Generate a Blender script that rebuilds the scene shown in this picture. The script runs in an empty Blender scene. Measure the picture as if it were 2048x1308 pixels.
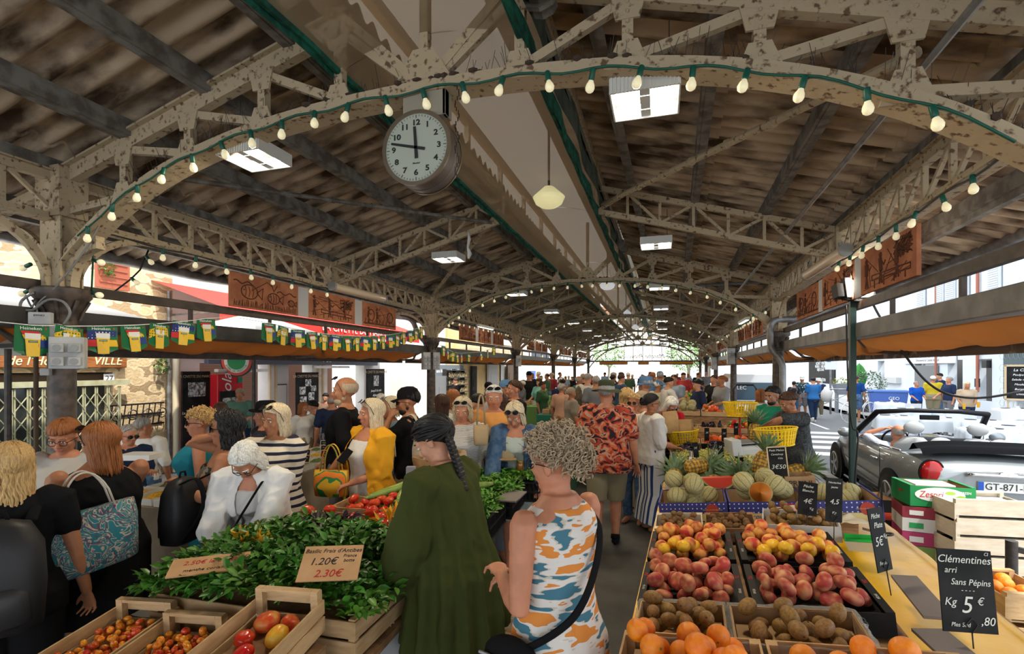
import bpy, bmesh, math, random
import numpy as np
from mathutils import Vector, Matrix, noise
random.seed(11)
SC = bpy.context.scene
COL = SC.collection
PI = math.pi
V = Vector
# ---------------------------------------------------------------- camera
TH, FPX, HY, HCAM = .2898, 1000.0, 735.7, 1.85
cam_data = bpy.data.cameras.new('camera')
cam_data.sensor_width = 36; cam_data.sensor_fit = 'HORIZONTAL'
cam_data.lens = 36 * FPX / 2048
cam_data.shift_y = (HY - 654) / 2048
cam_data.clip_start = .05; cam_data.clip_end = 400
cam = bpy.data.objects.new('camera', cam_data); COL.objects.link(cam)
cam.location = (0, 0, HCAM); cam.rotation_euler = (PI / 2, 0, TH)
SC.camera = cam
# ---------------------------------------------------------------- world, sun, exposure
w = bpy.data.worlds.new('sky'); SC.world = w; w.use_nodes = True
bg = w.node_tree.nodes['Background']
bg.inputs[0].default_value = (.90, .95, 1.0, 1); bg.inputs[1].default_value = 2.0
sd = bpy.data.lights.new('sun', 'SUN'); sd.energy = 4.0; sd.angle = .03; sd.color = (1, .93, .8)
sun = bpy.data.objects.new('sun', sd); COL.objects.link(sun)
sun.rotation_euler = V((-.42, .18, -.88)).to_track_quat('-Z', 'Y').to_euler()
SC.view_settings.view_transform = 'Standard'; SC.view_settings.look = 'None'
SC.view_settings.gamma = 1; SC.view_settings.use_curve_mapping = False
SC.view_settings.exposure = .72
cy = SC.cycles
cy.use_denoising = True; cy.max_bounces = 6; cy.diffuse_bounces = 3; cy.glossy_bounces = 3
cy.transmission_bounces = 4; cy.transparent_max_bounces = 8; cy.sample_clamp_indirect = 4
cy.caustics_reflective = False; cy.caustics_refractive = False
# ---------------------------------------------------------------- helpers
def ray(px, py):
 a = (px - 1024) / FPX
 return V((a * math.cos(TH) - math.sin(TH), a * math.sin(TH) + math.cos(TH), (HY - py) / FPX))
def at(px, py, D=None, X=None, Y=None, Z=None):
 """a point of the place seen along one sight line, at depth D or on a plane X, Y or Z"""
 d = ray(px, py)
 t = D if D is not None else X / d.x if X is not None else Y / d.y if Y is not None else (Z - HCAM) / d.z
 return V((0, 0, HCAM)) + d * t
def R(deg): return math.radians(deg)
def rz(a): return Matrix.Rotation(a, 4, 'Z')
def rx(a): return Matrix.Rotation(a, 4, 'X')
def ry(a): return Matrix.Rotation(a, 4, 'Y')
def tr(*a): return Matrix.Translation(V(a if len(a) == 3 else a[0]))
def sca(x, y, z): return Matrix.Diagonal((x, y, z, 1))
def frame(p, q, up=V((0, 0, 1))):
 z = (V(q) - V(p)).normalized()
 x = z.cross(up)
 if x.length < 1e-4: x = z.cross(V((0, 1, 0)))
 x.normalize(); y = x.cross(z)
 m = Matrix((x, y, z)).transposed().to_4x4(); m.translation = V(p); return m
TMP = bpy.data.scenes.new('tmp')
class G:
 """collects shapes into one mesh"""
 def __init__(s): s.v = []; s.f = []; s.mi = []; s.m = 0; s.M = None
 def add(s, vs, fs, M=None):
  b = len(s.v)
  if s.M is not None: M = s.M @ M if M is not None else s.M
  s.v += [tuple(M @ V(p)) for p in vs] if M is not None else [tuple(p) for p in vs]
  s.f += [tuple(i + b for i in f) for f in fs]; s.mi += [s.m] * len(fs); return s
 def box(s, c, d, M=None):
  x, y, z = c; a, b, h = d[0] / 2, d[1] / 2, d[2] / 2
  vs = [(x + i * a, y + j * b, z + k * h) for k in (-1, 1) for j in (-1, 1) for i in (-1, 1)]
  return s.add(vs, [(0, 2, 3, 1), (4, 5, 7, 6), (0, 1, 5, 4), (2, 6, 7, 3), (0, 4, 6, 2), (1, 3, 7, 5)], M)
 def bar(s, p, q, w, h, up=V((0, 0, 1))):
  L = (V(q) - V(p)).length
  return s.box((0, 0, L / 2), (w, h, L), frame(p, q, up))
 def loft(s, rings, M=None, cap=True, closed=True):
  n = len(rings[0]); vs = [p for r in rings for p in r]; fs = []
  for i in range(len(rings) - 1):
   for j in range(n if closed else n - 1):
    k = (j + 1) % n
    fs.append((i * n + j, i * n + k, (i + 1) * n + k, (i + 1) * n + j))
  if cap and closed:
   fs.append(tuple(range(n - 1, -1, -1))); o = (len(rings) - 1) * n
   fs.append(tuple(o + j for j in range(n)))
  return s.add(vs, fs, M)
 def tube(s, pts, r, n=8, M=None, cap=True, flat=1.0):
  pts = [V(p) for p in pts]; k = len(pts); rings = []
  rs = r if isinstance(r, (list, tuple)) else [r] * k
  prev = None
  for i in range(k):
   d = (pts[min(i + 1, k - 1)] - pts[max(i - 1, 0)])
   d = d.normalized() if d.length > 1e-9 else V((0, 0, 1))
   if prev is None:
    x = d.cross(V((0, 0, 1)))
    if x.length < 1e-3: x = d.cross(V((0, 1, 0)))
   else: x = prev - d * prev.dot(d)
   if x.length < 1e-6: x = d.orthogonal()
   x.normalize(); prev = x; y = d.cross(x)
   rings.append([pts[i] + (x * math.cos(a) + y * math.sin(a) * flat) * rs[i] for a in (2 * PI * j / n for j in range(n))])
  return s.loft(rings, M, cap)
 def limb(s, pts, r, n=12, M=None):
  """rounded tapering tube with half-sphere ends"""
  pts = [V(p) for p in pts]; a = (pts[0] - pts[1]).normalized(); b = (pts[-1] - pts[-2]).normalized()
  P = [pts[0] + a * r[0] * .97, pts[0] + a * r[0] * .75] + pts + [pts[-1] + b * r[-1] * .75, pts[-1] + b * r[-1] * .97]
  return s.tube(P, [r[0] * .2, r[0] * .66] + list(r) + [r[-1] * .66, r[-1] * .2], n, M)
 def lathe(s, prof, n=20, M=None, cap=True):
  return s.loft([[(r * math.cos(2 * PI * j / n), r * math.sin(2 * PI * j / n), z) for j in range(n)] for r, z in prof], M, cap)
 def ell(s, c, r, M=None, n=12, k=8):
  if not isinstance(r, (list, tuple)): r = (r, r, r)
  rings = []
  for i in range(k + 1):
   t = PI * (.03 + .94 * i / k)
   rings.append([(c[0] + r[0] * math.sin(t) * math.cos(2 * PI * j / n), c[1] + r[1] * math.sin(t) * math.sin(2 * PI * j / n), c[2] - r[2] * math.cos(t)) for j in range(n)])
  return s.loft(rings, M)
 def grid(s, fn, nu, nv, M=None):
  vs = [fn(i / nu, j / nv) for i in range(nu + 1) for j in range(nv + 1)]; m = nv + 1
  return s.add(vs, [(i * m + j, (i + 1) * m + j, (i + 1) * m + j + 1, i * m + j + 1) for i in range(nu) for j in range(nv)], M)
 def prism(s, poly, t, M=None):
  n = len(poly)
  vs = [(x, y, -t / 2) for x, y in poly] + [(x, y, t / 2) for x, y in poly]
  return s.add(vs, [tuple(range(n - 1, -1, -1)), tuple(range(n, 2 * n))] + [(i, (i + 1) % n, n + (i + 1) % n, n + i) for i in range(n)], M)
 def mesh(s, name):
  me = bpy.data.meshes.new(name); me.from_pydata(s.v, [], s.f)
  if any(s.mi): me.polygons.foreach_set('material_index', s.mi)
  return me
 def build(s, name, mats, parent=None, smooth=False, M=None, bevel=0):
  me = s.mesh(name)
  return link(name, me, mats, parent, smooth, M, bevel)
def link(name, me, mats, parent=None, smooth=False, M=None, bevel=0):
 for m in (mats if isinstance(mats, (list, tuple)) else [mats]): me.materials.append(m)
 if smooth:
  me.polygons.foreach_set('use_smooth', [True] * len(me.polygons))
  if smooth != 1: me.set_sharp_from_angle(angle=R(smooth))
 o = bpy.data.objects.new(name, me); COL.objects.link(o)
 if parent is not None: o.parent = parent
 if M is not None: o.matrix_basis = M
 if bevel:
  b = o.modifiers.new('bevel', 'BEVEL'); b.width = bevel; b.segments = 2; b.limit_method = 'ANGLE'
 return o
def tag(o, label, cat, group=None):
 o['label'] = label; o['category'] = cat
 if group: o['group'] = group
 return o
def T(name, label, cat, M=None, group=None):
 o = bpy.data.objects.new(name, None); COL.objects.link(o); o.empty_display_size = .1
 if M is not None: o.matrix_basis = M if isinstance(M, Matrix) else tr(*M)
 return tag(o, label, cat, group)
def struct(name, g, mats, label=None, **k):
 o = g.build(name, mats, **k); o['kind'] = 'structure'
 if label: o['label'] = label
 return o
def dup(o, M=None, label=None, group=None, parent=None):
 c = o.copy(); COL.objects.link(c)
 if parent is not None: c.parent = parent
 if M is not None: c.matrix_basis = M
 if label: c['label'] = label
 if group: c['group'] = group
 for ch in list(o.children):
  d = ch.copy(); COL.objects.link(d); d.parent = c
  for gg in list(ch.children):
   e = gg.copy(); COL.objects.link(e); e.parent = d
 return c
def text(name, s, size, M, mat, parent=None, ext=.0015, align='CENTER', shear=0, wide=1.0, off=0):
 c = bpy.data.curves.new(name, 'FONT'); c.body = s; c.size = size; c.extrude = ext; c.resolution_u = 3
 c.align_x = align; c.align_y = 'CENTER'; c.shear = shear
 c.offset = off; o = bpy.data.objects.new(name, c); TMP.collection.objects.link(o); vl = TMP.view_layers[0]; vl.update()
 me = bpy.data.meshes.new_from_object(o.evaluated_get(vl.depsgraph)); bpy.data.objects.remove(o); bpy.data.curves.remove(c); me.materials.clear()
 return link(name, me, mat, parent, M=M @ sca(wide, 1, 1))
def wallM(x, y, z, face):
 """stand a text/panel (its x to the right, y up, z out) on a wall facing +X or -X or +-Y"""
 a = {'+X': PI / 2, '-X': -PI / 2, '-Y': 0, '+Y': PI}[face]
 return tr(x, y, z) @ rz(a) @ rx(PI / 2)
# ---------------------------------------------------------------- materials
MATS = {}
def mat(name, c, rough=.6, metal=0, c2=None, ns=8, lo=.4, hi=.6, bump=0, bs=30, spec=.32, emit=0, trans=0, alpha=1, stretch=None, vary=0, sss=0, detail=4, coat=0):
 if name in MATS: return MATS[name]
 m = bpy.data.materials.new(name); m.use_nodes = True; MATS[name] = m
 nt = m.node_tree; N = nt.nodes; L = nt.links; b = N['Principled BSDF']
 b.inputs['Base Color'].default_value = (*c, 1); b.inputs['Roughness'].default_value = rough
 b.inputs['Metallic'].default_value = metal; b.inputs['Specular IOR Level'].default_value = spec
 b.inputs['Coat Weight'].default_value = coat
 if trans: b.inputs['Transmission Weight'].default_value = trans
 if alpha < 1: b.inputs['Alpha'].default_value = alpha
 if sss:
  b.inputs['Subsurface Weight'].default_value = sss; b.inputs['Subsurface Radius'].default_value = (.012, .005, .003); b.inputs['Subsurface Scale'].default_value = 1
 if emit:
  b.inputs['Emission Color'].default_value = (*c, 1); b.inputs['Emission Strength'].default_value = emit
 co = None
 if c2 or bump:
  tc = N.new('ShaderNodeTexCoord'); mp = N.new('ShaderNodeMapping'); L.new(tc.outputs['Object'], mp.inputs['Vector'])
  if stretch: mp.inputs['Scale'].default_value = stretch
 out = None
 if c2:
  n = N.new('ShaderNodeTexNoise'); n.inputs['Scale'].default_value = ns; n.inputs['Detail'].default_value = detail
  L.new(mp.outputs[0], n.inputs['Vector'])
  r = N.new('ShaderNodeValToRGB'); e = r.color_ramp.elements
  e[0].position = lo; e[0].color = (*c, 1); e[1].position = hi; e[1].color = (*c2, 1)
  L.new(n.outputs['Fac'], r.inputs[0]); out = r.outputs[0]; L.new(out, b.inputs['Base Color'])
 if vary:
  oi = N.new('ShaderNodeObjectInfo'); hs = N.new('ShaderNodeHueSaturation'); mr = N.new('ShaderNodeMapRange')
  mr.inputs[3].default_value = 1 - vary; mr.inputs[4].default_value = 1 + vary
  L.new(oi.outputs['Random'], mr.inputs[0]); L.new(mr.outputs[0], hs.inputs['Value'])
  m2 = N.new('ShaderNodeMapRange'); m2.inputs[3].default_value = .5 - vary * .06; m2.inputs[4].default_value = .5 + vary * .06
  mm = N.new('ShaderNodeMath'); mm.operation = 'FRACT'; mx = N.new('ShaderNodeMath'); mx.operation = 'MULTIPLY'; mx.inputs[1].default_value = 7.3
  L.new(oi.outputs['Random'], mx.inputs[0]); L.new(mx.outputs[0], mm.inputs[0]); L.new(mm.outputs[0], m2.inputs[0]); L.new(m2.outputs[0], hs.inputs['Hue'])
  if out: L.new(out, hs.inputs['Color'])
  else: hs.inputs['Color'].default_value = (*c, 1)
  L.new(hs.outputs[0], b.inputs['Base Color'])
 if bump:
  n2 = N.new('ShaderNodeTexNoise'); n2.inputs['Scale'].default_value = bs; n2.inputs['Detail'].default_value = 3
  L.new(mp.outputs[0], n2.inputs['Vector'])
  bp = N.new('ShaderNodeBump'); bp.inputs['Strength'].default_value = bump; bp.inputs['Distance'].default_value = .01
  L.new(n2.outputs['Fac'], bp.inputs['Height']); L.new(bp.outputs[0], b.inputs['Normal'])
 return m
def pattern(name, kind, cols, scale=10, rough=.8, stops=None, bump=.15, rot=None, dist=0):
 """cloth patterns: stripes, blobs, cells, paisley, dots, tiles"""
 if name in MATS: return MATS[name]
 m = mat(name, cols[0], rough); nt = m.node_tree; N = nt.nodes; L = nt.links; b = N['Principled BSDF']
 tc = N.new('ShaderNodeTexCoord'); mp = N.new('ShaderNodeMapping'); L.new(tc.outputs['Object'], mp.inputs['Vector'])
 if rot: mp.inputs['Rotation'].default_value = rot
 sc = scale if isinstance(scale, tuple) else (scale,) * 3
 mp.inputs['Scale'].default_value = sc
 if kind == 'stripes':
  t = N.new('ShaderNodeTexWave'); t.inputs['Scale'].default_value = 1; t.inputs['Distortion'].default_value = dist; t.bands_direction = 'Z'
  o = t.outputs['Fac']
 elif kind == 'blobs':
  t = N.new('ShaderNodeTexNoise'); t.inputs['Scale'].default_value = 1; t.inputs['Detail'].default_value = 2; t.inputs['Distortion'].default_value = dist; o = t.outputs['Fac']
 elif kind == 'dots':
  t = N.new('ShaderNodeTexVoronoi'); t.inputs['Scale'].default_value = 1; t.inputs['Randomness'].default_value = dist; o = t.outputs['Distance']
 elif kind == 'paisley':
  t = N.new('ShaderNodeTexWave'); t.wave_type = 'RINGS'; t.inputs['Scale'].default_value = 1; t.inputs['Distortion'].default_value = 9; t.inputs['Detail'].default_value = 3; o = t.outputs['Fac']
 elif kind == 'tiles':
  t = N.new('ShaderNodeTexBrick'); t.inputs['Scale'].default_value = 1; o = t.outputs['Fac']
 L.new(mp.outputs[0], t.inputs['Vector'])
 r = N.new('ShaderNodeValToRGB'); r.color_ramp.interpolation = 'CONSTANT' if kind != 'soft' else 'LINEAR'
 e = r.color_ramp.elements
 st = stops or [i / len(cols) for i in range(len(cols))]
 e[0].position = st[0]; e[0].color = (*cols[0], 1); e[1].position = st[1]; e[1].color = (*cols[1], 1)
 for p, c in zip(st[2:], cols[2:]): x = e.new(p); x.color = (*c, 1)
 L.new(o, r.inputs[0]); L.new(r.outputs[0], b.inputs['Base Color'])
 if bump:
  n2 = N.new('ShaderNodeTexNoise'); n2.inputs['Scale'].default_value = 25; L.new(tc.outputs['Object'], n2.inputs['Vector'])
  bp = N.new('ShaderNodeBump'); bp.inputs['Strength'].default_value = bump; bp.inputs['Distance'].default_value = .01
  L.new(n2.outputs['Fac'], bp.inputs['Height']); L.new(bp.outputs[0], b.inputs['Normal'])
 return m
def netting(name, c, a):
 m = mat(name, c, .8); nt = m.node_tree; N = nt.nodes; L = nt.links; b = N['Principled BSDF']
 t = N.new('ShaderNodeBsdfTransparent'); tl = N.new('ShaderNodeBsdfTranslucent'); tl.inputs[0].default_value = (*c, 1)
 x = N.new('ShaderNodeMixShader'); x.inputs[0].default_value = .5; L.new(b.outputs[0], x.inputs[1]); L.new(tl.outputs[0], x.inputs[2])
 y = N.new('ShaderNodeMixShader'); y.inputs[0].default_value = a; L.new(t.outputs[0], y.inputs[1]); L.new(x.outputs[0], y.inputs[2])
 L.new(y.outputs[0], N['Material Output'].inputs['Surface']); return m
BLACK = mat('black_plastic', (.012, .012, .013), .45)
WHITE = mat('white_paint', (.75, .75, .72), .5)
STEEL = mat('galvanised_steel', (.35, .36, .37), .4, .7, c2=(.25, .25, .26), ns=12)
DARKSTEEL = mat('dark_painted_steel', (.035, .033, .032), .45, c2=(.06, .05, .045), ns=20)
GREENPL = mat('green_plastic', (.01, .09, .06), .4)
# ================================================================ the market hall
S, Y0 = 6.4, 2.576
def XL(y): return -4.218 - .0187 * (y - Y0)
def XR(y): return 1.657 + .0243 * (y - Y0)
def XC(y): return (XL(y) + XR(y)) / 2
ZE, SL = 3.23, .28
def zroof(x, y): return ZE + SL * (min(x - XL(y), XR(y) - x))
FLOOR = mat('dark_paving', (.045, .042, .038), .55, c2=(.085, .08, .072), ns=3, bump=.25, bs=60, lo=.35, hi=.7)
KERB = mat('pale_kerb_stone', (.42, .41, .39), .6, c2=(.28, .27, .26), ns=6, bump=.3)
ASPH = mat('asphalt', (.13, .135, .14), .8, c2=(.2, .2, .205), ns=90, bump=.4, bs=150)
PAVE = mat('pavement', (.45, .44, .42), .8, c2=(.36, .35, .34), ns=5)
g = G(); g.box((-1.4, 16, -.1), (8.2, 44, .2));
struct('floor', g, FLOOR, 'dark grey paved floor of the market hall')
g = G(); g.box((-7.2, 17, -.12), (3.4, 46, .2)); struct('floor_pavement', g, PAVE, 'pavement between the hall and the shops on the left')
g = G(); g.box((2.72, 16, -.11), (.26, 44, .22)); struct('trim_kerb', g, KERB, 'pale stone kerb along the road side of the hall')
g = G(); g.box((5.6, 24, -.25), (6.0, 70, .2)); struct('floor_road', g, ASPH, 'grey asphalt road beside the hall')
g = G(); g.box((9.8, 24, -.12), (4.4, 70, .24)); struct('floor_sidewalk', g, PAVE, 'pavement on the far side of the road')
g = G(); g.box((8.0 - .32, 24, -.12), (.16, 70, .26)); struct('trim_kerb_far', g, KERB, 'kerb of the far pavement')
g = G(); g.box((-1, 74, -.2), (60, 80, .2)); struct('floor_square', g, mat('bright_square', (.5, .49, .46), .8), 'open square beyond the end of the hall')
ZEB = mat('road_paint', (.75, .75, .73), .7)
for k in range(5):
 g = G(); g.box((4.4 + .0 * k, 13.2 + k * 1.05, -.146), (2.6, .5, .006))
 o = struct('trim_crossing_stripe', g, ZEB, 'white painted stripe of the zebra crossing')
g = G(); g.box((5.2, 20, -.146), (.1, 3, .006)); struct('trim_lane_line', g, ZEB)
# ---- roof sheets: fibre cement waves running down the slope
ROOF = mat('old_fibre_cement', (.50, .39, .275), .9, c2=(.07, .042, .024), ns=3.0, lo=.44, hi=.64, bump=.3, bs=12, stretch=(.7, 2.4, 1), detail=6)
def roof(side):
 g = G(); y0, y1 = -5.0, Y0 + 5 * S + .5; n = int((y1 - y0) / .177 * 8)
 nodes = [(-1.3, 0), (.1, 0), (.1, .022), (1.25, .022), (1.25, .0), (2.42, .0)]
 def fn(a, b):
  y = y0 + (y1 - y0) * a; u, dz = nodes[round(b * 5)]
  x = XL(y) + u if side < 0 else XR(y) - u
  return (x, y, ZE + SL * u + .17 + dz + .034 * math.sin(2 * PI * y / .177))
 g.grid(fn, n, 5); return g
struct('ceiling_left', roof(-1), ROOF, 'corrugated roof slope on the left', smooth=60)
struct('ceiling_right', roof(1), ROOF, 'corrugated roof slope on the right', smooth=60)
IRON = mat('peeling_cream_iron', (.43, .345, .225), .75, c2=(.13, .075, .042), ns=26, lo=.565, hi=.66, bump=.4, bs=25, detail=8)
IRON2 = mat('dusty_grey_iron', (.20, .19, .17), .7, c2=(.10, .085, .07), ns=9, bump=.2)
# ---- purlins
for side in (-1, 1):
 for u in (-.62, .0, .7, 1.4, 2.05):
  g = G();
  for k in range(-1, 5):
   ya, yb = Y0 + S * k, Y0 + S * (k + 1)
   f = (lambda y: XL(y) + u) if side < 0 else (lambda y: XR(y) - u)
   z = ZE + SL * u + .075
   g.bar((f(ya), ya, z), (f(yb), yb, z), .05, .11)
   g.bar((f(ya) + .03 * side, ya, z - .05), (f(yb) + .03 * side, yb, z - .05), .06, .02)
  struct('roof_purlin', g, IRON2, 'long roof purlin on the ' + ('left' if side < 0 else 'right') + ' slope')
# ---- lantern along the ridge, its netting and green edges
HW = .56
ZN = 3.62
for side in (-1, 1):
 g = G()
 for k in range(-1, 5):
  ya, yb = Y0 + S * k, Y0 + S * (k + 1)
  for z in (3.97, 4.34): g.bar((XC(ya) + side * .6, ya, z), (XC(yb) + side * .6, yb, z), .07, .09)
  for j in range(6):
   y = ya + S * j / 6; g.bar((XC(y) + side * .6, y, 3.9), (XC(y) + side * .6, y, 4.4), .05, .05, V((0, 1, 0)))
 struct('roof_lantern_frame', g, IRON, 'frame of the raised lantern on the ridge')
for side, nm_ in ((-1, 'skylight'), (1, 'ceiling_lantern')): g = G(); g.grid(lambda a, b: (XC(-5 + 40 * a) + side * .95 * b, -5 + 40 * a, 4.62 - .24 * b), 20, 2); struct(nm_, g, netting('rooflight_sheet', (.11, .09, .065), .97) if side < 0 else mat('lantern_sheet', (.42, .36, .28), .8, c2=(.3, .25, .19), ns=3), 'sheet roof of the lantern')
g = G(); g.grid(lambda a, b: (XC(-5 + 40 * a) + .62, -5 + 40 * a, 3.86 + .5 * b), 20, 1)
struct('wall_lantern_right', g, mat('lantern_board', (.16, .17, .14), .8), 'closed right side of the lantern')
NETM = netting('tan_bird_netting', (.52, .39, .26), .60)
nets = []
for k in range(-1, 10):
 ya = Y0 + S * k / 2; yb = ya + S / 2
 g = G()
 def fn(a, b):
  y = ya + (yb - ya) * a; u = 2 * b - 1
  z = ZN + .12 * (1 - u * u) - .05 * math.sin(PI * a) * (1 - u * u) + .012 * noise.noise((y * 2, u * 3, k))
  return (XC(y) + HW * u, y, z)
 g.grid(fn, 16, 12)
 nth = ['nearest', 'second', 'third', 'fourth', 'fifth', 'sixth', 'seventh', 'eighth', 'ninth', 'tenth', 'farthest'][k + 1]
 o = tag(g.build('bird_netting', NETM, smooth=True), f'tan bird netting stretched under the roof ridge, {nth} sheet from the front', 'netting', 'ridge netting')
GNET = mat('green_net_edge', (.012, .13, .085), .8, c2=(.005, .05, .035), ns=14, bump=.4)
for side in (-1, 1):
 g = G(); y0, y1 = -4, Y0 + 5 * S
 g.tube([(XC(y) + side * HW, y, ZN + .008 * math.sin(y * 9)) for y in np.linspace(y0, y1, 160)], .022, 6)
 g.grid(lambda a, b: (XC(y0 + (y1 - y0) * a) + side * (HW + .02 + .015 * math.sin(a * 300)), y0 + (y1 - y0) * a, ZN - .05 + .13 * b), 200, 1)
 tag(g.build('net_hem', GNET, smooth=40), f'green hem of the ridge netting, {"left" if side < 0 else "right"} edge', 'netting')
 if side > 0:
  g = G(); g.grid(lambda a, b: (XC(y0 + (y1 - y0) * a) + HW + .05 + .02 * math.sin(a * 190), y0 + (y1 - y0) * a, ZN + .08 + .30 * b), 200, 1)
  struct('roof_side_screen', g, mat('grey_green_screen', (.10, .13, .10), .8, c2=(.05, .07, .055), ns=6))
# ---- trusses
def zarch(dx): return 3.42 - .045 * dx * dx - .0062 * dx ** 4
def rivets(g, p, q, n):
 for i in range(n):
  c = V(p).lerp(V(q), (i + .5) / n); g.ell((c.x, c.y - .032, c.z), (.011, .008, .011), n=6, k=3)
def truss(i):
 y = Y0 + S * i; xc = XC(y); h = xc - XL(y); g = G()
 top = lambda dx: ZE + SL * (h - abs(dx))
 for s in (-1, 1):
  g.bar((xc + s * h, y, top(h)), (xc + s * .5, y, top(.5)), .06, .11)
  g.bar((xc + s * h, y, top(h) + .05), (xc + s * .5, y, top(.5) + .05), .13, .014)
  ds = [0, .56, 1.12, 1.72, 2.3]
  for j in range(1, 5):
   d = s * ds[j]; g.bar((xc + d, y, zarch(d)), (xc + d, y, top(d)), .055, .05, V((0, 1, 0)))
   e = s * ds[j - 1] * 1.0 + (s * .06 if j == 1 else 0)
   g.bar((xc + d, y, top(d) - .04), (xc + e, y, zarch(e) + .04), .04, .05)
   P = [(d - .10, top(d) + .01 - s * .0), (d + .10, top(d) + .01), (d + .06, top(d) - .15), (d - .06, top(d) - .15)]
   g.prism([(xc + a, b) for a, b in P], .014, tr(0, y - .022, 0) @ rx(PI / 2))
   z0 = zarch(d); P = [(d - .11, z0 - .02), (d + .11, z0 - .02), (d + .05, z0 + .13), (d - .05, z0 + .13)]
   g.prism([(xc + a, b) for a, b in P], .014, tr(0, y - .022, 0) @ rx(PI / 2))
   if i < 2: rivets(g, (xc + d, y, zarch(d) + .05), (xc + d, y, top(d) - .04), 6)
  d = s * 2.3; g.bar((xc + s * h, y, 2.98), (xc + d, y, zarch(d) + .03), .05, .05)
  if i < 2: rivets(g, (xc + s * h, y, top(h)), (xc + s * .5, y, top(.5)), 26)
 for dy in (-.035, .035):
  pts = [(xc + d, y + dy, zarch(d)) for d in np.linspace(-h + .06, h - .06, 41)]
  for a, b in zip(pts, pts[1:]): g.bar(a, b, .045, .06)
 pts = [(xc + d, y, zarch(d) - .035) for d in np.linspace(-h + .06, h - .06, 41)]
 for a, b in zip(pts, pts[1:]): g.bar(a, b, .15, .012)
 g.bar((xc, y, zarch(0)), (xc, y, 4.45), .05, .05, V((0, 1, 0)))
 for s in (-1, 1): g.bar((xc + s * .05, y, zarch(0) + .06), (xc + s * .55, y, 3.95), .05, .05)
 g.prism([(xc - .2, zarch(0)), (xc + .2, zarch(0)), (xc + .06, zarch(0) + .22), (xc - .06, zarch(0) + .22)], .014, tr(0, y - .03, 0) @ rx(PI / 2))
 struct('roof_truss', g, IRON, 'arched riveted roof truss across the hall')
 # anti-pigeon wires and grime that stand on the near trusses
 if i < 3:
  g = G(); rnd = random.Random(i)
  for k in range(260 if i < 1 else 120):
   d = rnd.uniform(-h + .1, h - .1); z = zarch(d) + .03
   g.tube([(xc + d, y + rnd.uniform(-.05, .05), z), (xc + d + rnd.uniform(-.05, .05), y + rnd.uniform(-.06, .06), z + rnd.uniform(.05, .16))], .0016, 3)
  tag(g.build('pigeon_spikes', DARKSTEEL), 'thin bird wires standing on ' + ['the nearest arched truss', 'the second arched truss', 'the third arched truss'][i], 'bird spikes')['kind'] = 'stuff'
  g = G()
  for k in range(150):
   d = rnd.uniform(-h + .3, h - .3) if rnd.random() < .5 else rnd.gauss(0, .6)
   g.ell((xc + d, y + rnd.uniform(-.06, .06), zarch(d) + .035), (rnd.uniform(.01, .035), .02, rnd.uniform(.006, .02)), n=5, k=3)
  tag(g.build('grime', mat('nest_grime', (.06, .04, .028), .95)), 'dark nest grime on ' + ['the nearest truss chord', 'the second truss chord', 'the third truss chord'][i], 'grime')['kind'] = 'stuff'
for i in range(-1, 6): truss(i)
def half_truss(i):
 y = Y0 + S * (i + .5); xc = XC(y); h = xc - XL(y); g = G()
 for s in (-1, 1):
  t = lambda d: ZE + SL * (h - d)
  for o in (0, -.27): g.bar((xc + s * h, y, t(h) + o), (xc + s * .56, y, t(.56) + o), .045, .06)
  n = 7
  for k in range(n + 1):
   d = h + (.56 - h) * k / n; g.bar((xc + s * d, y, t(d) - .27), (xc + s * d, y, t(d)), .03, .03, V((0, 1, 0)))
   if k < n:
    e = h + (.56 - h) * (k + 1) / n
    g.bar((xc + s * d, y, t(d) - .27), (xc + s * e, y, t(e)), .028, .028) if k % 2 else g.bar((xc + s * d, y, t(d)), (xc + s * e, y, t(e) - .27), .028, .028)
  g.box((xc + s * h, y, ZE - .14), (.12, .14, .36))
 struct('roof_rafter', g, IRON, 'light lattice rafter halfway along a bay')
for i in range(-1, 5): half_truss(i)
# ---- eave girders
def girder(i, side):
 g = G(); n = 18; f = XL if side < 0 else XR
 P = lambda k, z: V((f(Y0 + S * (i + k / n)), Y0 + S * (i + k / n), z))
 g.bar(P(0, ZE), P(n, ZE), .06, .06); g.bar(P(0, ZE + .035), P(n, ZE + .035), .12, .012)
 g.bar(P(0, 2.94), P(n, 2.94), .06, .05); g.bar(P(0, 2.915), P(n, 2.915), .12, .012)
 for k in range(n + 1):
  g.bar(P(k, 2.94), P(k, ZE), .034, .03, V((0, 1, 0)))
  if k < n:
   a, b = ((k, ZE), (k + 1, 2.94)) if side < 0 else ((k, ZE), (k + 1, 2.94))
   g.bar(P(*a), P(*b), .026, .026)
 struct('eave_girder', g, IRON, 'lattice eave girder on the %s' % ('left' if side < 0 else 'right'))
for i in range(-1, 5):
 for s in (-1, 1): girder(i, s)
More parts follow.
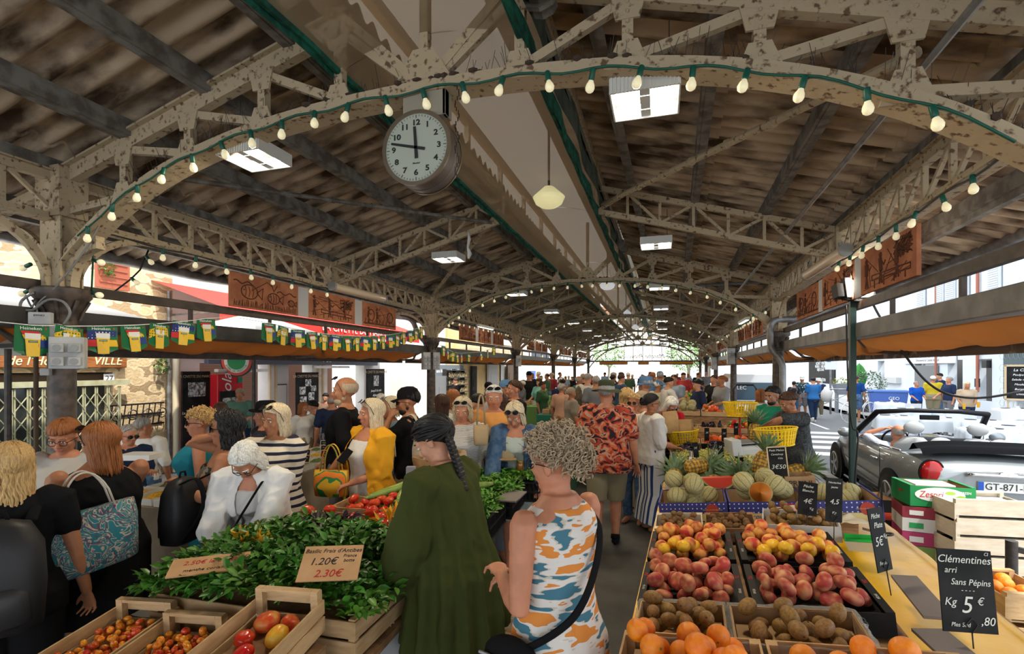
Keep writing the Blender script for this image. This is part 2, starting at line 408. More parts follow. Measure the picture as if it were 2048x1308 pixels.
# ---- cast iron columns
CAST = mat('dark_cast_iron', (.045, .036, .032), .45, c2=(.10, .075, .06), ns=14, bump=.3, bs=30)
def column(i, side, label):
 y = Y0 + S * i; x = (XL if side < 0 else XR)(y)
 t = T('cast_iron_column', label, 'column', (x, y, 0), 'hall columns')
 g = G()
 g.lathe([(.13, 0), (.13, .2), (.1, .24), (.088, .3), (.082, 2.14)], 24); g.build('shaft', CAST, t, 40)
 g = G(); g.lathe([(.084, 2.12), (.105, 2.14), (.09, 2.17), (.088, 2.2), (.10, 2.26), (.145, 2.335), (.175, 2.37), (.178, 2.42), (.16, 2.43)], 24)
 for k in range(8):
  a = k * PI / 4; g.tube([(.1 * math.cos(a), .1 * math.sin(a), 2.2), (.125 * math.cos(a), .125 * math.sin(a), 2.27), (.16 * math.cos(a), .16 * math.sin(a), 2.34)], .012, 5)
 g.build('capital', CAST, t, 40)
 g = G(); g.box((0, 0, 2.86), (.17, .13, .88)); g.box((0, .07, 2.86), (.21, .012, .88)); g.box((0, -.07, 2.86), (.21, .012, .88)); g.box((0, 0, 3.12), (.25, .19, .36))
 for k in range(8):
  for e in (-.1, .1): g.ell((e, -.098, 2.97 + k * .045), .009, n=6, k=3)
 g.build('upper_post', IRON, t)
 inn = -side
 g = G()
 arc = lambda rr, zz: [(math.sin(a) * 0 + rr * (1 - math.cos(a)), zz * math.sin(a)) for a in np.linspace(0, PI / 2, 12)]
 for d, (rr, zz) in (((0, 1), (.62, .48)), ((0, -1), (.62, .48)), ((side, 0), (.62, .5))):
  pts = [(d[0] * (.09 + u), d[1] * (.09 + u), 2.44 + v) for u, v in arc(rr, zz)]
  for a, b in zip(pts, pts[1:]): g.bar(a, b, .05, .045, V((d[1], d[0], 0)))
 pts = [(inn * (.09 + u), 0, 2.44 + v) for u, v in arc(.3, .3)]
 for a, b in zip(pts, pts[1:]): g.bar(a, b, .09, .06, V((0, 1, 0)))
 g.build('bracket', IRON, t)
 g = G(); g.bar((0, 0, 3.2), (side * 1.22, 0, 2.93), .06, .07); g.bar((side * .7, 0, 2.93), (side * 1.15, 0, 2.93), .04, .05)
 g.build('outrigger', IRON, t); return t
WH = ['nearest', 'second', 'third', 'fourth', 'fifth', 'sixth']
NTH = ['first', 'second', 'third', 'fourth', 'fifth', 'sixth']
for i in range(6):
 column(i, -1, f'dark cast iron column on the left side of the hall, {NTH[i]} from the front')
 if i > 0: column(i, 1, f'dark cast iron column on the road side of the hall, {NTH[i]} from the front')
# gutters under the eaves
GUT = mat('zinc_gutter', (.27, .28, .29), .5, .5, c2=(.16, .15, .14), ns=7)
for s in (-1, 1):
 g = G(); f = (lambda y: XL(y) - 1.28) if s < 0 else (lambda y: XR(y) + 1.28)
 g.tube([(f(y), y, 3.0 + .012 * math.sin(y * 5)) for y in np.linspace(-4, 35, 80)], .06, 8)
 tag(g.build('roof_gutter', GUT, smooth=True), f'round zinc gutter along the {"left" if s < 0 else "right"} eave', 'gutter')
 for k in (.68,):
  g = G(); f2 = (lambda y: XL(y) - .66) if s < 0 else (lambda y: XR(y) + .66)
  g.bar((f2(-4), -4, 3.08), (f2(34.5), 34.5, 3.08), .06, .12); struct('eave_plate', g, IRON2)
# wind braces and conduits
def rod(name, label, p, q, r, m):
 g = G(); n = 8
 g.tube([V(p).lerp(V(q), k / n) for k in range(n + 1)], r, 8)
 for k in range(1, n): c = V(p).lerp(V(q), k / n); g.tube([c - (V(q) - V(p)).normalized() * .012, c + (V(q) - V(p)).normalized() * .012], r * 1.35, 8)
 return tag(g.build(name, m, smooth=40), label, 'pipe')
y1 = Y0 + S
rod('wind_brace', 'long round brace crossing the first right roof bay', (XR(Y0) - .55, Y0 + .1, 3.27), (XC(y1) + .62, Y0 + S * .5, 3.72), .026, IRON)
rod('wind_brace', 'round brace crossing the first left roof bay', (XL(Y0) + .75, Y0 + .3, 3.27), (XC(Y0) - .7, Y0 + S * .5, 3.62), .02, IRON2)
rod('wind_brace', 'thin brace rising from the second left column to the ridge', (XL(y1), y1, 3.25), (XC(y1) - .62, y1 - S / 2, 3.75), .03, IRON)
rod('wind_brace', 'thin brace rising from the third left column to the ridge', (XL(y1 + S), y1 + S, 3.25), (XC(y1) - .62, y1 + S * .5, 3.75), .03, IRON)
rod('wind_brace', 'blue grey brace crossing the second right roof bay', (XR(y1) - .1, y1, 3.25), (XC(y1) + .62, y1 + S * .5, 3.72), .025, mat('blue_grey_iron', (.16, .2, .26), .6))
rod('conduit_pipe', 'long silver conduit running under the right roof slope', (XR(-3) - .5, -3, 3.24), (XR(34) - .5, 34, 3.24), .018, STEEL)
rod('conduit_pipe', 'grey conduit running beside the left purlin', (XL(-3) + .62, -3, 3.45), (XL(34) + .62, 34, 3.45), .014, IRON2)
rod('vent_duct', 'short fat grey duct under the near right roof edge of the lantern', (XC(2) + .66, 2.0, 3.9), (XC(2.6) + .7, 2.55, 3.72), .07, IRON2)
for k in range(4):
 y = 7.6 + k * 5; rod('vent_duct', f'short grey duct beside the netting, {NTH[k + 1]} from the front', (XC(y) + .68, y, 3.72), (XC(y) + .72, y + .4, 3.70), .05, IRON2)
# ---- rails, awnings
RAIL = mat('brown_rail', (.055, .042, .034), .6, c2=(.085, .065, .05), ns=10)
AWN = netting('orange_awning_cloth', (.46, .16, .035), 1)
BOXM = mat('awning_box_grey', (.10, .095, .088), .5, c2=(.16, .15, .14), ns=5)
BOXL = mat('awning_box_black', (.03, .028, .027), .5, c2=(.05, .045, .04), ns=5)
WORN = mat('worn_brown_bar', (.09, .065, .05), .6, c2=(.3, .27, .24), ns=6, lo=.58, hi=.66)
BAY = ['behind the first column', 'in the first bay', 'in the second bay', 'in the third bay', 'in the fourth bay', 'in the fifth bay']
for side in (-1, 1):
 f = XL if side < 0 else XR; sn = 'left' if side < 0 else 'right'
 for i in range(-1, 5):
  ya, yb = Y0 + S * i + .1, Y0 + S * (i + 1) - .1
  X = lambda y, o=0: f(y) + side * o
  g = G(); g.bar((X(ya, .08), ya, 2.445), (X(yb, .08), yb, 2.445), .05, .075);
  for k in range(1, 6):
   y = ya + (yb - ya) * k / 6; g.bar((X(y, .08), y, 2.25), (X(y, .08), y, 2.42), .03, .03, V((0, 1, 0)))
  struct('eave_rail', g, RAIL, f'brown rail under the eave on the {sn} {BAY[i + 1]}')
  t = T('awning', f'rolled orange awning with its long box on the {sn} side {BAY[i + 1]}', 'awning', (X(ya, .1), ya, 2.2), 'side awnings')
  o0 = V((X(ya, .1), ya, 2.2))
  loc = lambda y, o, z: V((X(y, o), y, z)) - o0
  g = G(); g.bar(loc(ya, .12, 2.205), loc(yb, .12, 2.205), .16, .145); g.build('awning_box', BOXL if side < 0 else BOXM, t, bevel=.008)
  zb = 1.99
  g = G()
  def fn(a, b):
   y = ya + (yb - ya) * a; sag = .05 * math.sin(PI * b) * (1 + .5 * math.sin(a * 37) + .4 * math.sin(a * 91 + b * 3) + .9 * noise.noise(V((a * 26, b * 2, i * 3))))
   return loc(y, .16 + .42 * b, 2.14 + (zb + .03 - 2.14) * b - sag)
  g.grid(fn, 130, 10); g.build('awning_cloth', AWN, t, True)
  g = G(); g.bar(loc(ya, .60, zb), loc(yb, .60, zb), .05, .085); g.build('front_bar', WORN if side > 0 else RAIL, t, bevel=.006)
  for e in (.04, .5, .96):
   g = G(); y = ya + (yb - ya) * e; g.bar(loc(y, .14, 2.16), loc(y + .3, .36, 2.02), .03, .03); g.bar(loc(y + .3, .36, 2.02), loc(y, .58, zb), .03, .03)
   g.build('folding_arm', DARKSTEEL, t)
# downpipes
def pipe(label, pts, r, m=GUT):
 g = G(); P = []
 pts = [V(p) for p in pts]
 for k in range(len(pts)):
  if 0 < k < len(pts) - 1:
   a = (pts[k - 1] - pts[k]); b = (pts[k + 1] - pts[k]); d = min(a.length, b.length, .16) * .9
   p0 = pts[k] + a.normalized() * d; p2 = pts[k] + b.normalized() * d
   for q in np.linspace(0, 1, 7): P.append(p0 * (1 - q) ** 2 + pts[k] * 2 * q * (1 - q) + p2 * q * q)
  else: P.append(pts[k])
 g.tube(P, r, 10); return tag(g.build('drain_pipe', m, smooth=50), label, 'pipe')
xr = XR(y1)
pipe('grey swan-neck drain pipe on the second road-side column', [(xr + 1.2, y1 - .1, 2.98), (xr + .3, y1 - .12, 2.62), (xr - .14, y1 - .14, 2.62), (xr - .14, y1 - .14, 2.12), (xr + .03, y1 - .17, 1.98), (xr + .03, y1 - .17, 1.3)], .05)
xl = XL(y1)
pipe('grey bent drain pipe behind the second left column', [(xl - 1.2, y1 + .2, 2.98), (xl - .5, y1 + .15, 2.85), (xl - .32, y1 + .1, 2.5), (xl - .1, y1 + .2, 2.25), (xl - .1, y1 + .2, .1)], .05)
# ---- terracotta reliefs over the rails
TERRA = mat('terracotta_clay', (.40, .155, .07), .85, c2=(.30, .105, .05), ns=6, bump=.35, bs=40)
TERD = mat('terracotta_recess', (.10, .036, .018), .9)
SPAC = mat('white_panel', (.42, .42, .42), .6)
def panel(i, j, side):
 f = XL if side < 0 else XR; y = Y0 + S * i + 1.51 + j * 1.21 + .5
 x = f(y) - side * .01
 sn = 'left' if side < 0 else 'right'
 what = [['fishing scene with big fish', 'market table scene', 'loaded cart scene'], ['street scene', 'harvest scene', 'market stall scene']][0 if side < 0 else 1][j]
 where = ['above the first bay', 'above the second bay', 'above the third bay', 'above the fourth bay', 'above the fifth bay'][i]
 t = T('terracotta_panel', f'square terracotta relief with a {what}, {sn} eave {where}', 'relief panel', tr(x, y, 2.665) @ rz(PI / 2 if side < 0 else -PI / 2) @ rx(PI / 2), 'terracotta eave reliefs')
 g = G(); g.box((0, 0, 0), (1.0, .36, .03)); g.build('slab', TERRA, t, bevel=.004)
 g = G(); rnd = random.Random(i * 7 + j + (side > 0) * 50)
 W = lambda pts, r=.007: g.tube([(a, b, .017) for a, b in pts], r, 5, flat=.7)
 if j == 0 and side < 0:                                      # fish, line, waves, grass
  for cx, cy, k in ((-.25, -.0, 1.25), (.1, -.03, 1.0), (.38, -.05, .6)):
   W([(cx + .09 * k * math.cos(a), cy + .06 * k * math.sin(a)) for a in np.linspace(0, 2 * PI, 18)])
   W([(cx + .08 * k, cy), (cx + .15 * k, cy + .05 * k), (cx + .14 * k, cy - .05 * k), (cx + .08 * k, cy)])
   for q in range(3): W([(cx + (q - 1.2) * .04 * k, cy - .045 * k), (cx + (q - .9) * .04 * k, cy), (cx + (q - 1.2) * .04 * k, cy + .045 * k)], .004)
   g.ell((cx - .06 * k, cy + .015, .017), .008, n=6, k=4)
  W([(-.22, .02), (0, .14), (.08, .10)], .004); W([(.06, .13), (.1, .05), (.15, .12)], .006)
  W([(a, .09 + .015 * math.sin(a * 40)) for a in np.linspace(-.46, -.2, 30)]); W([(a, .05 + .015 * math.sin(a * 40)) for a in np.linspace(.15, .46, 30)])
  for q in range(46): a = -.46 + q * .02; W([(a, -.165), (a + rnd.uniform(-.02, .02), -.165 + rnd.uniform(.03, .08))], .004)
 else:
  n = 3 if j != 2 else 2
  for q in range(n):                                       # people
   cx = -.36 + q * .3 + rnd.uniform(-.04, .04); k = rnd.uniform(.85, 1.1)
   g.ell((cx, .09 * k, .015), (.022, .026, .014), n=8, k=5)
   W([(cx, .06), (cx + rnd.uniform(-.02, .02), -.04)], .022); W([(cx, -.04), (cx - .02, -.14)], .009); W([(cx, -.04), (cx + .03, -.14)], .009)
   W([(cx, .05), (cx + .06, .0), (cx + .09, .03)], .007)
  if j == 2:
   for cx in (-.25, .3): W([(cx + .085 * math.cos(a), .0 + .085 * math.sin(a)) for a in np.linspace(0, 2 * PI, 18)], .009);
   for q in range(8): W([(-.42 + q * .1, -.12), (-.40 + q * .1, -.06)], .008)
   W([(-.46, -.13), (.46, -.13)], .01)
  else:
   W([(-.25, -.05), (.42, -.07), (.42, -.11), (-.25, -.09), (-.25, -.05)], .006)
   for q in range(4): W([(-.2 + q * .18, -.1), (-.2 + q * .18, -.16)], .006)
   for q in range(26): W([(rnd.uniform(.15, .46), rnd.uniform(.0, .15)) for _ in range(3)], .004)
  for q in range(12): W([(rnd.uniform(-.46, .46), rnd.uniform(-.16, .15)) for _ in range(2)], .003)
 g.build('relief', TERD, t, True)
for i in range(5):
 for side in (-1, 1):
  for j in range(3):
   panel(i, j, side)
  for j in range(2):
   f = XL if side < 0 else XR; y = Y0 + S * i + 1.51 + j * 1.21 + 1.105
   g = G(); g.box((f(y) - side * .01, y, 2.665), (.02, .2, .36)); struct('trim_eave_board', g, SPAC)
# ================================================================ lamps, clock, strings of bulbs, flags
LAMPW = mat('lamp_glow', (1, .97, .88), emit=7)
TRW = mat('lamp_housing', (.62, .62, .58), .45)
def troffer(x, y, label, on=True):
 t = T('ceiling_lamp', label, 'lamp', (x, y, 3.28), 'square fluorescent lamps')
 g = G(); w, d, h = .17, .15, .04
 for s in (-1, 1):
  g.box((s * w, 0, 0), (.008, 2 * d, 2 * h)); g.box((0, s * d, 0), (2 * w, .008, 2 * h))
 g.box((0, 0, h), (2 * w, 2 * d, .008)); g.box((0, 0, -.01), (.05, 2 * d, .04));
 for k in range(18): g.box((-w + .01 + k * .019, -d - .006, 0), (.006, .008, 2 * h))
 g.build('housing', TRW, t)
 for s in (-1, 1):
  g = G(); g.tube([(-w + .02, s * .07, -.015), (w - .02, s * .07, -.015)], .016, 8); g.build('tube', LAMPW if on else TRW, t)
 g = G()
 for s in (-1, 1): g.tube([(s * .12, 0, h), (s * .12, 0, .38)], .003, 4)
 g.build('hanger', DARKSTEEL, t)
 if on:
  l = bpy.data.lights.new('lamp_light', 'AREA'); l.size = .28; l.energy = 17; l.color = (1, .84, .60)
  o = bpy.data.objects.new('lamp_light', l); COL.objects.link(o); o.parent = t; o.location = (0, 0, -.06)
for k in range(10):
 y = 2.73 + 3.23 * k
 nth = ['nearest', 'second', 'third', 'fourth', 'fifth', 'sixth', 'seventh', 'eighth', 'ninth', 'farthest'][k]
 troffer(-2.62 - .01 * k, y, f'square white fluorescent lamp on the left slope, {nth} of its row')
 troffer(-.08 + .025 * k, y, f'square white fluorescent lamp on the road-side slope, {nth} of its row')
for k in range(4):
 y = 4.8 + 5.4 * k; nth = ['nearest', 'second', 'third', 'farthest'][k]
 t = T('dome_lamp', f'glass dome lamp hanging through the ridge netting, {nth}', 'lamp', (XC(y) + .22, y, 3.5), 'dome lamps')
 g = G(); g.lathe([(.01, -.085), (.08, -.072), (.13, -.04), (.158, .02), (.15, .03), (.05, .12)], 24)
 g.build('dome', mat('yellow_glass', (.75, .68, .36), .25, emit=.35) if k == 0 else mat('white_glass', (.85, .87, .9), .3, emit=.25), t, True)
 g = G(); g.tube([(0, 0, .1), (0, 0, .75)], .012, 6); g.build('stem', DARKSTEEL, t)
 if k == 0:
  g = G(); g.ell((.02, -.1, -.02), (.035, .03, .03)); g.build('bulb', mat('hot_bulb', (1, .96, .8), emit=6), t, True)
# tubes over the reliefs
for (x, y, lab) in ((XL(6.3) + .12, 6.3, 'left'), (XR(6.0) - .12, 5.9, 'road side')):
 t = T('tube_lamp', f'long round cream tube lamp above the terracotta reliefs, {lab}', 'lamp', (x, y, 2.93))
 g = G(); g.tube([(0, -.62, 0), (0, .62, 0)], .055, 16); g.build('diffuser', mat('cream_diffuser', (.62, .50, .36), .35, coat=.5), t, 40)
 for s in (-1, 1): g = G(); g.tube([(0, s * .62, 0), (0, s * .66, 0)], .062, 16); g.build('end_cap', mat('grey_plastic', (.3, .3, .29), .5), t, 40); g = G(); g.box((0, s * .5, .07), (.03, .03, .06)); g.build('clip', STEEL, t)
for i in range(1, 4):
 for s in (-1, 1):
  f = XL if s < 0 else XR; y = Y0 + S * i + 2.9
  t = T('tube_lamp', f'white strip lamp over the reliefs on the {"left" if s < 0 else "road side"}, {WH[i]} bay', 'lamp', (f(y) - s * .16, y, 2.88), 'strip lamps over the reliefs')
  g = G(); g.box((0, 0, 0), (.09, 1.1, .06)); g.build('housing', WHITE, t, bevel=.01)
  g = G(); g.box((0, 0, -.035), (.05, 1.04, .012)); g.build('diffuser', mat('soft_glow', (1, .97, .9), emit=2), t)
# ---- the clock
t = T('station_clock', 'round white double-faced clock hanging from the nearest arched truss', 'clock', (-1.29, 2.56, 3.06))
CL = mat('clock_case', (.14, .12, .11), .35, .5); FACE = mat('clock_face', (.40, .43, .36), .5, emit=0)
g = G(); Mx = rx(PI / 2)
g.lathe([(.198, -.075), (.204, -.07), (.204, -.02), (.199, -.016), (.199, -.004), (.204, 0), (.204, .07), (.198, .075)], 56, Mx); g.build('case', CL, t, 40)
g = G(); g.lathe([(.207, .070), (.207, .084), (.186, .084), (.186, .078)], 56, Mx, cap=False); g.lathe([(.207, -.070), (.207, -.084), (.186, -.084)], 56, Mx, cap=False); g.build('bezel', mat('bronze_rim', (.33, .27, .2), .3, .8), t, 40)
g = G(); g.lathe([(.187, .074), (.187, .0775)], 56, Mx); g.build('dial', FACE, t)
DK = mat('clock_black', (.02, .025, .025), .5)
g = G()
for k in range(60):
 a = 2 * PI * k / 60; big = k % 5 == 0; r0 = .162 if big else .170
 g.bar((r0 * math.sin(a), -.079, r0 * math.cos(a)), (.180 * math.sin(a), -.079, .180 * math.cos(a)), .0035 if big else .002, .001, V((0, 1, 0)))
g.build('minute_track', DK, t)
for k in range(1, 13):
 a = 2 * PI * k / 12; text('numeral', str(k), .042, tr(.137 * math.sin(a), -.079, .137 * math.cos(a)) @ rx(PI / 2), DK, t, .001, wide=1.2, off=.0012)
text('maker_name', 'Blumbal', .014, tr(.0, -.079, -.085) @ rx(PI / 2), DK, t, .0005, shear=.3)
def hand(nm, ang, L, w, tail):
 g = G(); M = tr(0, -.083, 0) @ ry(ang); g.prism([(-w, -tail), (w, -tail), (w * .75, L), (-w * .75, L)], .003, M @ rx(PI / 2)); g.build(nm, DK, t)
hand('hour_hand', R(-4), .115, .0095, .06); hand('minute_hand', R(-76), .155, .008, .055)
g = G(); g.box((.03, -.02, .26), (.26, .05, .16)); g.box((.15, .0, .27), (.02, .09, .18)); g.build('mount', mat('clock_mount', (.3, .27, .21), .6), t, bevel=.004)
g = G()
for k in range(26): g.tube([(.235 + .012 * math.sin(k), -.06, .3 - k * .019 + .012 * math.cos(a2)) for a2 in np.linspace(0, 2 * PI, 6)], .003, 4)
g.build('chain', DARKSTEEL, t)
# ---- strings of round bulbs
BG = mat('bulb_glass', (.95, .85, .55), .12, emit=.22); SOCK = GREENPL
g = G(); g.lathe([(.012, 0), (.014, -.004), (.015, -.05), (.0125, -.055)], 10); me_s = g.mesh('socket'); me_s.materials.append(SOCK)
g = G(); g.lathe([(.011, -.052), (.014, -.062), (.021, -.075), (.024, -.09), (.02, -.104), (.01, -.112), (.002, -.114)], 12); me_b = g.mesh('bulb'); me_b.materials.append(BG)
for m_ in (me_s, me_b): m_.polygons.foreach_set('use_smooth', [True] * len(m_.polygons))
def bulb(p, label, group, tilt=(0, 0)):
 t = T('string_bulb', label, 'bulb', tr(p) @ rx(tilt[0]) @ ry(tilt[1]), group)
 for nm, me in (('socket', me_s), ('glass', me_b)):
  o = bpy.data.objects.new(nm, me); COL.objects.link(o); o.parent = t
def cable(name, label, pts, r=.006, m=GREENPL, cat='cable'):
 g = G(); g.tube(pts, r, 6); return tag(g.build(name, m, smooth=True), label, cat)
rnd = random.Random(5)
for i in range(6):
 y = Y0 + S * i - .09; xc = XC(y); h = xc - XL(y); pts = []
 cable('light_cable', f'green bulb cable along the {WH[i]} arched truss', [(xc + d, y, zarch(d) - .045 + .012 * math.sin(d * 13.6)) for d in np.linspace(-h + .3, h - .3, 70)])
 for d in np.arange(-h + .4, h - .35, .233 if i < 3 else .27):
  bulb((xc + d, y, zarch(d) - .04), f'clear round bulb in a green socket on the string along the {WH[i]} arched truss', f'bulbs on the {WH[i]} truss', (rnd.uniform(-.25, .25), rnd.uniform(-.3, .3)))
for side in (-1, 1):
 f = XL if side < 0 else XR; sn = 'left' if side < 0 else 'road-side'
 for i in range(0, 3):
  ys = [Y0 + S * i + .75 + .33 * k for k in range(8 if i == 0 else 15)]
  cable('light_cable', f'dark bulb cable under the {sn} eave girder, {WH[i]} bay', [(f(y) - side * .04, y, 2.9 + .01 * math.sin(y * 9)) for y in np.arange(ys[0] - .5, ys[-1] + .3, .1)], .008, DARKSTEEL)
  for y in ys: bulb((f(y) - side * .05, y, 2.9), f'clear round bulb in a green socket under the {sn} eave girder, {WH[i]} bay', f'bulbs under the {sn} girder, {WH[i]} bay', (rnd.uniform(-.3, .3), rnd.uniform(-.2, .5)))
# hanging cable with bulbs beside the first left column
pc = [at(187, 440, D=3.7), at(186, 520, D=3.7), at(183, 585, D=3.75)]
cable('light_cable', 'green cable hanging down beside the first left column', pc)
for p, lab in ((pc[1], 'middle'), (pc[2], 'lowest')): bulb(p, f'round bulb turned sideways on the cable beside the first left column, {lab} one', 'bulbs beside the first column', (0, -1.3))
cable('light_cable', 'dark cable drooping outside the left eave with two bulbs', [at(297, 500, D=4.6), at(280, 540, D=4.6), at(262, 558, D=4.6), at(230, 582, D=4.5)], .007, BLACK)
bulb(at(262, 556, D=4.6), 'bulb on the cable drooping outside the left eave, lower one', 'bulbs on the drooping cable', (0, -1)); bulb(at(292, 512, D=4.6), 'bulb on the cable drooping outside the left eave, upper one', 'bulbs on the drooping cable', (0, -.8))
for px, py, lab in ((62, 528, 'upper'), (60, 580, 'lower')): bulb(at(px, py, D=3.6), f'bulb sticking out left of the first column, {lab} one', 'bulbs left of the first column', (0, 1.3))
# wiring and boxes on the first column
for k, pts in enumerate(([(68, 585), (45, 600), (42, 615), (65, 620), (95, 600), (125, 603), (140, 625), (128, 648)], [(215, 420), (170, 500), (110, 575), (75, 610), (80, 640)], [(78, 590), (60, 625), (62, 650), (85, 655), (100, 640)], [(52, 590), (62, 612), (88, 640), (110, 655), (128, 665)])):
 P = [at(x, y, D=3.5 + .02 * k) for x, y in pts]; Q = []
 for a in range(len(P) - 1):
  p0, p1, p2, p3 = P[max(a - 1, 0)], P[a], P[a + 1], P[min(a + 2, len(P) - 1)]
  for u in np.linspace(0, 1, 6): Q.append(.5 * (2 * p1 + (p2 - p0) * u + (2 * p0 - 5 * p1 + 4 * p2 - p3) * u * u + (3 * p1 - p0 - 3 * p2 + p3) * u ** 3))
 cable('wire', ['light grey looped wire around the first left column', 'long grey wire running down the first left column', 'dark wire loop left of the first column capital', 'thin wire under the first column capital'][k], Q, [.009, .006, .005, .006][k], mat('grey_wire', (.2, .2, .19), .5))
BOXG = mat('light_grey_plastic', (.44, .45, .44), .45, c2=(.34, .34, .33), ns=8); SOCKM = mat('socket_grey', (.26, .27, .27), .4)
def ebox(label, c, d, a, n=0, txt=None):
 t = T('power_box', label, 'power box', tr(c) @ rz(a))
 g = G(); g.box((0, 0, 0), d); g.build('case', BOXG, t, bevel=.006)
 for k in range(n):
  x = (k % 2 - .5) * d[0] * .48; z = (.5 - k // 2) * d[2] * .42 - d[2] * .06
  g = G(); g.box((x, -d[1] / 2 - .012, z), (d[0] * .36, .024, d[2] * .28)); q = g.build('socket', BOXG, t, bevel=.004)
  g = G(); g.tube([(x, -d[1] / 2 - .022, z), (x, -d[1] / 2 - .03, z)], d[0] * .12, 12); g.build('socket_face', SOCKM, q)
 if txt: text('lettering', txt, d[2] * .2, tr(0, -d[1] / 2 - .001, d[2] * .22) @ rx(PI / 2), DK, t, .0005)
 return t
ebox('grey power box with four sockets on the first left column', at(137, 706, D=3.48), (.19, .10, .22), TH + .5, 4)
ebox('small white junction box with pen marks under the first column capital', at(82, 637, D=3.45), (.125, .05, .085), TH + .35, 0, 'BTPHK3')
ebox('small socket box low on the left of the first column', at(92, 744, D=3.55), (.055, .05, .05), TH + .4, 0)
ebox('long grey cable duct box on the first column', at(112, 690, D=3.56), (.06, .06, .30), TH + .4, 0)
ebox('left power box of the pair on the second left column', at(852, 722, D=9.55), (.15, .1, .33), TH + .6, 4)
ebox('right power box of the pair on the second left column', at(873, 722, D=9.6), (.13, .1, .33), TH + .2, 4)
ebox('white power box on the third left column', at(1037, 722, D=15.8), (.16, .1, .34), TH + .2, 2)
ebox('grey meter box on the third road-side column', at(1462, 712, D=14.0), (.2, .14, .45), TH - .3, 2)
ebox('grey meter box on the fourth road-side column', at(1428, 727, D=20.0), (.2, .14, .5), TH - .3, 0)
# ---- bunting
FG = mat('flag_green', (.01, .14, .045), .5); FY = mat('flag_yellow', (.75, .47, .02), .5); FR = mat('flag_red', (.55, .02, .02), .5); FB = mat('flag_blue', (.02, .05, .22), .5)
FBD = pattern('flag_blue_dots', 'dots', [(.75, .75, .75), (.015, .03, .16)], (46, 46, 46), .5, [0, .22], 0); FYD = pattern('flag_yellow_dots', 'dots', [(.02, .16, .05), (.75, .47, .02)], (46, 46, 46), .5, [0, .3], 0)
FBEER = mat('flag_beer', (.78, .5, .05), .4); FFOAM = mat('flag_foam', (.72, .73, .7), .5); FLAGM = [FG, FY, FR, FB, FBD, FYD, FBEER, FFOAM]
def flag_mesh(kind):
 g = G(); w, h = .095, .2
 bend = lambda x, z: .009 * math.sin(x * 22 + z * 9)
 def poly(pts, mi, o):
  g.m = mi; g.add([(x, -o + bend(x, z), z) for x, z in pts], [tuple(range(len(pts)))])
  g.add([(x, o + bend(x, z), z) for x, z in pts], [tuple(range(len(pts) - 1, -1, -1))])
 poly([(-w, 0), (-w, -.17), (0, -.215), (w, -.17), (w, 0)], 0, .0005)
 if kind == 0:
  poly([(-w * .7, -.035), (w * .5, -.035), (w * .75, -.06), (-w * .55, -.06)], 2, .0016); poly([(-w * .6, -.06), (w * .9, -.06), (w * .9, -.095), (-w * .5, -.085)], 5, .0016)
  poly([(.03, -.095), (w, -.09), (w, -.15), (.03, -.14)], 3, .0016); poly([(w * .7, -.03), (w, -.03), (w, -.09), (w * .7, -.08)], 1, .0014)
 elif kind == 1:
  poly([(-w, -.06), (.0, -.015), (w * .9, -.03), (w, -.1), (0, -.08), (-w, -.13)], 5, .0016)
 else:
  poly([(-w, -.03), (w, -.03), (w, -.10), (-w, -.10)], 4, .0016); poly([(-w, -.10), (0, -.10), (0, -.15), (-w, -.15)], 2, .0016); poly([(0, -.10), (w, -.10), (w, -.15), (0, -.15)], 1, .0016)
 poly([(-.042, -.085), (.042, -.085), (.034, -.205), (-.034, -.205)], 6, .0026); poly([(-.045, -.05), (.045, -.05), (.043, -.09), (-.043, -.09)], 7, .0028)
 poly([(-.026, -.098), (.026, -.098), (.026, -.112), (-.026, -.112)], 0, .0034)
 me = g.mesh('flag'); [me.materials.append(m) for m in FLAGM]; return me
FM = [flag_mesh(k) for k in range(3)]
FLT = mat('flag_lettering', (.8, .82, .78), .5); nflag = 0
def flags(xs, X, zf, kinds, where, words):
 global nflag
 pts = []
 for k, px in enumerate(xs):
  z = zf(k / (len(xs) - 1)); p = at(px, 700, X=X(px)); p.z = z; pts.append(p)
  what = ['red and blue', 'yellow dotted', 'blue dotted'][kinds[k]]
  pos = ['first', 'second', 'third', 'fourth', 'fifth', 'sixth', 'seventh', 'eighth', 'ninth', 'tenth', 'eleventh', 'twelfth', 'thirteenth', 'fourteenth', 'fifteenth', 'sixteenth', 'seventeenth'][k]
  t = T('bunting_flag', f'{what} beer flag, {pos} from left {where}', 'flag', tr(p) @ rz(PI / 2 - .12 + .2 * math.sin(k * 2.1)) @ ry(.1 * math.sin(k * 1.7)), 'beer bunting flags')
  o = bpy.data.objects.new('cloth', FM[kinds[k]]); COL.objects.link(o); o.parent = t
  if words and k < words:
   text('lettering', 'Heineken', .03, tr(-.012, -.012, -.018) @ rx(PI / 2), FLT, t, .0006);
   g = G(); g.prism([(.008 * (1 if j % 2 == 0 else .4) * math.sin(j * PI / 5), .008 * (1 if j % 2 == 0 else .4) * math.cos(j * PI / 5)) for j in range(10)], .001, tr(.066, -.013, -.016) @ rx(PI / 2)); g.build('star', FR, t)
   text('glass_label', 'Heineken', .011, tr(0, -.012, -.105) @ rx(PI / 2), FLT, t, .0006)
 Q = [pts[0] + V((0, -.4, .02))] + [p + V((0, 0, .004)) for p in pts] + [pts[-1] + V((0, .35, .06))]
 cable('flag_string', f'white bunting line {where}', Q, .004, WHITE, 'string')
flags([65, 140, 205, 266, 320, 369, 412], lambda p: -4.02, lambda u: 2.13 + .17 * u - .12 * u * (1 - u), [0, 1, 2, 0, 1, 2, 0], 'on the string before the first awning', 7)
xs2 = [538, 567, 596, 624, 648, 672, 694, 713, 732, 749, 765, 781, 795, 807, 820, 832, 843]
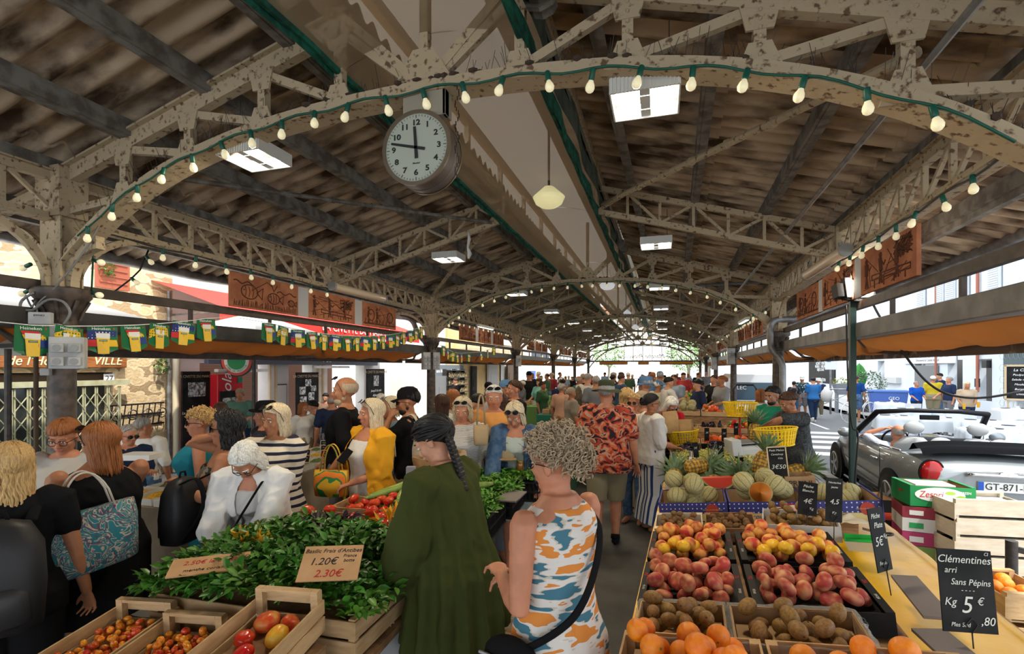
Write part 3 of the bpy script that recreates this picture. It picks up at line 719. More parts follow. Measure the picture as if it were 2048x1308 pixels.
flags(xs2, lambda p: -4.05 - (p - 538) / 305 * .1, lambda u: 2.33 + .26 * u - .62 * u * (1 - u), [0, 1, 2, 0, 1, 2, 0, 1, 2, 0, 1, 2, 0, 1, 2, 0, 1], 'on the string up to the second column', 6)
flags([887, 896, 905, 914, 923, 938, 962, 975, 988], lambda p: -4.3, lambda u: 2.3 + .1 * u - .7 * u * (1 - u), [0, 2, 1, 0, 2, 0, 2, 0, 1], 'on the string past the second column', 0)
# ---- flood light on its pole, beside the fruit stall
t = T('flood_light', 'work flood light on a dark green pole behind the fruit stall', 'flood light', (1.75, 5.5, 0))
PG = mat('dark_green_paint', (.012, .035, .028), .4)
g = G(); g.bar((0, 0, 0), (0, 0, 2.52), .05, .05); g.box((0, 0, .01), (.4, .4, .02)); g.build('pole', PG, t)
Mh = tr(.03, -.06, 2.6) @ rz(.25) @ rx(R(-12))
g = G(); g.box((0, 0, 0), (.27, .05, .2));
for k in range(8): g.box((-.12 + k * .034, .04, 0), (.008, .05, .18))
g.build('lamp_housing', BLACK, t, M=Mh, bevel=.006)
g = G(); g.box((0, -.028, .01), (.22, .006, .14)); g.build('lamp_panel', mat('flood_glow', (1, .98, .86), emit=22), t, M=Mh)
g = G(); g.box((-.17, .03, -.02), (.07, .09, .13)); g.tube([(-.15, .02, -.09), (.1, .02, -.13)], .02, 8); g.build('bracket', BLACK, t, M=Mh)
l = bpy.data.lights.new('flood_beam', 'AREA'); l.size = .2; l.energy = 18; l.color = (1, .95, .82)
o = bpy.data.objects.new('flood_beam', l); COL.objects.link(o); o.parent = t; o.matrix_basis = Mh @ tr(0, -.05, 0) @ rx(PI / 2)
def spline(P, n=8):
 Q = []
 for a in range(len(P) - 1):
  p0, p1, p2, p3 = P[max(a - 1, 0)], P[a], P[a + 1], P[min(a + 2, len(P) - 1)]
  for u in np.linspace(0, 1, n, endpoint=a == len(P) - 2): Q.append(.5 * (2 * p1 + (p2 - p0) * u + (2 * p0 - 5 * p1 + 4 * p2 - p3) * u * u + (3 * p1 - p0 - 3 * p2 + p3) * u ** 3))
 return Q
cable('power_cable', 'black power cable sagging from the flood light toward the road', spline([at(1742, 600, D=4.8), at(1770, 650, D=4.7), at(1850, 760, D=4.5), at(1930, 795, D=4.3), at(2048, 782, D=4.1), at(2200, 740, D=4.0)]), .010, BLACK)
cable('power_cable', 'black cable taped along the flood light pole', spline([at(1692, 610, D=4.7), at(1696, 760, D=4.68), at(1704, 850, D=4.7), at(1716, 870, D=4.68), at(1710, 960, D=4.7), at(1712, 1015, D=4.7)]), .008, BLACK)
# white rag and tape
g = G(); g.tube([(0, 0, 0), (.01, 0, -.1), (-.01, 0, -.2), (.015, 0, -.28), (.0, 0, -.34)], [.012, .035, .022, .05, .02], 9, flat=.5)
tag(g.build('white_rag', WHITE, smooth=True, M=tr(at(937, 462, Y=5.75))), 'knotted white rag hanging from the lattice rafter', 'rag')
# ================================================================ shops on the left
FX = -8.4
def FY_(px): return at(px, 700, X=FX).y
STONE = pattern('rubble_stone', 'dots', [(.66, .50, .28), (.58, .44, .26), (.70, .55, .34), (.36, .26, .15)], (4.5, 4.5, 8), .9, [0, .25, .45, .62], .9, None, 1)
CREAM = mat('cream_render', (.66, .56, .38), .85, c2=(.52, .42, .28), ns=2)
PALE = mat('pale_render', (.74, .72, .68), .85, c2=(.66, .63, .58), ns=1.5)
YELL = mat('yellow_render', (.70, .52, .26), .85, c2=(.62, .45, .22), ns=2)
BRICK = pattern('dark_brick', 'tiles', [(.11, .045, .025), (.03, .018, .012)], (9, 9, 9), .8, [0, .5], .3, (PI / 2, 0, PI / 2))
WALNUT = mat('brown_frame', (.09, .055, .03), .6)
y27 = at(240, 760, X=FX).y; yp = at(345, 760, X=FX).y; yc2 = 13.6
def wall(name, y0, y1, z0, z1, m, holes=(), x=FX, th=.3, face=1, label=None):
 """a wall along Y with rectangular openings"""
 g = G(); ys = sorted({y0, y1, *[h[0] for h in holes], *[h[1] for h in holes]})
 for a, b in zip(ys, ys[1:]):
  hs = sorted([(h[2], h[3]) for h in holes if h[0] <= a and h[1] >= b]); z = z0
  for u, v in hs:
   if u > z: g.box((x - face * th / 2, (a + b) / 2, (z + u) / 2), (th, b - a, u - z))
   z = v
  if z1 > z: g.box((x - face * th / 2, (a + b) / 2, (z + z1) / 2), (th, b - a, z1 - z))
 return struct(name, g, m, label)
ga, gb = .0, at(226, 800, X=FX).y
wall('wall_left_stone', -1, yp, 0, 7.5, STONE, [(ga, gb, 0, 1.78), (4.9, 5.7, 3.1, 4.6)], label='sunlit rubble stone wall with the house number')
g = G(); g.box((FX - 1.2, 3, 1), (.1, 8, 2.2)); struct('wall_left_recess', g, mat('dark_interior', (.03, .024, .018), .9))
g = G(); g.box((FX - .12, (ga + gb) / 2, 1.71), (.1, gb - ga, .1)); g.box((FX - .12, (ga + gb) / 2, 1.95), (.08, gb - ga, .04)); g.box((FX - .2, (ga + gb) / 2, 1.83), (.03, gb - ga, .2)); struct('door_1', g, WALNUT, 'dark glazed shop front behind the folding gate')
g = G(); g.box((FX - .2, (ga + gb) / 2, .8), (.02, gb - ga, 1.6)); struct('window_1', g, mat('dark_glass', (.03, .035, .035), .1, spec=.8))
# wooden sign board with carved lettering
t = T('wooden_sign', 'long varnished wooden sign with pale carved lettering over the gate', 'sign', (FX + .06, 0, 0))
ya, yb = at(-60, 720, X=FX).y, at(246, 720, X=FX).y
g = G(); g.box((0, (ya + yb) / 2, at(200, 722, X=FX).z), (.06, yb - ya, .21)); g.build('board', mat('varnished_wood', (.33, .12, .035), .5, c2=(.2, .065, .02), ns=5, stretch=(1, 1, 10)), t, bevel=.01)
LETT = mat('pale_green_letter', (.72, .68, .40), .6)
pp = at(206, 722, X=FX); text('lettering', 'VILLE', .19, wallM(.035, pp.y - .0, pp.z, '+X'), LETT, t, .004, shear=.3, wide=.95)
pp = at(62, 722, X=FX); text('lettering', "de l'Hôtel de", .19, wallM(.035, pp.y + .12, pp.z, '+X'), LETT, t, .004, shear=.3, wide=.9)
t = T('number_plate', 'white enamel house number plate 27 on the stone wall', 'sign', tr(at(218, 757, X=FX + .01)))
g = G(); g.box((0, 0, 0), (.012, .16, .145)); g.build('plate', mat('enamel_white', (.8, .8, .78), .3), t, bevel=.005)
text('lettering', '27', .12, wallM(.008, 0, 0, '+X'), mat('enamel_blue', (.03, .03, .09), .4), t, .001)
# folding gate
t = T('folding_gate', 'pale green folding lattice gate closed across the shop door', 'gate', (FX + .14, 0, 0))
GG = mat('pale_green_paint', (.46, .46, .31), .5, c2=(.38, .36, .22), ns=9)
g = G(); g.bar((0, ga - .5, 1.62), (0, gb + .15, 1.62), .05, .08); g.build('top_rail', GG, t)
g = G(); n = int((gb - ga + .5) / .17)
for k in range(n + 1):
 y = gb - k * .17
 for e in (-.014, .014): g.bar((0, y + e, .02), (0, y + e, 1.56), .012, .016, V((0, 1, 0)))
g.build('upright', GG, t)
g = G()
for k in range(n):
 y = gb - k * .17
 for r in range(5):
  z = .15 + r * .27; g.bar((.012, y, z), (.012, y - .17, z + .24), .006, .02, V((1, 0, 0))); g.bar((-.012, y, z + .24), (-.012, y - .17, z), .006, .02, V((1, 0, 0)))
g.build('lattice', GG, t)
for px, lab, m in ((72, 'rusty post in front of the folding gate', WALNUT), (147, 'thin grey post right of the first column', STEEL)):
 p = at(px, 700, X=-6.4); g = G(); g.tube([(p.x, p.y, 0), (p.x, p.y, 2.2)], .022, 8); tag(g.build('awning_post', m), lab, 'post')
g = G(); p = at(270, 820, X=FX + .1);
for k in range(9): g.tube([(p.x, p.y + .1 * k - .4, .9 + .0), (p.x, p.y + .1 * k - .35, 1.25)], .01, 5)
for z in (.9, 1.08, 1.25): g.tube([(p.x, p.y - .4, z), (p.x, p.y + .5, z)], .014, 5)
for k in range(4): g.tube([(p.x + .02, p.y - .3 + .25 * k + .08 * math.cos(a), 1.08 + .08 * math.sin(a)) for a in np.linspace(0, 2 * PI, 14)], .009, 4)
tag(g.build('iron_railing', BLACK), 'black wrought iron railing against the stone wall', 'railing')
p = at(352, 760, X=FX + .12); g = G(); g.tube([(p.x, p.y, 0), (p.x, p.y, 2.06), (p.x, p.y + .1, 2.14), (p.x, p.y + .5, 2.2)], .06, 10); tag(g.build('drain_pipe', mat('cream_pipe', (.55, .48, .34), .6), smooth=50), 'cream drain pipe at the corner of the stone wall', 'pipe')
p = at(338, 760, X=FX + .1); g = G(); g.tube([(p.x, p.y, 0), (p.x, p.y, 3.2)], .035, 10); tag(g.build('drain_pipe', GUT, smooth=50), 'thin grey pipe left of the cream drain pipe', 'pipe')
# climbing plants on the wall
def foliage(name, label, c, r, n, m, leaf=.06, cat='plant', parent=None, seed=1):
 g = G(); rd = random.Random(seed)
 for k in range(n):
  a = V((rd.gauss(0, 1), rd.gauss(0, 1), rd.gauss(0, 1))).normalized() * rd.uniform(.35, 1) ** .5
  q = V((c[0] + a.x * r[0], c[1] + a.y * r[1], c[2] + a.z * r[2]))
  M = tr(q) @ rz(rd.uniform(0, 6.3)) @ rx(rd.uniform(-1.2, 1.2)); L = leaf * rd.uniform(.6, 1.3)
  g.add([(0, 0, 0), (L * .35, L * .5, .1 * L), (0, L, 0), (-L * .35, L * .5, .1 * L)], [(0, 1, 2, 3)], M)
 o = g.build(name, m, parent)
 return o if parent is not None else tag(o, label, cat)
LEAFM = mat('street_leaf', (.06, .16, .03), .55, c2=(.12, .24, .05), ns=9)
for px, py, lab in ((325, 730, 'lower'), (215, 535, 'upper')):
 p = at(px, py, X=FX + .1); foliage('wall_plant', f'small green plant growing on the stone wall, {lab} one', p, (.08, .12, .16), 90, LEAFM)
t = T('wall_shutter', 'red brown shutter of the upper window on the left', 'shutter', tr(FX + .05, 5.8, 3.85)); g = G(); g.box((0, 0, 0), (.05, .5, 1.5));
for k in range(14): g.box((.03, 0, -.65 + k * .1), (.02, .42, .03))
g.build('leaf', mat('red_brown_shutter', (.32, .09, .05), .6), t)
# cafe
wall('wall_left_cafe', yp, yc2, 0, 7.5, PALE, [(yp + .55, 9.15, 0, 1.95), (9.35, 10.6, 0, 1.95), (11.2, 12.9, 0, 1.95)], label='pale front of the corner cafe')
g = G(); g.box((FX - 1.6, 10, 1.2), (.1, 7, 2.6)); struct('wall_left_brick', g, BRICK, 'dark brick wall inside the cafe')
for k, yy in enumerate((9.25, 10.9)):
 g = G(); g.box((FX + .02, yy - .09, 1), (.05, .05, 2)); g.box((FX + .02, yy + .09, 1), (.05, .05, 2)); struct('door_%d' % (k + 2), g, CREAM)
t = T('cafe_awning', 'red cafe awning with white lettering on its valance', 'awning', (FX, 0, 0))
REDA = mat('red_awning', (.62, .035, .025), .8); WSTR = mat('awning_lettering', (.85, .85, .82), .7)
ax = 1.5
g = G(); g.grid(lambda a, b: (ax * (1 - b), yp - .4 + (yc2 - yp + .3) * a, 2.86 + .5 * b), 24, 2); g.build('canopy', REDA, t)
g = G(); g.grid(lambda a, b: (ax + .01 * math.sin(a * 80), yp - .4 + (yc2 - yp + .3) * a, 2.86 - .27 * b), 60, 1); g.build('valance', REDA, t)
text('lettering', 'LA CIVETTE DU MARCHÉ', .25, wallM(ax + .02, 10.4, 2.73, '+X'), WSTR, t, .002)
g = G()
for yy in (yp, 10, 13): g.bar((0, yy, 2.8), (ax, yy, 2.84), .03, .03)
g.build('arm', STEEL, t)
t = T('wall_lettering', 'big dark brown letters painted on the cafe wall under the red awning', 'sign', (FX + .01, 0, 0)); text('lettering', 'CIVETTE DU MARCHÉ', .5, wallM(.005, 9.9, 2.42, '+X'), mat('brown_letter', (.12, .05, .035), .7), t, .002, wide=.9)
t = T('fascia_sign', 'blue grey fascia sign with white letters over the cafe door', 'sign', (FX + .1, 0, 0))
g = G(); g.box((0, (yp + yc2) / 2 + .2, 2.02), (.1, yc2 - yp - .8, .2)); g.build('board', mat('fascia_blue', (.10, .13, .17), .5), t, bevel=.01)
text('lettering', 'PUB', .2, wallM(.055, 11.0, 2.06, '+X'), WSTR, t, .004)
# round beer sign
p = at(475, 722, X=-7.6); t = T('beer_sign', 'round beer sign in black, red, white and green hung over the cafe terrace', 'sign', tr(p.x, p.y, 1.98) @ rz(.35))
Mx = rx(PI / 2)
for nm, r, y, m in (('rim', .30, .03, BLACK), ('red_ring', .275, .035, mat('sign_red', (.62, .05, .03), .4)), ('white_ring', .225, .04, mat('sign_white', (.8, .8, .78), .4)), ('green_disc', .165, .045, mat('sign_green', (.02, .33, .11), .4))):
 g = G(); g.lathe([(r, -y), (r, y)], 36, Mx); g.build(nm, m, t)
for k, ch in enumerate('BIÈRE DE PRESTIGE'):
 a = PI * (-.86 + .72 * k / 16) ; text('letter', ch, .05, tr(.197 * math.cos(a), -.047, .197 * math.sin(a)) @ rx(PI / 2) @ rz(a + PI / 2), mat('sign_green', (.02, .33, .11)), t, .001)
# boards with photographs
PHOTO = pattern('old_photo', 'blobs', [(.08, .08, .08), (.32, .32, .32), (.6, .6, .58), (.75, .75, .73)], 22, .6, [0, .42, .52, .62], 0)
SLATE = mat('slate_board', (.010, .0105, .011), .7, c2=(.022, .022, .022), ns=5, spec=.15)
def board(label, px0, px1, py0, zb, X, title, photos, extra=()):
 p0, p1 = at(px0, py0, X=X), at(px1, py0, X=X); wy = p1.y - p0.y; top = p0.z
 t = T('menu_board', label, 'board', tr(X, (p0.y + p1.y) / 2, 0))
 g = G(); g.box((0, 0, (top + zb) / 2), (.04, wy, top - zb)); g.build('panel', SLATE, t, bevel=.004)
 text('lettering', title, wy * .115, wallM(.022, 0, top - .09, '+X'), mat('gold_lettering', (.42, .33, .2), .5), t, .001)
 for (u, v, ww, hh) in photos:
  g = G(); g.box((.024, u * wy, top - v), (.006, ww, hh)); g.build('photograph', PHOTO, t)
 for s, v, sz in extra: text('handwriting', s, sz, wallM(.022, 0, top - v, '+X'), WSTR, t, .001, shear=.2)
board('tall black cafe board with one photograph beside the drinks fridge', 363, 419, 743, .0, -7.9, 'LA CIVETTE DU MARCHÉ', [(0, .32, .34, .25)], [('La Civette du Marché', .72, .065), ('Café', .88, .06)])
board('tall black cafe board covered with nine photographs', 592, 636, 745, .0, -7.9, 'LA CIVETTE DU MARCHÉ', [(0, .24, .2, .16), (-.25, .42, .2, .18), (.25, .38, .18, .13), (-.22, .64, .22, .17), (.15, .56, .2, .18), (.22, .75, .18, .13), (-.25, .84, .2, .16), (.1, .92, .24, .14), (-.2, 1.06, .2, .15)])
board('blue black cafe board with a white sheet and chalk writing', 733, 768, 738, .0, -7.9, 'LA CIVETTE DU MARCHÉ', [(0, .34, .26, .3)], [('jusqu\'à la nuit', .62, .1), ('déjeuner', .75, .1), ('menu midi', .95, .1)])
# red drinks fridge
p = at(441, 800, X=-7.95); t = T('drinks_fridge', 'red drinks fridge with white script lettering at the cafe', 'fridge', (p.x, p.y, 0))
g = G(); g.box((0, 0, .87), (.5, .58, 1.72)); g.build('cabinet', mat('fridge_red', (.62, .02, .03), .35), t, bevel=.02)
text('lettering', 'Coca-Cola', .3, wallM(.255, -.09, 1.1, '+X') @ rz(PI / 2), WSTR, t, .002, shear=.3)
g = G(); g.box((.26, .2, 1.62), (.01, .11, .11)); g.build('sticker', mat('sticker_green', (.02, .2, .13), .5), t)
t = T('photo_poster', 'dark poster with white lettering leaning on the red fridge', 'poster', tr(p.x + .3, p.y - .05, .95)); g = G(); g.box((0, 0, 0), (.02, .48, .95)); g.build('panel', SLATE, t)
text('lettering', 'CHALAND', .1, wallM(.012, 0, .02, '+X'), WSTR, t, .001); g = G(); g.box((.012, 0, .2), (.006, .4, .3)); g.build('photograph', PHOTO, t)
# white door with a menu frame
p = at(560, 800, X=FX - .05); t = T('service_door', 'white half-glazed cafe door with a framed menu', 'door', (p.x, p.y, 0)); g = G(); g.box((0, 0, 1.0), (.05, .5, 1.95)); g.build('leaf', mat('door_white', (.55, .56, .55), .5), t, bevel=.006)
g = G(); g.box((.03, 0, 1.2), (.02, .36, .55)); g.build('menu_frame', DARKSTEEL, t); g = G(); g.box((.042, 0, 1.2), (.005, .32, .5)); g.build('menu_sheet', mat('paper', (.7, .69, .66), .7), t)
for px0, px1, py, lab in ((432, 533, 741, 'left'), (630, 697, 734, 'right')):
 a, b = at(px0, py, X=-7.8), at(px1, py, X=-7.8); t = T('strip_light', f'white strip light over the cafe terrace, {lab} one', 'lamp', tr((a + b) / 2)); g = G(); g.box((0, 0, 0), (.1, b.y - a.y, .06)); g.build('housing', WHITE, t, bevel=.015)
# white parasols over the terrace
PARA = mat('white_parasol', (.85, .85, .83), .8)
for k, (x, y) in enumerate(((-6.35, 3.4), (-6.35, 6.6))):
 t = T('terrace_parasol', f'square white terrace parasol behind the left awnings, {"near" if k == 0 else "far"} one', 'parasol', (x, y, 0))
 g = G(); e = 1.4
 for s in range(4):
  M = rz(s * PI / 2); g.add([(-e, -e, 2.15), (e, -e, 2.15), (0, 0, 2.75)], [(0, 1, 2)], M); g.add([(-e, -e, 2.15), (e, -e, 2.15), (e, -e, 2.0), (-e, -e, 2.0)], [(0, 3, 2, 1)], M)
 g.build('canopy', PARA, t)
 g = G(); g.tube([(0, 0, 0), (0, 0, 2.74)], .03, 8); g.build('pole', DARKSTEEL, t)
 for s in range(4):
  g = G(); a = PI / 4 + s * PI / 2; g.tube([(0, 0, 2.7), (1.95 * math.cos(a), 1.95 * math.sin(a), 2.13)], .012, 5); g.build('rib', DARKSTEEL, t)
# pale shop with shelves, grey corner, then the yellow fronts
g = G(); g.box((FX - .15, 16.2, 3.7), (.3, 5.2, 7.4)); struct('wall_left_pale', g, PALE, 'very bright white shop front')
g = G(); g.box((FX - .1, 22.2, 3.2), (.4, 7.0, 6.4)); struct('wall_left_yellow', g, YELL, 'pale yellow shop fronts')
g = G(); g.box((FX - .1, 31, 3.2), (.4, 11, 6.4)); struct('wall_left_far', g, PALE, 'far white and blue shop fronts')
def sign(name, label, px0, px1, py, h, X, s, bm, lm, sz=.6, cat='sign', shear=0):
 a, b = at(px0, py, X=X), at(px1, py, X=X); t = T(name, label, cat, tr((a + b) / 2)); w = b.y - a.y
 g = G(); g.box((0, 0, 0), (.06, w, h)); g.build('board', bm, t, bevel=.004)
 text('lettering', s, h * sz, wallM(.035, 0, 0, '+X'), lm, t, .003, shear=shear); return t
sign('shop_sign', 'dark shop sign with pale capitals on the yellow front', 906, 951, 711, .42, -8.36, 'LE 31 MASSENA', SLATE, LETT, .62)
sign('shop_sign', 'grey banner about tradition across the shop with full shelves', 866, 926, 742, .5, -8.3, 'une idée neuve de la tradition', mat('banner_grey', (.16, .19, .22), .7), WSTR, .42)
sign('shop_sign', 'olive fascia of the pastry shop with white capitals', 968, 1030, 699, .55, -8.3, 'PÂTISSERIE · BOULANGERIE', mat('fascia_olive', (.17, .15, .10), .6), WSTR, .4)
sign('shop_sign', 'dark blue fascia with a gold script beyond the third column', 1063, 1098, 713, .7, -8.3, 'Zen', mat('fascia_navy', (.02, .03, .06), .5), LETT, .8, shear=.3)
# shelves of bottles in the shop
p = at(912, 780, X=-8.1); t = T('shop_shelves', 'tall shop shelves full of jars and bottles under the grey banner', 'shelf', tr(p.x, p.y, 0))
g = G()
for k in range(6): g.box((0, 0, .25 + k * .3), (.4, 1.9, .03))
for s in (-.95, 0, .95): g.box((-.1, s, .9), (.2, .04, 1.8))
g.build('frame', DARKSTEEL, t)
g = G(); rnd = random.Random(3)
for k in range(5):
 for q in range(22): g.lathe([(.03, 0), (.03, .13), (.012, .16), (.012, .2)], 7, tr(.1, -.9 + q * .085, .27 + k * .3))
o = g.build('shelf_goods', pattern('jar_colours', 'blobs', [(.5, .2, .03), (.03, .1, .12), (.5, .4, .2), (.1, .03, .02)], 9, .4, [0, .4, .5, .6], 0), t); o['kind'] = 'stuff'
for px0, px1, y0, y1, m, lab in ((871, 893, 750, 830, mat('grey_door', (.2, .21, .22), .5), 'grey panelled shop door'), (943, 952, 732, 770, SLATE, 'narrow menu board on the yellow front'), (976, 994, 722, 790, mat('shutter_grey', (.45, .46, .48), .6), 'grey shutter on the yellow front'), (1014, 1028, 722, 790, WALNUT, 'dark doorway on the yellow front'), (1058, 1070, 745, 775, mat('door_blue', (.02, .12, .5), .5), 'bright blue door at the far left')):
 a, b = at(px0, 760, X=-8.15), at(px1, 760, X=-8.15); t = T('shop_door', lab, 'door', tr(-8.15, (a.y + b.y) / 2, 0)); zt = HCAM + (HY - y0) / 1000 * 22
 g = G(); g.box((0, 0, zt / 2), (.1, b.y - a.y, zt)); g.build('panel', m, t); g = G();
 for q in (.3, .62): g.box((.055, 0, zt * q), (.02, (b.y - a.y) * .6, zt * .22))
 g.build('moulding', m, t)
t = T('shop_canopy', 'cream fixed canopy over the yellow shop fronts', 'canopy', (-7.7, 23, 2.55)); g = G(); g.box((0, 0, 0), (1.1, 6.4, .35)); g.build('fascia', CREAM, t, bevel=.02)
# ================================================================ the road on the right
RX = 10.6
wall('wall_right', 6, 50, -.02, 17, mat('blue_shade_render', (.70, .76, .82), .85, c2=(.64, .70, .77), ns=1), [(17.4, 19.4, 0, 2.25), (20.6, 21.5, .7, 2.15), (22.3, 23.3, .6, 2.15), (25.0, 25.9, .9, 2.1), (29, 29.8, 0, 2.2)], x=RX, face=-1, label='white building fronts across the road')  # open-shade blue put into the white; height raised to shade the road
g = G(); g.box((RX + .9, 24, 1.3), (.1, 24, 3)); struct('wall_right_recess', g, mat('grey_interior', (.18, .17, .16), .8))
SHUT = mat('pale_blue_shutter', (.55, .60, .66), .6)
def shutters(y, z, w=.5, h=1.3, lab=''):
 t = T('window_shutter', lab, 'shutter', tr(RX - .06, y, z)); g = G(); g.box((0, 0, 0), (.05, w, h)); g.build('frame', SHUT, t)
 g = G()
 for k in range(int(h / .08)): g.box((-.03, 0, -h / 2 + .1 + k * .075), (.02, w * .78, .05), None)
 g.build('slat', SHUT, t)
for k, (px, py) in enumerate(((1992, 565), (1930, 590), (1905, 600), (1882, 606), (1845, 615))):
 p = at(px, py, X=RX); shutters(p.y, p.z + .3, .7, 1.7, f'pale blue louvred shutter high on the white building, {["nearest", "second", "third", "fourth", "farthest"][k]}')
p = at(1980, 580, X=RX);
for k, px in enumerate((1872, 1955)):
 p = at(px, 600, X=RX - .08); g = G(); g.tube([(p.x, p.y, 1), (p.x, p.y, 7)], .05, 8); tag(g.build('drain_pipe', mat('red_pipe', (.36, .13, .09), .6), smooth=50), f'red brown drain pipe on the white building, {["farther", "nearer"][k]}', 'pipe')
def rboard(label, px0, px1, py0, py1, bm, lines, lm, X=RX - .05, name='shop_sign', th=.04, fr=None):
 a, b = at(px0, py0, X=X), at(px1, py0, X=X); zt = a.z; zb = at((px0 + px1) / 2, py1, X=X).z
 t = T(name, label, 'sign', tr(X, (a.y + b.y) / 2, (zt + zb) / 2)); g = G(); g.box((0, 0, 0), (th, abs(a.y - b.y), zt - zb)); g.build('board', bm, t, bevel=.004)
 for s, v, sz in lines: text('lettering', s, sz, wallM(-th / 2 - .004, 0, (zt - zb) * v, '-X'), lm, t, .002)
 return t
WT = mat('sign_text_white', (.85, .86, .86), .6); GT = mat('sign_text_grey', (.3, .31, .32), .6)
rboard('tall black gallery sign on the white building', 1618, 1670, 715, 766, SLATE, [('Galerie Chérie', .4, .5), ('ACHAT / VENTE', .24, .3), ('MEUBLES - TABLEAUX', .12, .26), ('OBJETS D\'ART', 0, .26), ('RESTAURATION', -.38, .3), ('EXPERTISE', -.46, .2)], WT)
rboard('white brasserie sign over the door with thin grey lettering', 1808, 1912, 706, 727, mat('sign_board_white', (.74, .75, .76), .6), [('BRASSERIE LA SIRÈNE', .2, .34), ('Découvrez la Cuisine du Sud', -.22, .16)], GT)
t = rboard('dark glass door with white hexagon tracery', 2008, 2070, 704, 800, mat('teal_glass', (.05, .085, .10), .25), [], WT, name='glass_door')
g = G()
for k in range(40):
 cy_, cz_ = (k % 8) * .22 - .8, (k // 8) * .38 - .9
 g.tube([(-.03, cy_ + .12 * math.cos(a), cz_ + .12 * math.sin(a)) for a in np.linspace(0, 2 * PI, 7)], .004, 3)
g.build('tracery', GT, t)
rboard('dark entrance of the brasserie with a zigzag screen', 1830, 1876, 731, 790, pattern('zigzag', 'stripes', [(.05, .05, .055), (.3, .32, .33)], 12, .5, [0, .6], 0, (.7, .3, .5), 2), [], WT, name='brasserie_door')
rboard('black letter box high on the white building', 1968, 1978, 721, 736, BLACK, [], WT, name='letter_box', th=.14)
rboard('small black menu case beside the pink door', 1950, 1959, 757, 774, BLACK, [], WT, name='menu_case')
rboard('small silver air conditioner in the window niche', 1774, 1800, 754, 766, mat('silver_box', (.5, .52, .53), .4), [], WT, name='air_conditioner', th=.3)
# street furniture
p = at(1661, 735, D=20); t = T('bus_stop_sign', 'white bus stop sign on a grey pole', 'sign', (p.x, p.y, 0)); g = G(); g.tube([(0, 0, 0), (0, 0, 2.4)], .04, 8); g.build('pole', STEEL, t)
g = G(); g.box((0, -.05, 2.05), (.42, .03, .55)); q = g.build('panel', mat('sign_panel', (.72, .75, .77), .5), t, bevel=.01); g = G(); g.box((0, -.07, 2.2), (.34, .006, .03)); g.box((-.08, -.07, 2.1), (.14, .006, .04)); g.build('blue_line', mat('sign_blue', (.05, .25, .55), .5), t)
p = at(1668, 800, D=19.5); t = T('street_barrier', 'grey tubular street barrier at the far kerb', 'barrier', tr(p.x, p.y, 0) @ rz(-.3)); g = G(); g.tube([(-.6, 0, 0), (-.6, 0, .95), (-.5, 0, 1.02), (.5, 0, 1.02), (.6, 0, .95), (.6, 0, 0)], .03, 8); g.tube([(-.58, 0, .3), (.58, 0, .9)], .015, 6); g.tube([(-.58, 0, .9), (.58, 0, .3)], .015, 6); g.build('frame', STEEL, t)
p = at(1690, 790, D=20.5); t = T('planter', 'grey planter box with yellow flowers', 'planter', (p.x, p.y, 0)); g = G(); g.loft([[(s * a, u * b, z) for s, u in ((-1, -1), (1, -1), (1, 1), (-1, 1))] for a, b, z in ((.3, .18, .75), (.42, .25, 1.2))]); g.bar((-.3, 0, 0), (-.3, 0, .8), .06, .3); g.bar((.3, 0, 0), (.3, 0, .8), .06, .3); g.build('trough', mat('planter_grey', (.25, .27, .3), .6), t)
foliage('foliage', '', (0, 0, 1.3), (.45, .25, .16), 160, mat('yellow_green_leaf', (.25, .33, .04), .6, c2=(.5, .42, .03), ns=12), .09, parent=t)
p = at(1735, 800, D=21); t = T('potted_shrub', 'big grey green shrub in a pot behind the bicycle', 'shrub', (p.x, p.y, 0)); g = G(); g.lathe([(.25, 0), (.34, .5)], 14); g.build('pot', mat('pot_dark', (.08, .08, .08), .6), t); foliage('foliage', '', (0, 0, 1.15), (.75, .5, .6), 900, mat('grey_green_leaf', (.10, .17, .09), .6, c2=(.3, .36, .26), ns=20), .10, parent=t, seed=4)
p = at(1725, 745, D=21.2); t = T('banana_plant', 'single large bright green banana leaf plant', 'plant', (p.x, p.y, 0)); g = G(); g.grid(lambda a, b: (.24 * math.sin(PI * a) ** .7 * (2 * b - 1) - .1 * a, .08 * (2 * b - 1) ** 2, 1.0 + 1.05 * a), 10, 4); g.build('leaf', mat('banana_leaf', (.05, .3, .05), .5), t, True); g = G(); g.tube([(0, 0, 0), (0, 0, 1.1), (-.08, 0, 1.95)], .02, 6); g.build('stem', LEAFM, t)
p = at(1775, 805, D=18.8); t = T('waste_bin', 'large blue wheeled waste container', 'waste container', tr(p.x, p.y, 0) @ rz(-.25)); g = G(); g.loft([[(s * a, u * b, z) for s, u in ((-1, -1), (1, -1), (1, 1), (-1, 1))] for a, b, z in ((.5, .32, .2), (.58, .4, .95))]); g.build('body', mat('bin_blue', (.08, .16, .5), .5), t, bevel=.02)
g = G(); g.box((0, 0, .98), (1.24, .86, .08)); g.build('lid', mat('bin_lid', (.10, .2, .55), .5), t, bevel=.02); text('lettering', 'GEO', .16, tr(.15, -.405, .72) @ rx(PI / 2 - .1), WT, t, .002)
for s in (-.42, .42):
 for u in (-.25, .25): g = G(); g.tube([(s - .03, u, .1), (s + .03, u, .1)], .1, 12); g.build('wheel', BLACK, t)
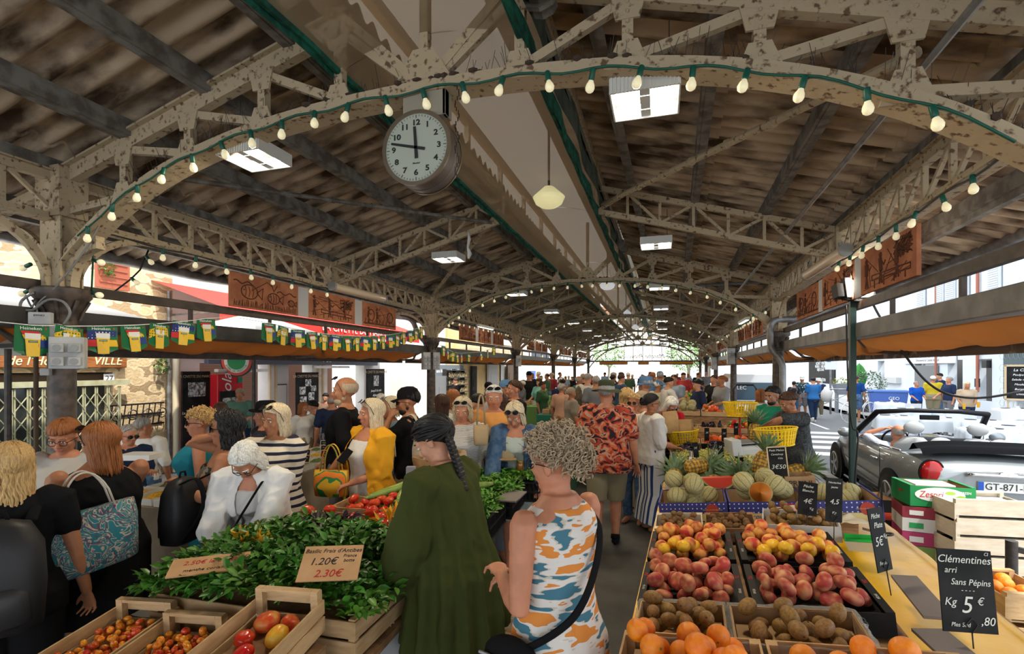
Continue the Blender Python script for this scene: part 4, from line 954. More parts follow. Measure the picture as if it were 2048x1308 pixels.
# bicycle
p = at(1718, 820, D=17.2); t = T('bicycle', 'white bicycle pushed along by the person in navy', 'bicycle', tr(p.x, p.y, -.02) @ rz(.6)); WB = mat('bike_white', (.7, .72, .73), .4)
def wheel(x):
 g = G(); n = 28
 g.tube([(x + .33 * math.cos(a), 0, .34 + .33 * math.sin(a)) for a in np.linspace(0, 2 * PI, n + 1)], .018, 6)
 for k in range(12): a = k * PI / 6; g.tube([(x, 0, .34), (x + .32 * math.cos(a), 0, .34 + .32 * math.sin(a))], .003, 3)
 g.build('wheel', WB, t)
wheel(-.5); wheel(.52)
g = G()
for a, b in (((-.5, .34), (-.12, .85)), ((-.5, .34), (-.05, .32)), ((-.05, .32), (-.14, .9)), ((-.12, .8), (.4, .85)), ((-.05, .32), (.4, .75)), ((.52, .34), (.36, 1.0))): g.tube([(a[0], 0, a[1]), (b[0], 0, b[1])], .02, 6)
g.build('frame', WB, t); g = G(); g.ell((-.15, 0, .93), (.13, .07, .035)); g.build('saddle', BLACK, t, True); g = G(); g.tube([(.34, -.25, 1.05), (.36, 0, 1.02), (.34, .25, 1.05)], .014, 6); g.build('handlebar', BLACK, t)
# restaurant tables
CLOTH = mat('blue_shade_tablecloth', (.72, .78, .84), .8); SLATEP = mat('slate_plate', (.03, .03, .035), .4)  # cloth white is tinted blue to carry the street's shade in its colour
spots = [(1780, 806, 16, 'small table beside the blue bin'), (1820, 832, 13.5, 'table behind the convertible windscreen'), (1905, 832, 13, 'middle table of the second row'), (1790, 850, 11.5, 'table nearest the kerb'), (1880, 852, 11, 'table in front of the waiters'), (1965, 855, 10.5, 'large table right of the windscreen'), (2030, 812, 13.5, 'back table under the chalkboard'), (1975, 882, 9.0, 'front table behind the rear headrest'), (2045, 870, 9.4, 'table at the right picture edge')]
for k, (px, py, D, lab) in enumerate(spots):
 p = at(px, py, D=D); zt = .74; t = T('restaurant_table', f'restaurant {lab}', 'table', tr(p.x, p.y, 0) @ rz(-.25), 'terrace tables')
 g = G(); g.box((0, 0, zt - .02), (.7, .7, .03)); g.build('tabletop', mat('grey_table', (.3, .3, .3), .5), t)
 for s in (-.28, .28):
  for u in (-.28, .28): g = G(); g.tube([(s, u, -.1), (s, u, zt - .03)], .02, 6); g.build('leg', STEEL, t)
 g = G(); rd = random.Random(k); E = .52; n = 24
 def cf(a, b):
  an = 2 * PI * a; q = max(abs(math.cos(an)), abs(math.sin(an))); r0 = .38 / q; corner = (1 / q - 1) / .414
  if b < .34: r = r0 * b / .34; z = zt + .004
  else: f = (b - .34) / .66; drop = (.26 + .16 * corner) * f; r = r0 + .03 * f + .03 * f * math.sin(an * 9 + k); z = zt + .004 - drop
  return (r * math.cos(an), r * math.sin(an), z)
 g.grid(cf, 64, 8); tag(g.build('tablecloth', CLOTH, smooth=True, M=tr(p.x, p.y, .002) @ rz(-.25)), f'white cloth over the {lab}', 'tablecloth', 'terrace tablecloths')
 for s in (-.16, .18):
  g = G(); g.lathe([(.10, 0), (.105, .008)], 18); tag(g.build('slate_plate', SLATEP, M=tr(p.x + s, p.y + .1, zt + .010)), f'round dark plate on the {lab}', 'plate', f'plates on the {lab}')
 g = G(); g.lathe([(.05, 0), (.055, .02), (.03, .04), (.02, .06), (.04, .075), (.01, .08)], 12); tag(g.build('sugar_bowl', WHITE, smooth=40, M=tr(p.x, p.y - .12, zt + .010)), f'small white bowl on the {lab}', 'bowl', f'bowls on the {lab}')
for k, (px, py, D) in enumerate(((1820, 815, 14.5), (1872, 830, 12.6), (1912, 845, 12), (1938, 872, 10.2), (1995, 835, 12), (2012, 870, 9.9))):
 p = at(px, py, D=D); t = T('terrace_chair', ['white terrace chair left of the seated man', 'white terrace chair facing the car windscreen', 'white terrace chair at the middle table', 'white terrace chair behind the headrests', 'white terrace chair under the chalkboard', 'white terrace chair at the right front table'][k], 'chair', tr(p.x, p.y, -.05) @ rz(k * 1.3))
 WP = mat('white_chair', (.7, .72, .74), .5)
 for s in (-.19, .19):
  for u in (-.19, .19): g = G(); g.tube([(s, u, 0), (s * .9, u * .9, .45)], .015, 6); g.build('leg', STEEL, t)
 g = G(); g.box((0, 0, .46), (.42, .42, .03)); g.build('seat', WP, t, bevel=.01); g = G(); g.grid(lambda a, b: (-.2 + .4 * a, -.2 - .05 * b + .05 * (2 * a - 1) ** 2, .5 + .38 * b), 8, 6); g.build('backrest', WP, t, True)
p = at(2045, 785, D=13.5); t = T('chalk_easel', 'framed menu chalkboard standing at the right edge', 'chalkboard', tr(p.x, p.y, 1.45) @ rz(-.5)); g = G(); g.box((0, 0, 0), (.62, .03, .9)); g.build('slate', SLATE, t)
g = G()
for a in ((0, .46, .7, .05), (0, -.46, .7, .05)): g.box((a[0], -.01, a[1]), (a[2], .05, a[3]))
for s in (-.33, .33): g.box((s, -.01, 0), (.05, .05, .96))
g.build('frame', mat('pale_wood', (.55, .42, .26), .6), t); g = G()
for s in (-.28, .28): g.bar((s, .1, -1.5), (s, 0, -.4), .04, .03)
g.build('leg', mat('pale_wood', (.55, .42, .26), .6), t)
for k, s in enumerate(('La Carte', 'Poulpe grillé', 'Salade niçoise', 'Moules 18', 'Burger 17', 'Dessert')): text('handwriting', s, .1 if k == 0 else .075, tr(0, -.018, .34 - k * .13) @ rx(PI / 2), WT, t, .001, shear=.25)
# white van and hand truck
p = at(1502, 780, D=15); t = T('delivery_van', 'white delivery van parked tail-on behind the second column', 'van', tr(p.x + .1, p.y, -.15) @ rz(-.02)); VW = mat('van_white', (.72, .74, .77), .35, coat=.4)
g = G(); g.loft([[(x * a, y0, z) for x, z in ((-.86, .35), (.86, .35), (.88, 1.0), (.80, 1.62), (.6, 1.8), (-.6, 1.8), (-.80, 1.62), (-.88, 1.0))] for a, y0 in ((.97, 0), (1, .12), (1, 2.4), (.97, 2.6))]); g.loft([[(x * a, y0, z) for x, z in ((-.86, .35), (.86, .35), (.86, h), (-.86, h))] for a, y0, h in ((1, 2.55, 1.25), (.96, 3.6, 1.0), (.9, 4.1, .75))]); g.build('body', VW, t, 30)
g = G(); g.box((0, -.02, 1.3), (1.35, .03, .52)); q = g.build('rear_window', mat('van_glass', (.04, .08, .12), .15), t, bevel=.02); text('lettering', 'ELEC', .16, tr(-.4, -.04, 1.4) @ rx(PI / 2), WT, q, .002)
g = G(); g.box((0, -.03, .75), (.55, .02, .13)); g.build('number_plate', WHITE, t)
for s in (-.8, .8): g = G(); g.box((s, -.02, .95), (.1, .04, .32)); g.build('tail_light', mat('tail_red', (.5, .02, .02), .3), t)
g = G(); g.box((0, -.06, .42), (1.7, .12, .2)); g.build('bumper', DARKSTEEL, t, bevel=.03)
for s in (-.72, .72):
 for y in (.7, 3.3): g = G(); g.tube([(s - .1, y, .32), (s + .1, y, .32)], .32, 20); g.build('wheel', BLACK, t, 40)
p = at(1490, 790, D=9.6); t = T('hand_truck', 'black hand truck standing beside the third road-side column', 'hand truck', tr(p.x, p.y, 0)); g = G(); g.tube([(-.2, 0, .1), (-.2, 0, 1.45), (-.15, 0, 1.52), (.15, 0, 1.52), (.2, 0, 1.45), (.2, 0, .1)], .018, 7)
for z in (.4, .8, 1.2): g.tube([(-.2, 0, z), (.2, 0, z)], .014, 6)
g.build('frame', BLACK, t); g = G(); g.box((0, -.12, .06), (.42, .26, .015)); g.build('toe_plate', BLACK, t)
for s in (-.24, .24): g = G(); g.tube([(s - .025, .05, .12), (s + .025, .05, .12)], .12, 16); g.build('wheel', BLACK, t)
# ================================================================ the far gable and what lies beyond
yg = Y0 + 5 * S + .25; xa, xb = XL(yg), XR(yg); xm = (xa + xb) / 2; hw = (xb - xa) / 2
GL = mat('gable_glass', (.80, .88, .92), .1, alpha=.12); FRM = IRON2
g = G(); zt = lambda d: 2.35 + 1.0 * math.sqrt(max(0, 1 - (d / (hw - .2)) ** 2)) ** .8
N_ = 40
g.add([(xm + d, yg, 2.32) for d in np.linspace(-hw + .2, hw - .2, N_ + 1)] + [(xm + d, yg, zt(d)) for d in np.linspace(-hw + .2, hw - .2, N_ + 1)], [(k, k + 1, N_ + 2 + k, N_ + 1 + k) for k in range(N_)])
struct('window_gable', g, GL, 'arched glass gable at the far end')
g = G()
pts = [(xm + d, yg, zt(d)) for d in np.linspace(-hw + .2, hw - .2, 41)]
for a, b in zip(pts, pts[1:]): g.bar(a, b, .06, .05)
for k in range(-5, 6): d = k * (hw - .2) / 5.6; g.bar((xm + d, yg, 2.3), (xm + d, yg, zt(d)), .03, .03, V((0, 1, 0)))
g.bar((xa, yg, 2.3), (xb, yg, 2.3), .1, .1)
struct('trim_gable', g, FRM, 'iron frame of the arched gable')
t = T('gable_lettering', 'script lettering on the far gable glass, read from behind', 'sign', tr(xm + .2, yg - .05, 2.62))
text('lettering', 'Le Marché Provençal', .42, rx(PI / 2) @ sca(-1, 1, 1), mat('letter_grey', (.2, .22, .24), .6), t, .004, shear=.4)
for a, b, lab in ((-2.9, -1.0, 'left'), (-.3, .4, 'middle'), (1.1, 3.2, 'right')):
 t = T('end_awning', f'orange awning at the far end of the hall, {lab} one', 'awning', tr(xm + (a + b) / 2, yg + .3, 2.19), 'far awnings'); g = G(); g.box((0, 0, 0), (b - a, .5, .12)); g.build('cloth', mat('bright_orange_cloth', (.75, .25, .02), .8), t); g = G(); g.box((0, -.22, -.09), (b - a, .05, .06)); g.build('front_bar', DARKSTEEL, t)
for k, (x, y, h) in enumerate(((2.2, 46, 4.6), (4.4, 52, 5.2), (-6, 60, 5))):
 t = T('plane_tree', ['plane tree just beyond the far gable', 'second plane tree behind it, farther right', 'pale distant tree left of the gable'][k], 'tree', (x, y, 0)); g = G(); g.tube([(0, 0, 0), (.1, 0, 1.6), (.0, 0, 2.6)], [.16, .13, .1], 8); g.tube([(.08, 0, 1.7), (.9, .2, 3)], [.1, .05], 7); g.tube([(.08, 0, 1.9), (-.9, -.1, 3.1)], [.09, .05], 7); g.build('trunk', mat('bark', (.2, .17, .13), .9), t, True)
 foliage('crown', '', (0, 0, h - 1.6), (2.0, 1.8, 1.5), 1500, mat('plane_leaf', (.10, .25, .05), .6, c2=(.2, .36, .1), ns=3), .2, parent=t, seed=k + 8)
BW = mat('far_house', (.78, .76, .72), .9)
for k, (x, y, w_, h_) in enumerate(((-14, 84, 16, 10), (3, 92, 16, 12), (20, 84, 14, 11))):
 t = T('far_building', f'pale building across the far square, {["left", "middle", "right"][k]} one', 'building', (x, y, 0)); g = G(); g.box((0, 0, h_ / 2), (w_, 8, h_)); g.build('wall', BW, t); g = G(); g.loft([[(-w_ / 2, -4.3, h_), (w_ / 2, -4.3, h_), (w_ / 2, 4.3, h_), (-w_ / 2, 4.3, h_)], [(-w_ / 2 + 1, 0, h_ + 2), (w_ / 2 - 1, 0, h_ + 2), (w_ / 2 - 1, .1, h_ + 2), (-w_ / 2 + 1, .1, h_ + 2)]]); g.build('roof', mat('roof_tile', (.4, .2, .12), .9), t)
 for r in range(2):
  for q in range(5): g = G(); g.box((-w_ * .4 + q * w_ * .2, -4.02, 2.5 + r * 3.2), (1, .1, 1.7)); g.build('window', SHUT, t)
# ================================================================ stalls, crates, fruit and vegetables
WOOD = mat('pale_crate_wood', (.56, .38, .20), .7, c2=(.42, .26, .12), ns=3.2, lo=.35, hi=.7, stretch=(3, 3, 14), bump=.15)
WOODW = mat('white_crate_wood', (.66, .58, .46), .7, c2=(.55, .45, .33), ns=3, lo=.35, hi=.7, stretch=(3, 3, 12))
WOODD = mat('old_crate_wood', (.33, .19, .09), .75, c2=(.20, .11, .05), ns=4, stretch=(3, 3, 12))
YVIN = mat('yellow_vinyl', (.78, .44, .006), .3, c2=(.66, .35, .005), ns=2.2, spec=.3, bump=.5, bs=5)
CARD = mat('cardboard', (.40, .26, .14), .85, c2=(.34, .21, .11), ns=6)
CBLACK = mat('black_card', (.012, .012, .012), .6, spec=.2)
CWHITE = mat('white_card', (.62, .60, .57), .7)
def crate(M, w, l, h, label, wood=WOOD, slats=2, group=None, name='wooden_crate', high=0, floor=.01, cat='crate'):
 t = T(name, label, cat, M, group); th = .008; pw = .028
 for sx in (-1, 1):
  for sy in (-1, 1): g = G(); g.box((sx * (w / 2 - pw / 2 - th), sy * (l / 2 - pw / 2 - th), (h + high) / 2), (pw, pw, h + high)); g.build('corner_post', wood, t)
 sh = h / slats * (.84 if slats > 1 else 1)
 for k in range(slats):
  z = h / slats * (k + .5)
  for s in (-1, 1):
   g = G(); g.box((s * (w / 2 - th / 2), 0, z), (th, l, sh)); g.build('side_slat', wood, t)
   g = G(); g.box((0, s * (l / 2 - th / 2), z + high * (k == slats - 1)), (w - 2 * th - .001, th, sh)); g.build('end_slat', wood, t)
 if high:
  for s in (-1, 1): g = G(); g.box((0, s * (l / 2 - pw / 2 - th), h + high - .006), (w - 2 * th - pw * 2 - .002, pw, .012)); g.build('top_rail', wood, t)
 g = G(); n = max(3, int(w / .09))
 for k in range(n): g.box((-w / 2 + (k + .5) * w / n, 0, .005), (w / n - .012, l - .02, .008))
 g.build('bottom', wood, t); return t
def carton(M, w, l, h, label, m, inner=CARD, group=None, name='fruit_box', rim=.0, cat='box'):
 t = T(name, label, cat, M, group); th = .006
 g = G();
 for s in (-1, 1): g.box((s * (w / 2 - th / 2), 0, h / 2), (th, l, h)); g.box((0, s * (l / 2 - th / 2), h / 2), (w - 2 * th, th, h))
 g.build('sides', m, t)
 g = G(); g.box((0, 0, .004), (w - 2 * th, l - 2 * th, .006)); g.build('bottom', inner, t)
 g = G()
 for s in (-1, 1): g.box((s * (w / 2 - th - .0015), 0, h / 2), (.002, l - 2 * th, h - .01)); g.box((0, s * (l / 2 - th - .0015), h / 2), (w - 2 * th - .006, .002, h - .01))
 g.build('lining', inner, t)
 if rim:
  for s in (-1, 1): g = G(); g.box((s * (w / 2 - rim / 2), 0, h + .003), (rim, l, .005)); g.build('rim', m, t)
 return t
def pile(w, l, z0, r, n, rnd, K=26, jr=.12, keep=.0):
 out = []
 for _ in range(n):
  ri = r * rnd.uniform(1 - jr, 1 + jr); best = None
  for _ in range(K):
   x, y = rnd.uniform(-w / 2 + ri, w / 2 - ri), rnd.uniform(-l / 2 + ri, l / 2 - ri); z = z0 + ri
   for (a, b, c, q) in out:
    d2 = (x - a) ** 2 + (y - b) ** 2; s2 = (ri + q) ** 2
    if d2 < s2: z = max(z, c + math.sqrt(s2 - d2))
   z += .35 * (x * x + y * y) * keep
   if best is None or z < best[2]: best = (x, y, z, ri)
  x, y, z, ri = best; out.append((x, y, z - .35 * (x * x + y * y) * keep, ri))
 return out
# ---- fruit prototypes: list of (part name, mesh); the first is the body
def mk(g, name, *mats_, smooth=True):
 me = g.mesh(name); [me.materials.append(m) for m in mats_]
 if smooth: me.polygons.foreach_set('use_smooth', [True] * len(me.polygons))
 return me
def put(name, parts, M, label, cat, group):
 """one fruit: body mesh at top level, further parts as its children"""
 o = bpy.data.objects.new(name, parts[0][1]); COL.objects.link(o); o.matrix_basis = M; tag(o, label, cat, group)
 for nm, me in parts[1:]: c = bpy.data.objects.new(nm, me); COL.objects.link(c); c.parent = o
 return o
def rot(rnd, a=PI): return rz(rnd.uniform(0, 6.28)) @ rx(rnd.uniform(-a, a)) @ ry(rnd.uniform(-a, a))
ORM = mat('orange_peel', (.86, .27, .008), .33, c2=(.80, .20, .005), ns=3, bump=.25, bs=90, vary=.10, spec=.5)
def dimple(r, depth, n=20, k=12, flat=1.0, lobes=0, la=0):
 g = G(); rings = []
 for i in range(k + 1):
  t_ = PI * (.02 + .96 * i / k); rings.append([])
  for j in range(n):
   a = 2 * PI * j / n; rr = r * math.sin(t_) * (1 + la * math.cos(lobes * a) * math.sin(t_))
   z = -r * flat * math.cos(t_); z -= math.copysign(depth * math.exp(-(math.sin(t_) / .35) ** 2), z)
   rings[-1].append((rr * math.cos(a), rr * math.sin(a), z))
 g.loft(rings); return g
g = dimple(1, .06, 22, 14, .96); ORANGE = [('orange', mk(g, 'orange', ORM))]
g = G(); g.lathe([(.10, .93), (.12, .90), (.02, .955)], 8); ORANGE.append(('stem_button', mk(g, 'stem_button', mat('stem_green', (.10, .13, .03), .7))))
KIWIM = mat('kiwi_skin', (.20, .10, .028), .5, c2=(.29, .16, .045), ns=4, bump=.15, bs=120, vary=.15)
g = G(); g.ell((0, 0, 0), (.80, .80, 1.12), n=18, k=14); KIWI = [('kiwi', mk(g, 'kiwi', KIWIM))]
g = G(); g.ell((0, 0, 1.1), (.10, .10, .06), n=8, k=4); KIWI.append(('stem_end', mk(g, 'stem_end', mat('kiwi_tip', (.05, .03, .015), .8))))
FPM = mat('flat_peach_skin', (.42, .06, .045), .62, c2=(.68, .34, .16), ns=1.0, lo=.42, hi=.74, detail=1, vary=.14, bump=.1, bs=60, sss=.05)
g = dimple(1.1, .30, 22, 14, .68, 2, .03); FPEACH = [('flat_peach', mk(g, 'flat_peach', FPM))]
PEM = mat('peach_skin', (.78, .36, .08), .55, c2=(.48, .06, .03), ns=.9, lo=.44, hi=.64, detail=1, vary=.16, bump=.08, bs=60, sss=.05)
g = dimple(1, .12, 22, 14, .97, 1, .03); PEACH = [('peach', mk(g, 'peach', PEM))]
g = dimple(1, .12, 22, 14, .97, 1, .03); NECT = [('nectarine', mk(g, 'nectarine', mat('yellow_nectarine_skin', (.85, .48, .03), .35, c2=(.65, .13, .02), ns=1.2, lo=.55, hi=.75, vary=.08)))]
WNM = mat('walnut_shell', (.36, .20, .085), .75, c2=(.22, .11, .04), ns=6, bump=.8, bs=8, vary=.15)
g = G(); g.ell((0, 0, 0), (.9, .9, 1.05), n=14, k=10); g.v = [tuple(V(p) * (1 + .05 * noise.noise(V(p) * 3))) for p in g.v]; WALNUT_ = [('walnut', mk(g, 'walnut', WNM))]
g = G(); g.tube([(1 * math.cos(a) * .9, 0, 1.05 * math.sin(a)) for a in np.linspace(0, 2 * PI, 20)], .06, 5); WALNUT_.append(('seam', mk(g, 'seam', WNM)))
MEL1 = mat('melon_net', (.60, .51, .25), .8, c2=(.46, .41, .19), ns=9, bump=.8, bs=22, detail=6); MEL2 = mat('melon_groove', (.12, .17, .07), .7)
def melon_mesh():
 g = G(); n, k = 50, 14; rings = []; off = [0, .35, 1.3, 2.6, 3.6]
 ang = [2 * PI / 10 * (q + o / 5) for q in range(10) for o in (0, .55, 1.8, 3.0, 4.45)]
 for i in range(k + 1):
  t_ = PI * (.03 + .94 * i / k)
  rings.append([((.965 if j % 5 == 0 or j % 5 == 1 else 1) * math.sin(t_) * math.cos(a), (.965 if j % 5 in (0, 1) else 1) * math.sin(t_) * math.sin(a), -.98 * math.cos(t_)) for j, a in enumerate(ang)])
 g.loft(rings); g.mi = [1 if f_ < n * k and (f_ % n) % 5 == 0 else 0 for f_ in range(len(g.f))]
 return g
MELON = [('melon', mk(melon_mesh(), 'melon', MEL1, MEL2))]
g = G(); g.tube([(0, 0, .95), (.02, .02, 1.08)], [.07, .05], 7); MELON.append(('stalk', mk(g, 'stalk', mat('dry_stalk', (.3, .25, .12), .8))))
LIMEM = mat('lime_skin', (.10, .33, .02), .35, c2=(.16, .42, .04), ns=3, vary=.12)
g = G(); g.ell((0, 0, 0), (.92, .92, 1.02), n=16, k=10); g.ell((0, 0, 1.0), (.2, .2, .14), n=8, k=4); LIME = [('lime', mk(g, 'lime', LIMEM))]
g = G(); g.ell((0, 0, 0), (.95, .95, 1), n=16, k=10); PASS = [('passion_fruit', mk(g, 'passion_fruit', mat('purple_skin', (.035, .018, .022), .4, c2=(.07, .035, .035), ns=5, vary=.2)))]
TOMM = mat('tomato_skin', (.62, .035, .012), .2, c2=(.70, .15, .02), ns=1.3, lo=.5, hi=.75, vary=.12, spec=.6)
g = dimple(1, .16, 30, 12, .80, 6, .035); TOMATO = [('tomato', mk(g, 'tomato', TOMM))]
g = G()
for k in range(6): a = k * PI / 3; g.add([(0, 0, .70), (.16 * math.cos(a + .4), .16 * math.sin(a + .4), .76), (.42 * math.cos(a), .42 * math.sin(a), .80), (.16 * math.cos(a - .4), .16 * math.sin(a - .4), .76)], [(0, 1, 2, 3)])
g.tube([(0, 0, .68), (.02, 0, .9)], .05, 5); CALYX = mk(g, 'calyx', mat('calyx_green', (.06, .12, .02), .7), smooth=False); TOMATO.append(('calyx', CALYX))
CHT = [[('cherry_tomato', None)] for _ in range(2)]
for q, (c1, c2_) in enumerate((((.80, .36, .02), (.72, .16, .01)), ((.52, .03, .012), (.62, .12, .015)))):
 g = G(); g.ell((0, 0, 0), (.92, .92, 1.08), n=12, k=8); CHT[q] = [('cherry_tomato', mk(g, 'cherry_tomato', mat('cherry_%d' % q, c1, .2, c2=c2_, ns=1.5, vary=.15, spec=.6)))]
ZUC = []
ZM = mat('zucchini_skin', (.16, .27, .045), .35, c2=(.26, .36, .09), ns=14, bump=.1, vary=.15);
for q in range(3):
 g = G(); rr = random.Random(q); c = [.35, -.2, .8][q]; pts = [(c * (u * u - .25) * .14, .16 * (u * 2), .0) for u in np.linspace(-1, 1, 15)]
 g.tube(pts, [.010, .018, .022, .024, .025, .026, .026, .026, .026, .027, .028, .028, .027, .022, .012], 10); a = mk(g, 'zucchini', ZM)
 g = G(); g.tube([pts[0], (pts[0][0], pts[0][1] - .03, .004)], [.011, .013], 6); ZUC.append([('zucchini', a), ('stem', mk(g, 'stem', mat('zucchini_stem', (.22, .30, .08), .6)))])
PIM = pattern('pineapple_skin', 'dots', [(.60, .36, .05), (.48, .25, .03), (.14, .10, .03)], 42, .6, [0, .3, .52], .9, None, .35)
g = G(); g.lathe([(.02, -.088), (.045, -.08), (.058, -.05), (.061, 0), (.056, .05), (.042, .08), (.02, .09)], 20); PB = mk(g, 'pineapple', PIM)
g = G(); rd = random.Random(2)
for k in range(46):
 a = k * 2.4; f = k / 46; el = R(20 + 62 * f); L = .10 + .09 * (1 - abs(f - .35)); wd = .011
 d = V((math.cos(a) * math.cos(el), math.sin(a) * math.cos(el), math.sin(el))); s_ = V((-math.sin(a), math.cos(a), 0)); b0 = V((0, 0, .085)) + d * .012
 P = [b0 + d * L * u + V((0, 0, -.035 * u * u * (1 - f))) for u in (0, .35, .7, 1)]
 g.add([P[0] - s_ * wd, P[0] + s_ * wd, P[1] + s_ * wd, P[1] - s_ * wd, P[2] + s_ * wd * .6, P[2] - s_ * wd * .6, P[3]], [(0, 1, 2, 3), (3, 2, 4, 5), (5, 4, 6)])
PINE = [('pineapple', PB), ('crown', mk(g, 'crown', mat('pineapple_leaf', (.10, .19, .08), .5, c2=(.20, .28, .15), ns=20), smooth=False))]
def grape(name, m, seed):
 g = G(); rd = random.Random(seed)
 for k in range(42):
  y = rd.uniform(-1, 1); wv = .05 * (1 - .6 * abs(y) ** 1.5); g.ell((rd.gauss(0, wv * .55), y * .085, abs(rd.gauss(0, .012)) + .012 + .018 * (1 - y * y)), .0125 * rd.uniform(.85, 1.1), n=8, k=6)
 a = mk(g, name, m); g = G(); g.tube([(0, .08, .03), (.01, .12, .045)], .003, 5); return [(name, a), ('stalk', mk(g, 'stalk', mat('dry_stalk', (.3, .25, .12))))]
GRG = [grape('grape_bunch', mat('green_grape', (.42, .42, .09), .25, c2=(.5, .46, .14), ns=20, spec=.6), s) for s in (1, 2)]; GRB = [grape('grape_bunch', mat('black_grape', (.03, .025, .05), .3, c2=(.06, .05, .09), ns=20), 3)]
def fill(protos, M, w, l, z0, r, n, label, cat, group, seed, tilt=PI, jr=.1, K=26):
 rnd = random.Random(seed)
 for (x, y, z, ri) in pile(w, l, z0, r, n, rnd, K, jr):
  p = protos[rnd.randrange(len(protos))] if isinstance(protos[0], list) else protos
  put(p[0][0], p, M @ tr(x, y, z) @ rot(rnd, tilt) @ sca(ri, ri, ri), label, cat, group)
def chalkboard(M, w, h, lines, label, stick=.12, size=None, frame=False):
 t = T('chalkboard', label, 'price board', M, None)
 g = G(); g.box((0, 0, h / 2 + stick), (w, .004, h)); g.build('slate', SLATE, t)
 if frame:
  g = G()
  for s in (-1, 1): g.box((s * w / 2, 0, h / 2 + stick), (.008, .008, h)); g.box((0, 0, stick + h / 2 + s * h / 2), (w, .008, .008))
  g.build('frame', mat('pale_wood', (.55, .42, .26), .6), t)
 g = G(); g.tube([(0, -.006, 0), (0, -.006, stick), (.02, -.008, stick + .03), (0, -.008, stick + .05), (-.02, -.008, stick + .03), (0, .006, stick)], .0025, 5); g.build('wire_stand', BLACK, t)
 CH = mat('chalk', (.62, .64, .58), .9)
 for s, x, z, sz in lines: text('handwriting', s, sz, tr(x, -.0035, stick + z) @ rx(PI / 2), CH, t, .0006, shear=.25)
 return t
# ---------------------------------------------------------------- the fruit stall on the right
TZ = .735
RT = tr(-.12, 1.95, TZ) @ rz(R(-3.0))
def rt(u, v, z=0, a=0): return RT @ (ry(R(-6)) if u < 1.3 - .27 * (v > 4.25) and v < 6.7 and v > 0 else Matrix()) @ tr(u, v - 1.95, z) @ rz(a)
t = T('stall_table', 'long trestle table of the fruit stall on the road side', 'table', RT @ tr(0, 0, -TZ), None)
g = G(); g.box((.78, .95, TZ - .03), (1.56, 3.9, .04)); g.box((.5, 6.1, TZ - .03), (1.0, 6.4, .04)); g.build('tabletop', WOODD, t)
for u in (.08, 1.4):
 for v in (-.7, 1.0, 2.7): g = G(); g.box((u, v, (TZ - .05) / 2), (.05, .05, TZ - .05)); g.build('leg', WOODD, t)
for u in (.08, .92):
 for v in (4.6, 6.6, 8.9): g = G(); g.box((u, v, (TZ - .05) / 2), (.05, .05, TZ - .05)); g.build('leg', WOODD, t)
def vin(a, b):
 u = a * 1.66 - .02; v = -.95 + b * 3.85; z = -.006 + .006 * noise.noise(V((u * 3, v * 3, 1))) + .004 * noise.noise(V((u * 9, v * 4, 4)))
 if u > 1.55: z -= (u - 1.55) * 2.2; u = 1.56 + .01 * math.sin(v * 12)
 elif u > 1.5: z += .012 * math.sin((u - 1.5) / .05 * PI)
 return (u, v, max(z, -.008) if u < 1.55 else z)
g = G(); g.grid(vin, 60, 70); tag(g.build('yellow_vinyl_cloth', YVIN, smooth=True, M=RT @ tr(0, 0, .008)), 'shiny yellow vinyl cloth covering the near end of the fruit stall', 'tablecloth')
g = G(); g.loft([[(.03, y, .002), (w_, y, .002), (w_, y, .1 * w_ - .003)] for y, w_ in ((-.75, 1.0), (1.85, 1.0), (1.86, 1.25), (2.25, 1.25), (2.26, .98), (4.7, .98))]); tag(g.build('display_wedge', WOODD, M=RT), 'dark wooden wedge that tilts the fruit boxes toward the aisle', 'riser')
g = G(); g.grid(lambda a, b: (-.02 + 1.04 * a, 2.92 + 6.3 * b, .002 * noise.noise(V((a * 5, b * 20, 2)))), 8, 60); tag(g.build('yellow_vinyl_cloth', YVIN, smooth=True, M=RT @ tr(0, 0, .004)), 'yellow vinyl cloth under the far half of the fruit stall', 'tablecloth')
# row 1: oranges
for k, (u, w, lab) in enumerate(((.235, .46, 'left'), (.75, .54, 'right'))):
 M = rt(u, 1.71, .022)
 crate(M, w, .42, .11, f'pale wooden crate of oranges at the front of the fruit stall, {lab} one', high=.0, slats=1)
 g = G(); g.box((0, 0, .035), (w - .07, .35, .05)); tag(g.build('crate_liner', CARD, M=M), f'cardboard liner in the {lab} front orange crate', 'liner')
 fill(ORANGE, M, w - .07, .36, .061, .039, 26 if k == 0 else 18, f'glossy orange in the {lab} front crate of the fruit stall', 'orange', f'oranges in the {lab} front crate', 20 + k, jr=.08)
